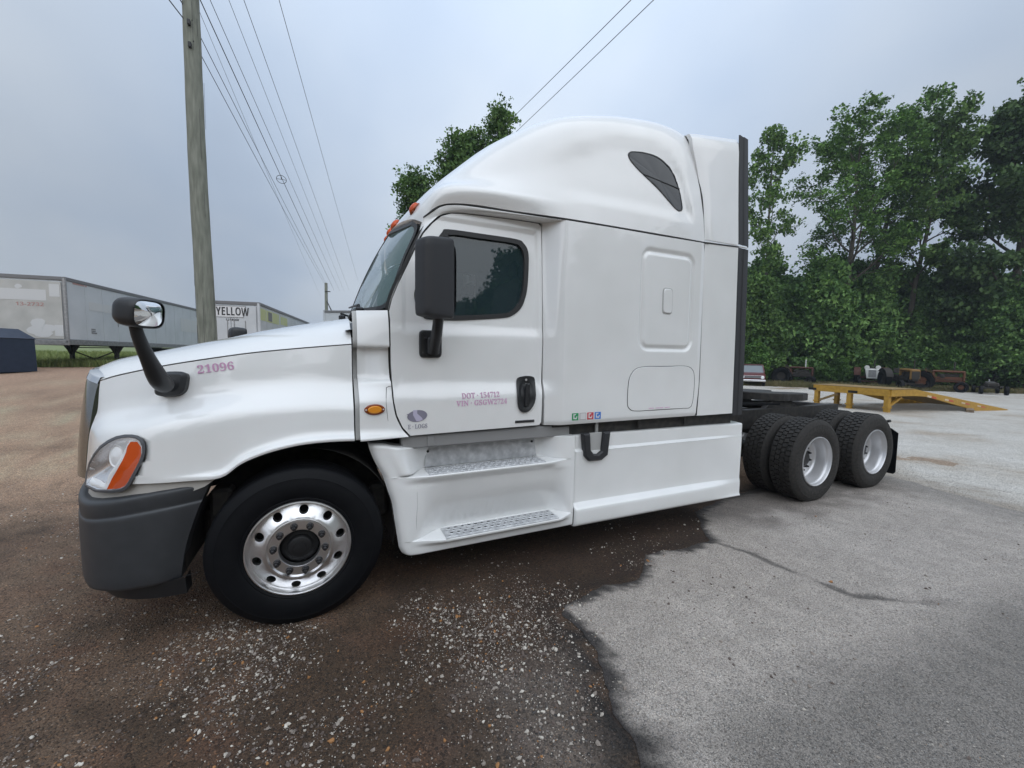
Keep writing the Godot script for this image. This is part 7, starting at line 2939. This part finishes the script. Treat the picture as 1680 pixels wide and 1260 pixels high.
# ================================================================ trees
func clump(seed_: int, n: int, long: float) -> ArrayMesh:
	# a handful of folded leaves round a twig, about one metre across before scaling
	var r := RandomNumberGenerator.new()
	r.seed = seed_
	var mb := MB.new()
	for k in n:
		var o := Vector3(r.randfn(0, 0.30), r.randfn(0, 0.24), r.randfn(0, 0.30))
		var d := (Vector3(r.randfn(0, 1), r.randfn(-0.25, 0.6), r.randfn(0, 1))).normalized()
		var side := d.cross(Vector3(r.randfn(0, 0.5), 1, r.randfn(0, 0.5))).normalized()
		var up := side.cross(d).normalized()
		var L := long * r.randf_range(0.7, 1.2)
		var w := L * 0.36
		var base := o - d * L * 0.5
		var tip := o + d * L * 0.5 - up * L * 0.12
		var a := o + side * w + up * L * 0.06
		var b := o - side * w + up * L * 0.06
		var i := mb.vert(base, up)
		mb.vert(a, (up + side * 0.4).normalized())
		mb.vert(tip, up)
		mb.vert(b, (up - side * 0.4).normalized())
		mb.tri(i, i + 1, i + 2)
		mb.tri(i, i + 2, i + 3)
	return mb.mesh(M.leaf)


func grow(mb: MB, tips: Array, p: Vector3, d: Vector3, L: float, rad: float, lvl: int, S: Dictionary, r: RandomNumberGenerator) -> void:
	var n := 9 if lvl == 0 else 5
	var path := PackedVector3Array([p])
	var rr := PackedFloat32Array([rad])
	var dirs := [d]
	for k in n:
		d = (d + Vector3(r.randfn(0, 1), r.randfn(0, 1), r.randfn(0, 1)) * S.wander[lvl] + Vector3.UP * S.up[lvl] + S.lean * (0.02 if lvl == 0 else 0.10)).normalized()
		p += d * L / n
		path.append(p)
		dirs.append(d)
		rr.append(maxf(rad * (1.0 - 0.85 * (k + 1.0) / n), 0.012))
	mb.tube(path, rr, 9 if lvl == 0 else (6 if lvl == 1 else 4))
	if lvl == S.kids.size():
		for k in range(S.get("bare", 1), n + 1):
			tips.append(path[k])
		return
	if lvl > 0:
		tips.append(path[n])
		tips.append(path[n - 1])
	var m: int = S.kids[lvl]
	var first: float = S.first if lvl == 0 else 0.2
	var turn := r.randf() * TAU
	for k in m:
		var f := lerpf(first, 1.0, (k + r.randf() * 0.7) / m)
		var i := clampi(int(f * n), 0, n - 1)
		var o := path[i].lerp(path[i + 1], clampf(f * n - i, 0.0, 1.0))
		turn += 2.4 + r.randf_range(-0.5, 0.5)
		var ax: Vector3 = dirs[i]
		var e := ax.cross(Vector3(0.3, 0.2, 0.9)).normalized().rotated(ax, turn)
		var open: float = S.open[lvl] * (1.15 - 0.6 * f) + r.randfn(0, 0.1)
		var q := (ax * cos(open) + e * sin(open)).normalized()
		var len_: float = L * S.ratio[lvl] * (1.0 - S.taper[lvl] * f) * r.randf_range(0.75, 1.2)
		if lvl == 0:
			len_ *= S.shape.call((f - first) / (1.0 - first))
		grow(mb, tips, o, q, len_, rr[i] * S.thin, lvl + 1, S, r)


func tree(called: String, label: String, at: Vector3, S: Dictionary, group := "") -> Node3D:
	var r := RandomNumberGenerator.new()
	r.seed = S.seed
	at.y = lie(at.x, at.z) - 0.05
	var t := thing(called, label, S.get("category", "tree"), at, S.get("turn", 0.0), group)
	var mb := MB.new()
	var tips := []
	grow(mb, tips, Vector3.ZERO, (Vector3.UP + S.lean * 0.12).normalized(), S.height, S.radius, 0, S, r)
	part("trunk", mb, M.bark, t)
	var mm := MultiMesh.new()
	mm.transform_format = MultiMesh.TRANSFORM_3D
	mm.use_colors = true
	mm.mesh = S.mesh
	var xf := []
	for p in tips:
		for k in int(S.per):
			var o: Vector3 = p + Vector3(r.randfn(0, 1), r.randfn(0, 0.8), r.randfn(0, 1)) * S.spread
			if o.y < 0.15:
				o.y = 0.15 + r.randf() * 0.5
			var s: float = S.size * r.randf_range(0.6, 1.35)
			xf.append(Transform3D(Basis.from_euler(Vector3(r.randf_range(-0.5, 0.5), r.randf() * TAU, r.randf_range(-0.5, 0.5))) * Basis.from_scale(Vector3.ONE * s), o))
	mm.instance_count = xf.size()
	var c0: Color = S.c0
	var c1: Color = S.c1
	for k in xf.size():
		mm.set_instance_transform(k, xf[k])
		mm.set_instance_color(k, c0.lerp(c1, pow(r.randf(), 1.4)))
	var o := MultiMeshInstance3D.new()
	o.multimesh = mm
	hang(o, "crown", t)
	stuff(o)
	return t


func seen(px: float, z: float) -> Vector3:
	# where a thing stands that is z metres ahead of the lens, px across the photograph
	var q := (px - 840.0) / 656.12
	return Vector3(0.184 + (0.4172 + 0.9086 * q) * z, 0.0, 2.809 + (-0.9061 + 0.4174 * q) * z)


func forest() -> void:
	var m := mat("leaf", Color.WHITE, 0.75, 0.0, 0.3)
	m.vertex_color_use_as_albedo = true
	m.backlight_enabled = true
	m.backlight = Color(0.40, 0.48, 0.24)
	m.cull_mode = BaseMaterial3D.CULL_DISABLED
	m = mat("bark", Color.WHITE, 0.9)
	vary(m, lin(0.045, 0.038, 0.030), lin(0.14, 0.125, 0.10), 0.04, 0.9, 61, 1.0)
	var broad := clump(1, 8, 0.62)
	var small := clump(2, 12, 0.42)
	var tall := {"seed": 101, "height": 27.0, "radius": 0.30, "kids": [17, 6], "wander": [0.035, 0.10, 0.14], "up": [0.02, 0.06, 0.02], "lean": Vector3.ZERO, "first": 0.42, "open": [0.85, 0.75], "ratio": [0.30, 0.42], "taper": [0.45, 0.4], "thin": 0.5, "mesh": broad, "bare": 3, "per": 6, "spread": 0.42, "size": 0.52, "c0": Color(0.069, 0.141, 0.038), "c1": Color(0.188, 0.328, 0.082), "shape": func(f: float) -> float: return 0.75 + 0.5 * sin(f * PI)}
	var g := "tall trees at the edge of the woods"
	var S := tall.duplicate()
	S.merge({"seed": 111, "height": 26.0, "radius": 0.22, "kids": [13, 4], "first": 0.42, "ratio": [0.19, 0.5], "per": 5, "c1": Color(0.213, 0.335, 0.096)}, true)
	tree("tall_tree", "slender tree with a narrow crown just right of the truck's black rear edge", seen(1257, 46), S, g)
	S = tall.duplicate()
	S.merge({"seed": 205, "mesh": small, "size": 0.62, "height": 25.5, "radius": 0.42, "kids": [17, 6], "first": 0.38, "open": [1.0, 0.8], "ratio": [0.36, 0.46], "per": 6}, true)
	tree("tall_tree", "broad leafy tree with a forked dark trunk right of the slender tree", seen(1368, 46), S, g)
	S = tall.duplicate()
	S.merge({"seed": 307, "height": 28.5, "radius": 0.40, "kids": [17, 6], "first": 0.40, "open": [0.9, 0.8], "ratio": [0.28, 0.46], "lean": Vector3(0.16, 0, 0.08), "per": 6}, true)
	tree("tall_tree", "tallest tree of the woods, its top leaning to the right", seen(1408, 47), S, g)
	S = tall.duplicate()
	S.merge({"seed": 411, "height": 25.0, "radius": 0.36, "kids": [13, 6], "first": 0.42, "open": [1.0, 0.8], "ratio": [0.27, 0.46], "lean": Vector3(0.08, 0, 0.03), "per": 6, "c0": Color(0.062, 0.121, 0.041), "c1": Color(0.163, 0.261, 0.079)}, true)
	tree("tall_tree", "tree with bare crooked lower limbs right of the tallest tree", seen(1482, 45), S, g)
	S = tall.duplicate()
	S.merge({"seed": 523, "height": 25.5, "radius": 0.5, "kids": [28, 8], "first": 0.16, "ratio": [0.36, 0.42], "open": [1.15, 0.75], "size": 0.62, "bare": 2, "per": 7, "c0": Color(0.045, 0.086, 0.036), "c1": Color(0.115, 0.185, 0.067)}, true)
	tree("tall_tree", "big dark spreading tree at the right edge of the photo", seen(1655, 41), S, g)
	S.merge({"seed": 541, "height": 28.5}, true)
	tree("tall_tree", "dark tree rising highest at the photo's right border", seen(1775, 42), S, g)
	# thick lower growth that closes the view under the tall trees
	var low := tall.duplicate()
	low.merge({"bare": 1, "seed": 603, "height": 10.0, "radius": 0.16, "kids": [20, 6], "first": 0.04, "open": [1.1, 0.8], "ratio": [0.36, 0.42], "taper": [0.55, 0.4], "up": [0.03, 0.10, 0.02], "per": 5, "spread": 0.46, "size": 0.55, "c0": Color(0.062, 0.121, 0.038), "c1": Color(0.163, 0.268, 0.078), "shape": func(f: float) -> float: return 1.0 - 0.25 * f}, true)
	var gl := "leafy understory trees closing the wood's edge"
	var proto := [tree("understory_tree", "vine-covered bright green tree right against the truck's black rear edge", seen(1228, 43), low)]
	low.merge({"seed": 617, "c0": Color(0.075, 0.154, 0.050), "c1": Color(0.237, 0.389, 0.114)}, true)
	proto.append(tree("understory_tree", "leafy tree filling the gap under the slender tree", seen(1272, 49), low))
	low.merge({"seed": 631, "c0": Color(0.065, 0.134, 0.048), "c1": Color(0.200, 0.328, 0.102)}, true)
	proto.append(tree("understory_tree", "dark leafy tree low in the woods behind the red tractor", seen(1318, 47), low))
	for q in [[1345, 44, 1.15], [1385, 50, 1.35], [1425, 45, 1.1], [1462, 50, 1.25], [1500, 45, 0.95], [1535, 50, 1.15], [1568, 46, 0.9], [1600, 50, 1.2], [1632, 45, 1.0], [1665, 49, 1.25], [1700, 44, 1.1], [1630, 39, 0.85], [1680, 38, 0.9], [1735, 39, 1.0], [1110, 62, 1.3], [1050, 64, 1.2], [980, 66, 1.4], [900, 64, 1.2], [820, 66, 1.3], [740, 60, 1.0], [1245, 55, 1.4], [1300, 56, 1.3], [1360, 57, 1.45], [1420, 58, 1.4], [1480, 57, 1.3], [1540, 58, 1.35], [1600, 57, 1.4], [1660, 58, 1.4], [1720, 56, 1.4], [1200, 52, 1.2], [1160, 56, 1.2]].size():
		var e: Array = [[1345, 44, 1.15], [1385, 50, 1.35], [1425, 45, 1.1], [1462, 50, 1.25], [1500, 45, 0.95], [1535, 50, 1.15], [1568, 46, 0.9], [1600, 50, 1.2], [1632, 45, 1.0], [1665, 49, 1.25], [1700, 44, 1.1], [1630, 39, 0.85], [1680, 38, 0.9], [1735, 39, 1.0], [1110, 62, 1.3], [1050, 64, 1.2], [980, 66, 1.4], [900, 64, 1.2], [820, 66, 1.3], [740, 60, 1.0], [1245, 55, 1.4], [1300, 56, 1.3], [1360, 57, 1.45], [1420, 58, 1.4], [1480, 57, 1.3], [1540, 58, 1.35], [1600, 57, 1.4], [1660, 58, 1.4], [1720, 56, 1.4], [1200, 52, 1.2], [1160, 56, 1.2]][q]
		var at := seen(e[0], e[1])
		at.y = lie(at.x, at.z) - 0.05
		copy(proto[1 + q % 2], "understory_tree", "dense dark green understory tree in the wall of woods behind the tractors", at, q * 1.9, Vector3(e[2] * 1.05, e[2], e[2] * 1.05), gl)
	# low shrubs along the edge
	var sh := low.duplicate()
	sh.merge({"seed": 701, "height": 3.2, "radius": 0.05, "kids": [14, 5], "first": 0.03, "open": [1.0, 0.8], "ratio": [0.62, 0.45], "per": 6, "spread": 0.25, "size": 0.40, "mesh": small, "c0": Color(0.062, 0.134, 0.034), "c1": Color(0.163, 0.295, 0.070), "category": "shrub"}, true)
	var s0 := tree("shrub", "bright green shrub growing behind the rusty orange tractor", seen(1560, 40), sh)
	var gs := "shrubs along the wood's edge"
	for q in [[1590, 41, 0.9], [1520, 42, 0.95], [1470, 43, 0.9], [1415, 42, 0.8], [1375, 42, 0.7], [1340, 43, 0.8], [1262, 42, 0.9], [1640, 40, 0.6], [1680, 40, 0.7], [1230, 40, 1.0]].size():
		var e: Array = [[1590, 41, 0.9], [1520, 42, 0.95], [1470, 43, 0.9], [1415, 42, 0.8], [1375, 42, 0.7], [1340, 43, 0.8], [1262, 42, 0.9], [1640, 40, 0.6], [1680, 40, 0.7], [1230, 40, 1.0]][q]
		var at := seen(e[0], e[1])
		at.y = lie(at.x, at.z) - 0.05
		copy(s0, "shrub", "green leafy shrub at the foot of the woods", at, q * 2.3, Vector3.ONE * e[2], gs)
	# trees behind the truck's roof
	var up := tall.duplicate()
	up.merge({"bare": 1, "seed": 805, "height": 15.6, "radius": 0.26, "kids": [17, 6], "first": 0.35, "ratio": [0.22, 0.42], "open": [0.7, 0.7], "mesh": small, "per": 3, "spread": 0.40, "size": 0.44, "c0": Color(0.075, 0.141, 0.054), "c1": Color(0.200, 0.315, 0.102)}, true)
	tree("leafy_tree", "dark green tree whose top shows left of the truck's raised roof", seen(742, 29), up)
	up.merge({"seed": 815, "height": 18.2, "kids": [15, 5], "ratio": [0.12, 0.5], "first": 0.4}, true)
	tree("leafy_tree", "narrow tree top standing up just above the truck's roof", seen(818, 30), up)
	up.merge({"seed": 825, "height": 13.8, "kids": [15, 6], "ratio": [0.14, 0.46]}, true)
	tree("leafy_tree", "lower tree top just left of the cab's brow lamps", seen(684, 30), up)
	# woods across the road, behind the viewer: they show in the glass and the paint
	var gb := "trees across the road behind the viewer"
	for q in 20:
		var at := Vector3(-28.0 + 3.9 * q, 0.0, 33.0 + 5.0 * sin(q * 2.3))
		copy(proto[q % 3], "roadside_tree", "leafy tree across the road, behind the viewer", at, q * 1.3, Vector3.ONE * (1.20 + 0.35 * sin(q * 1.7)), gb)
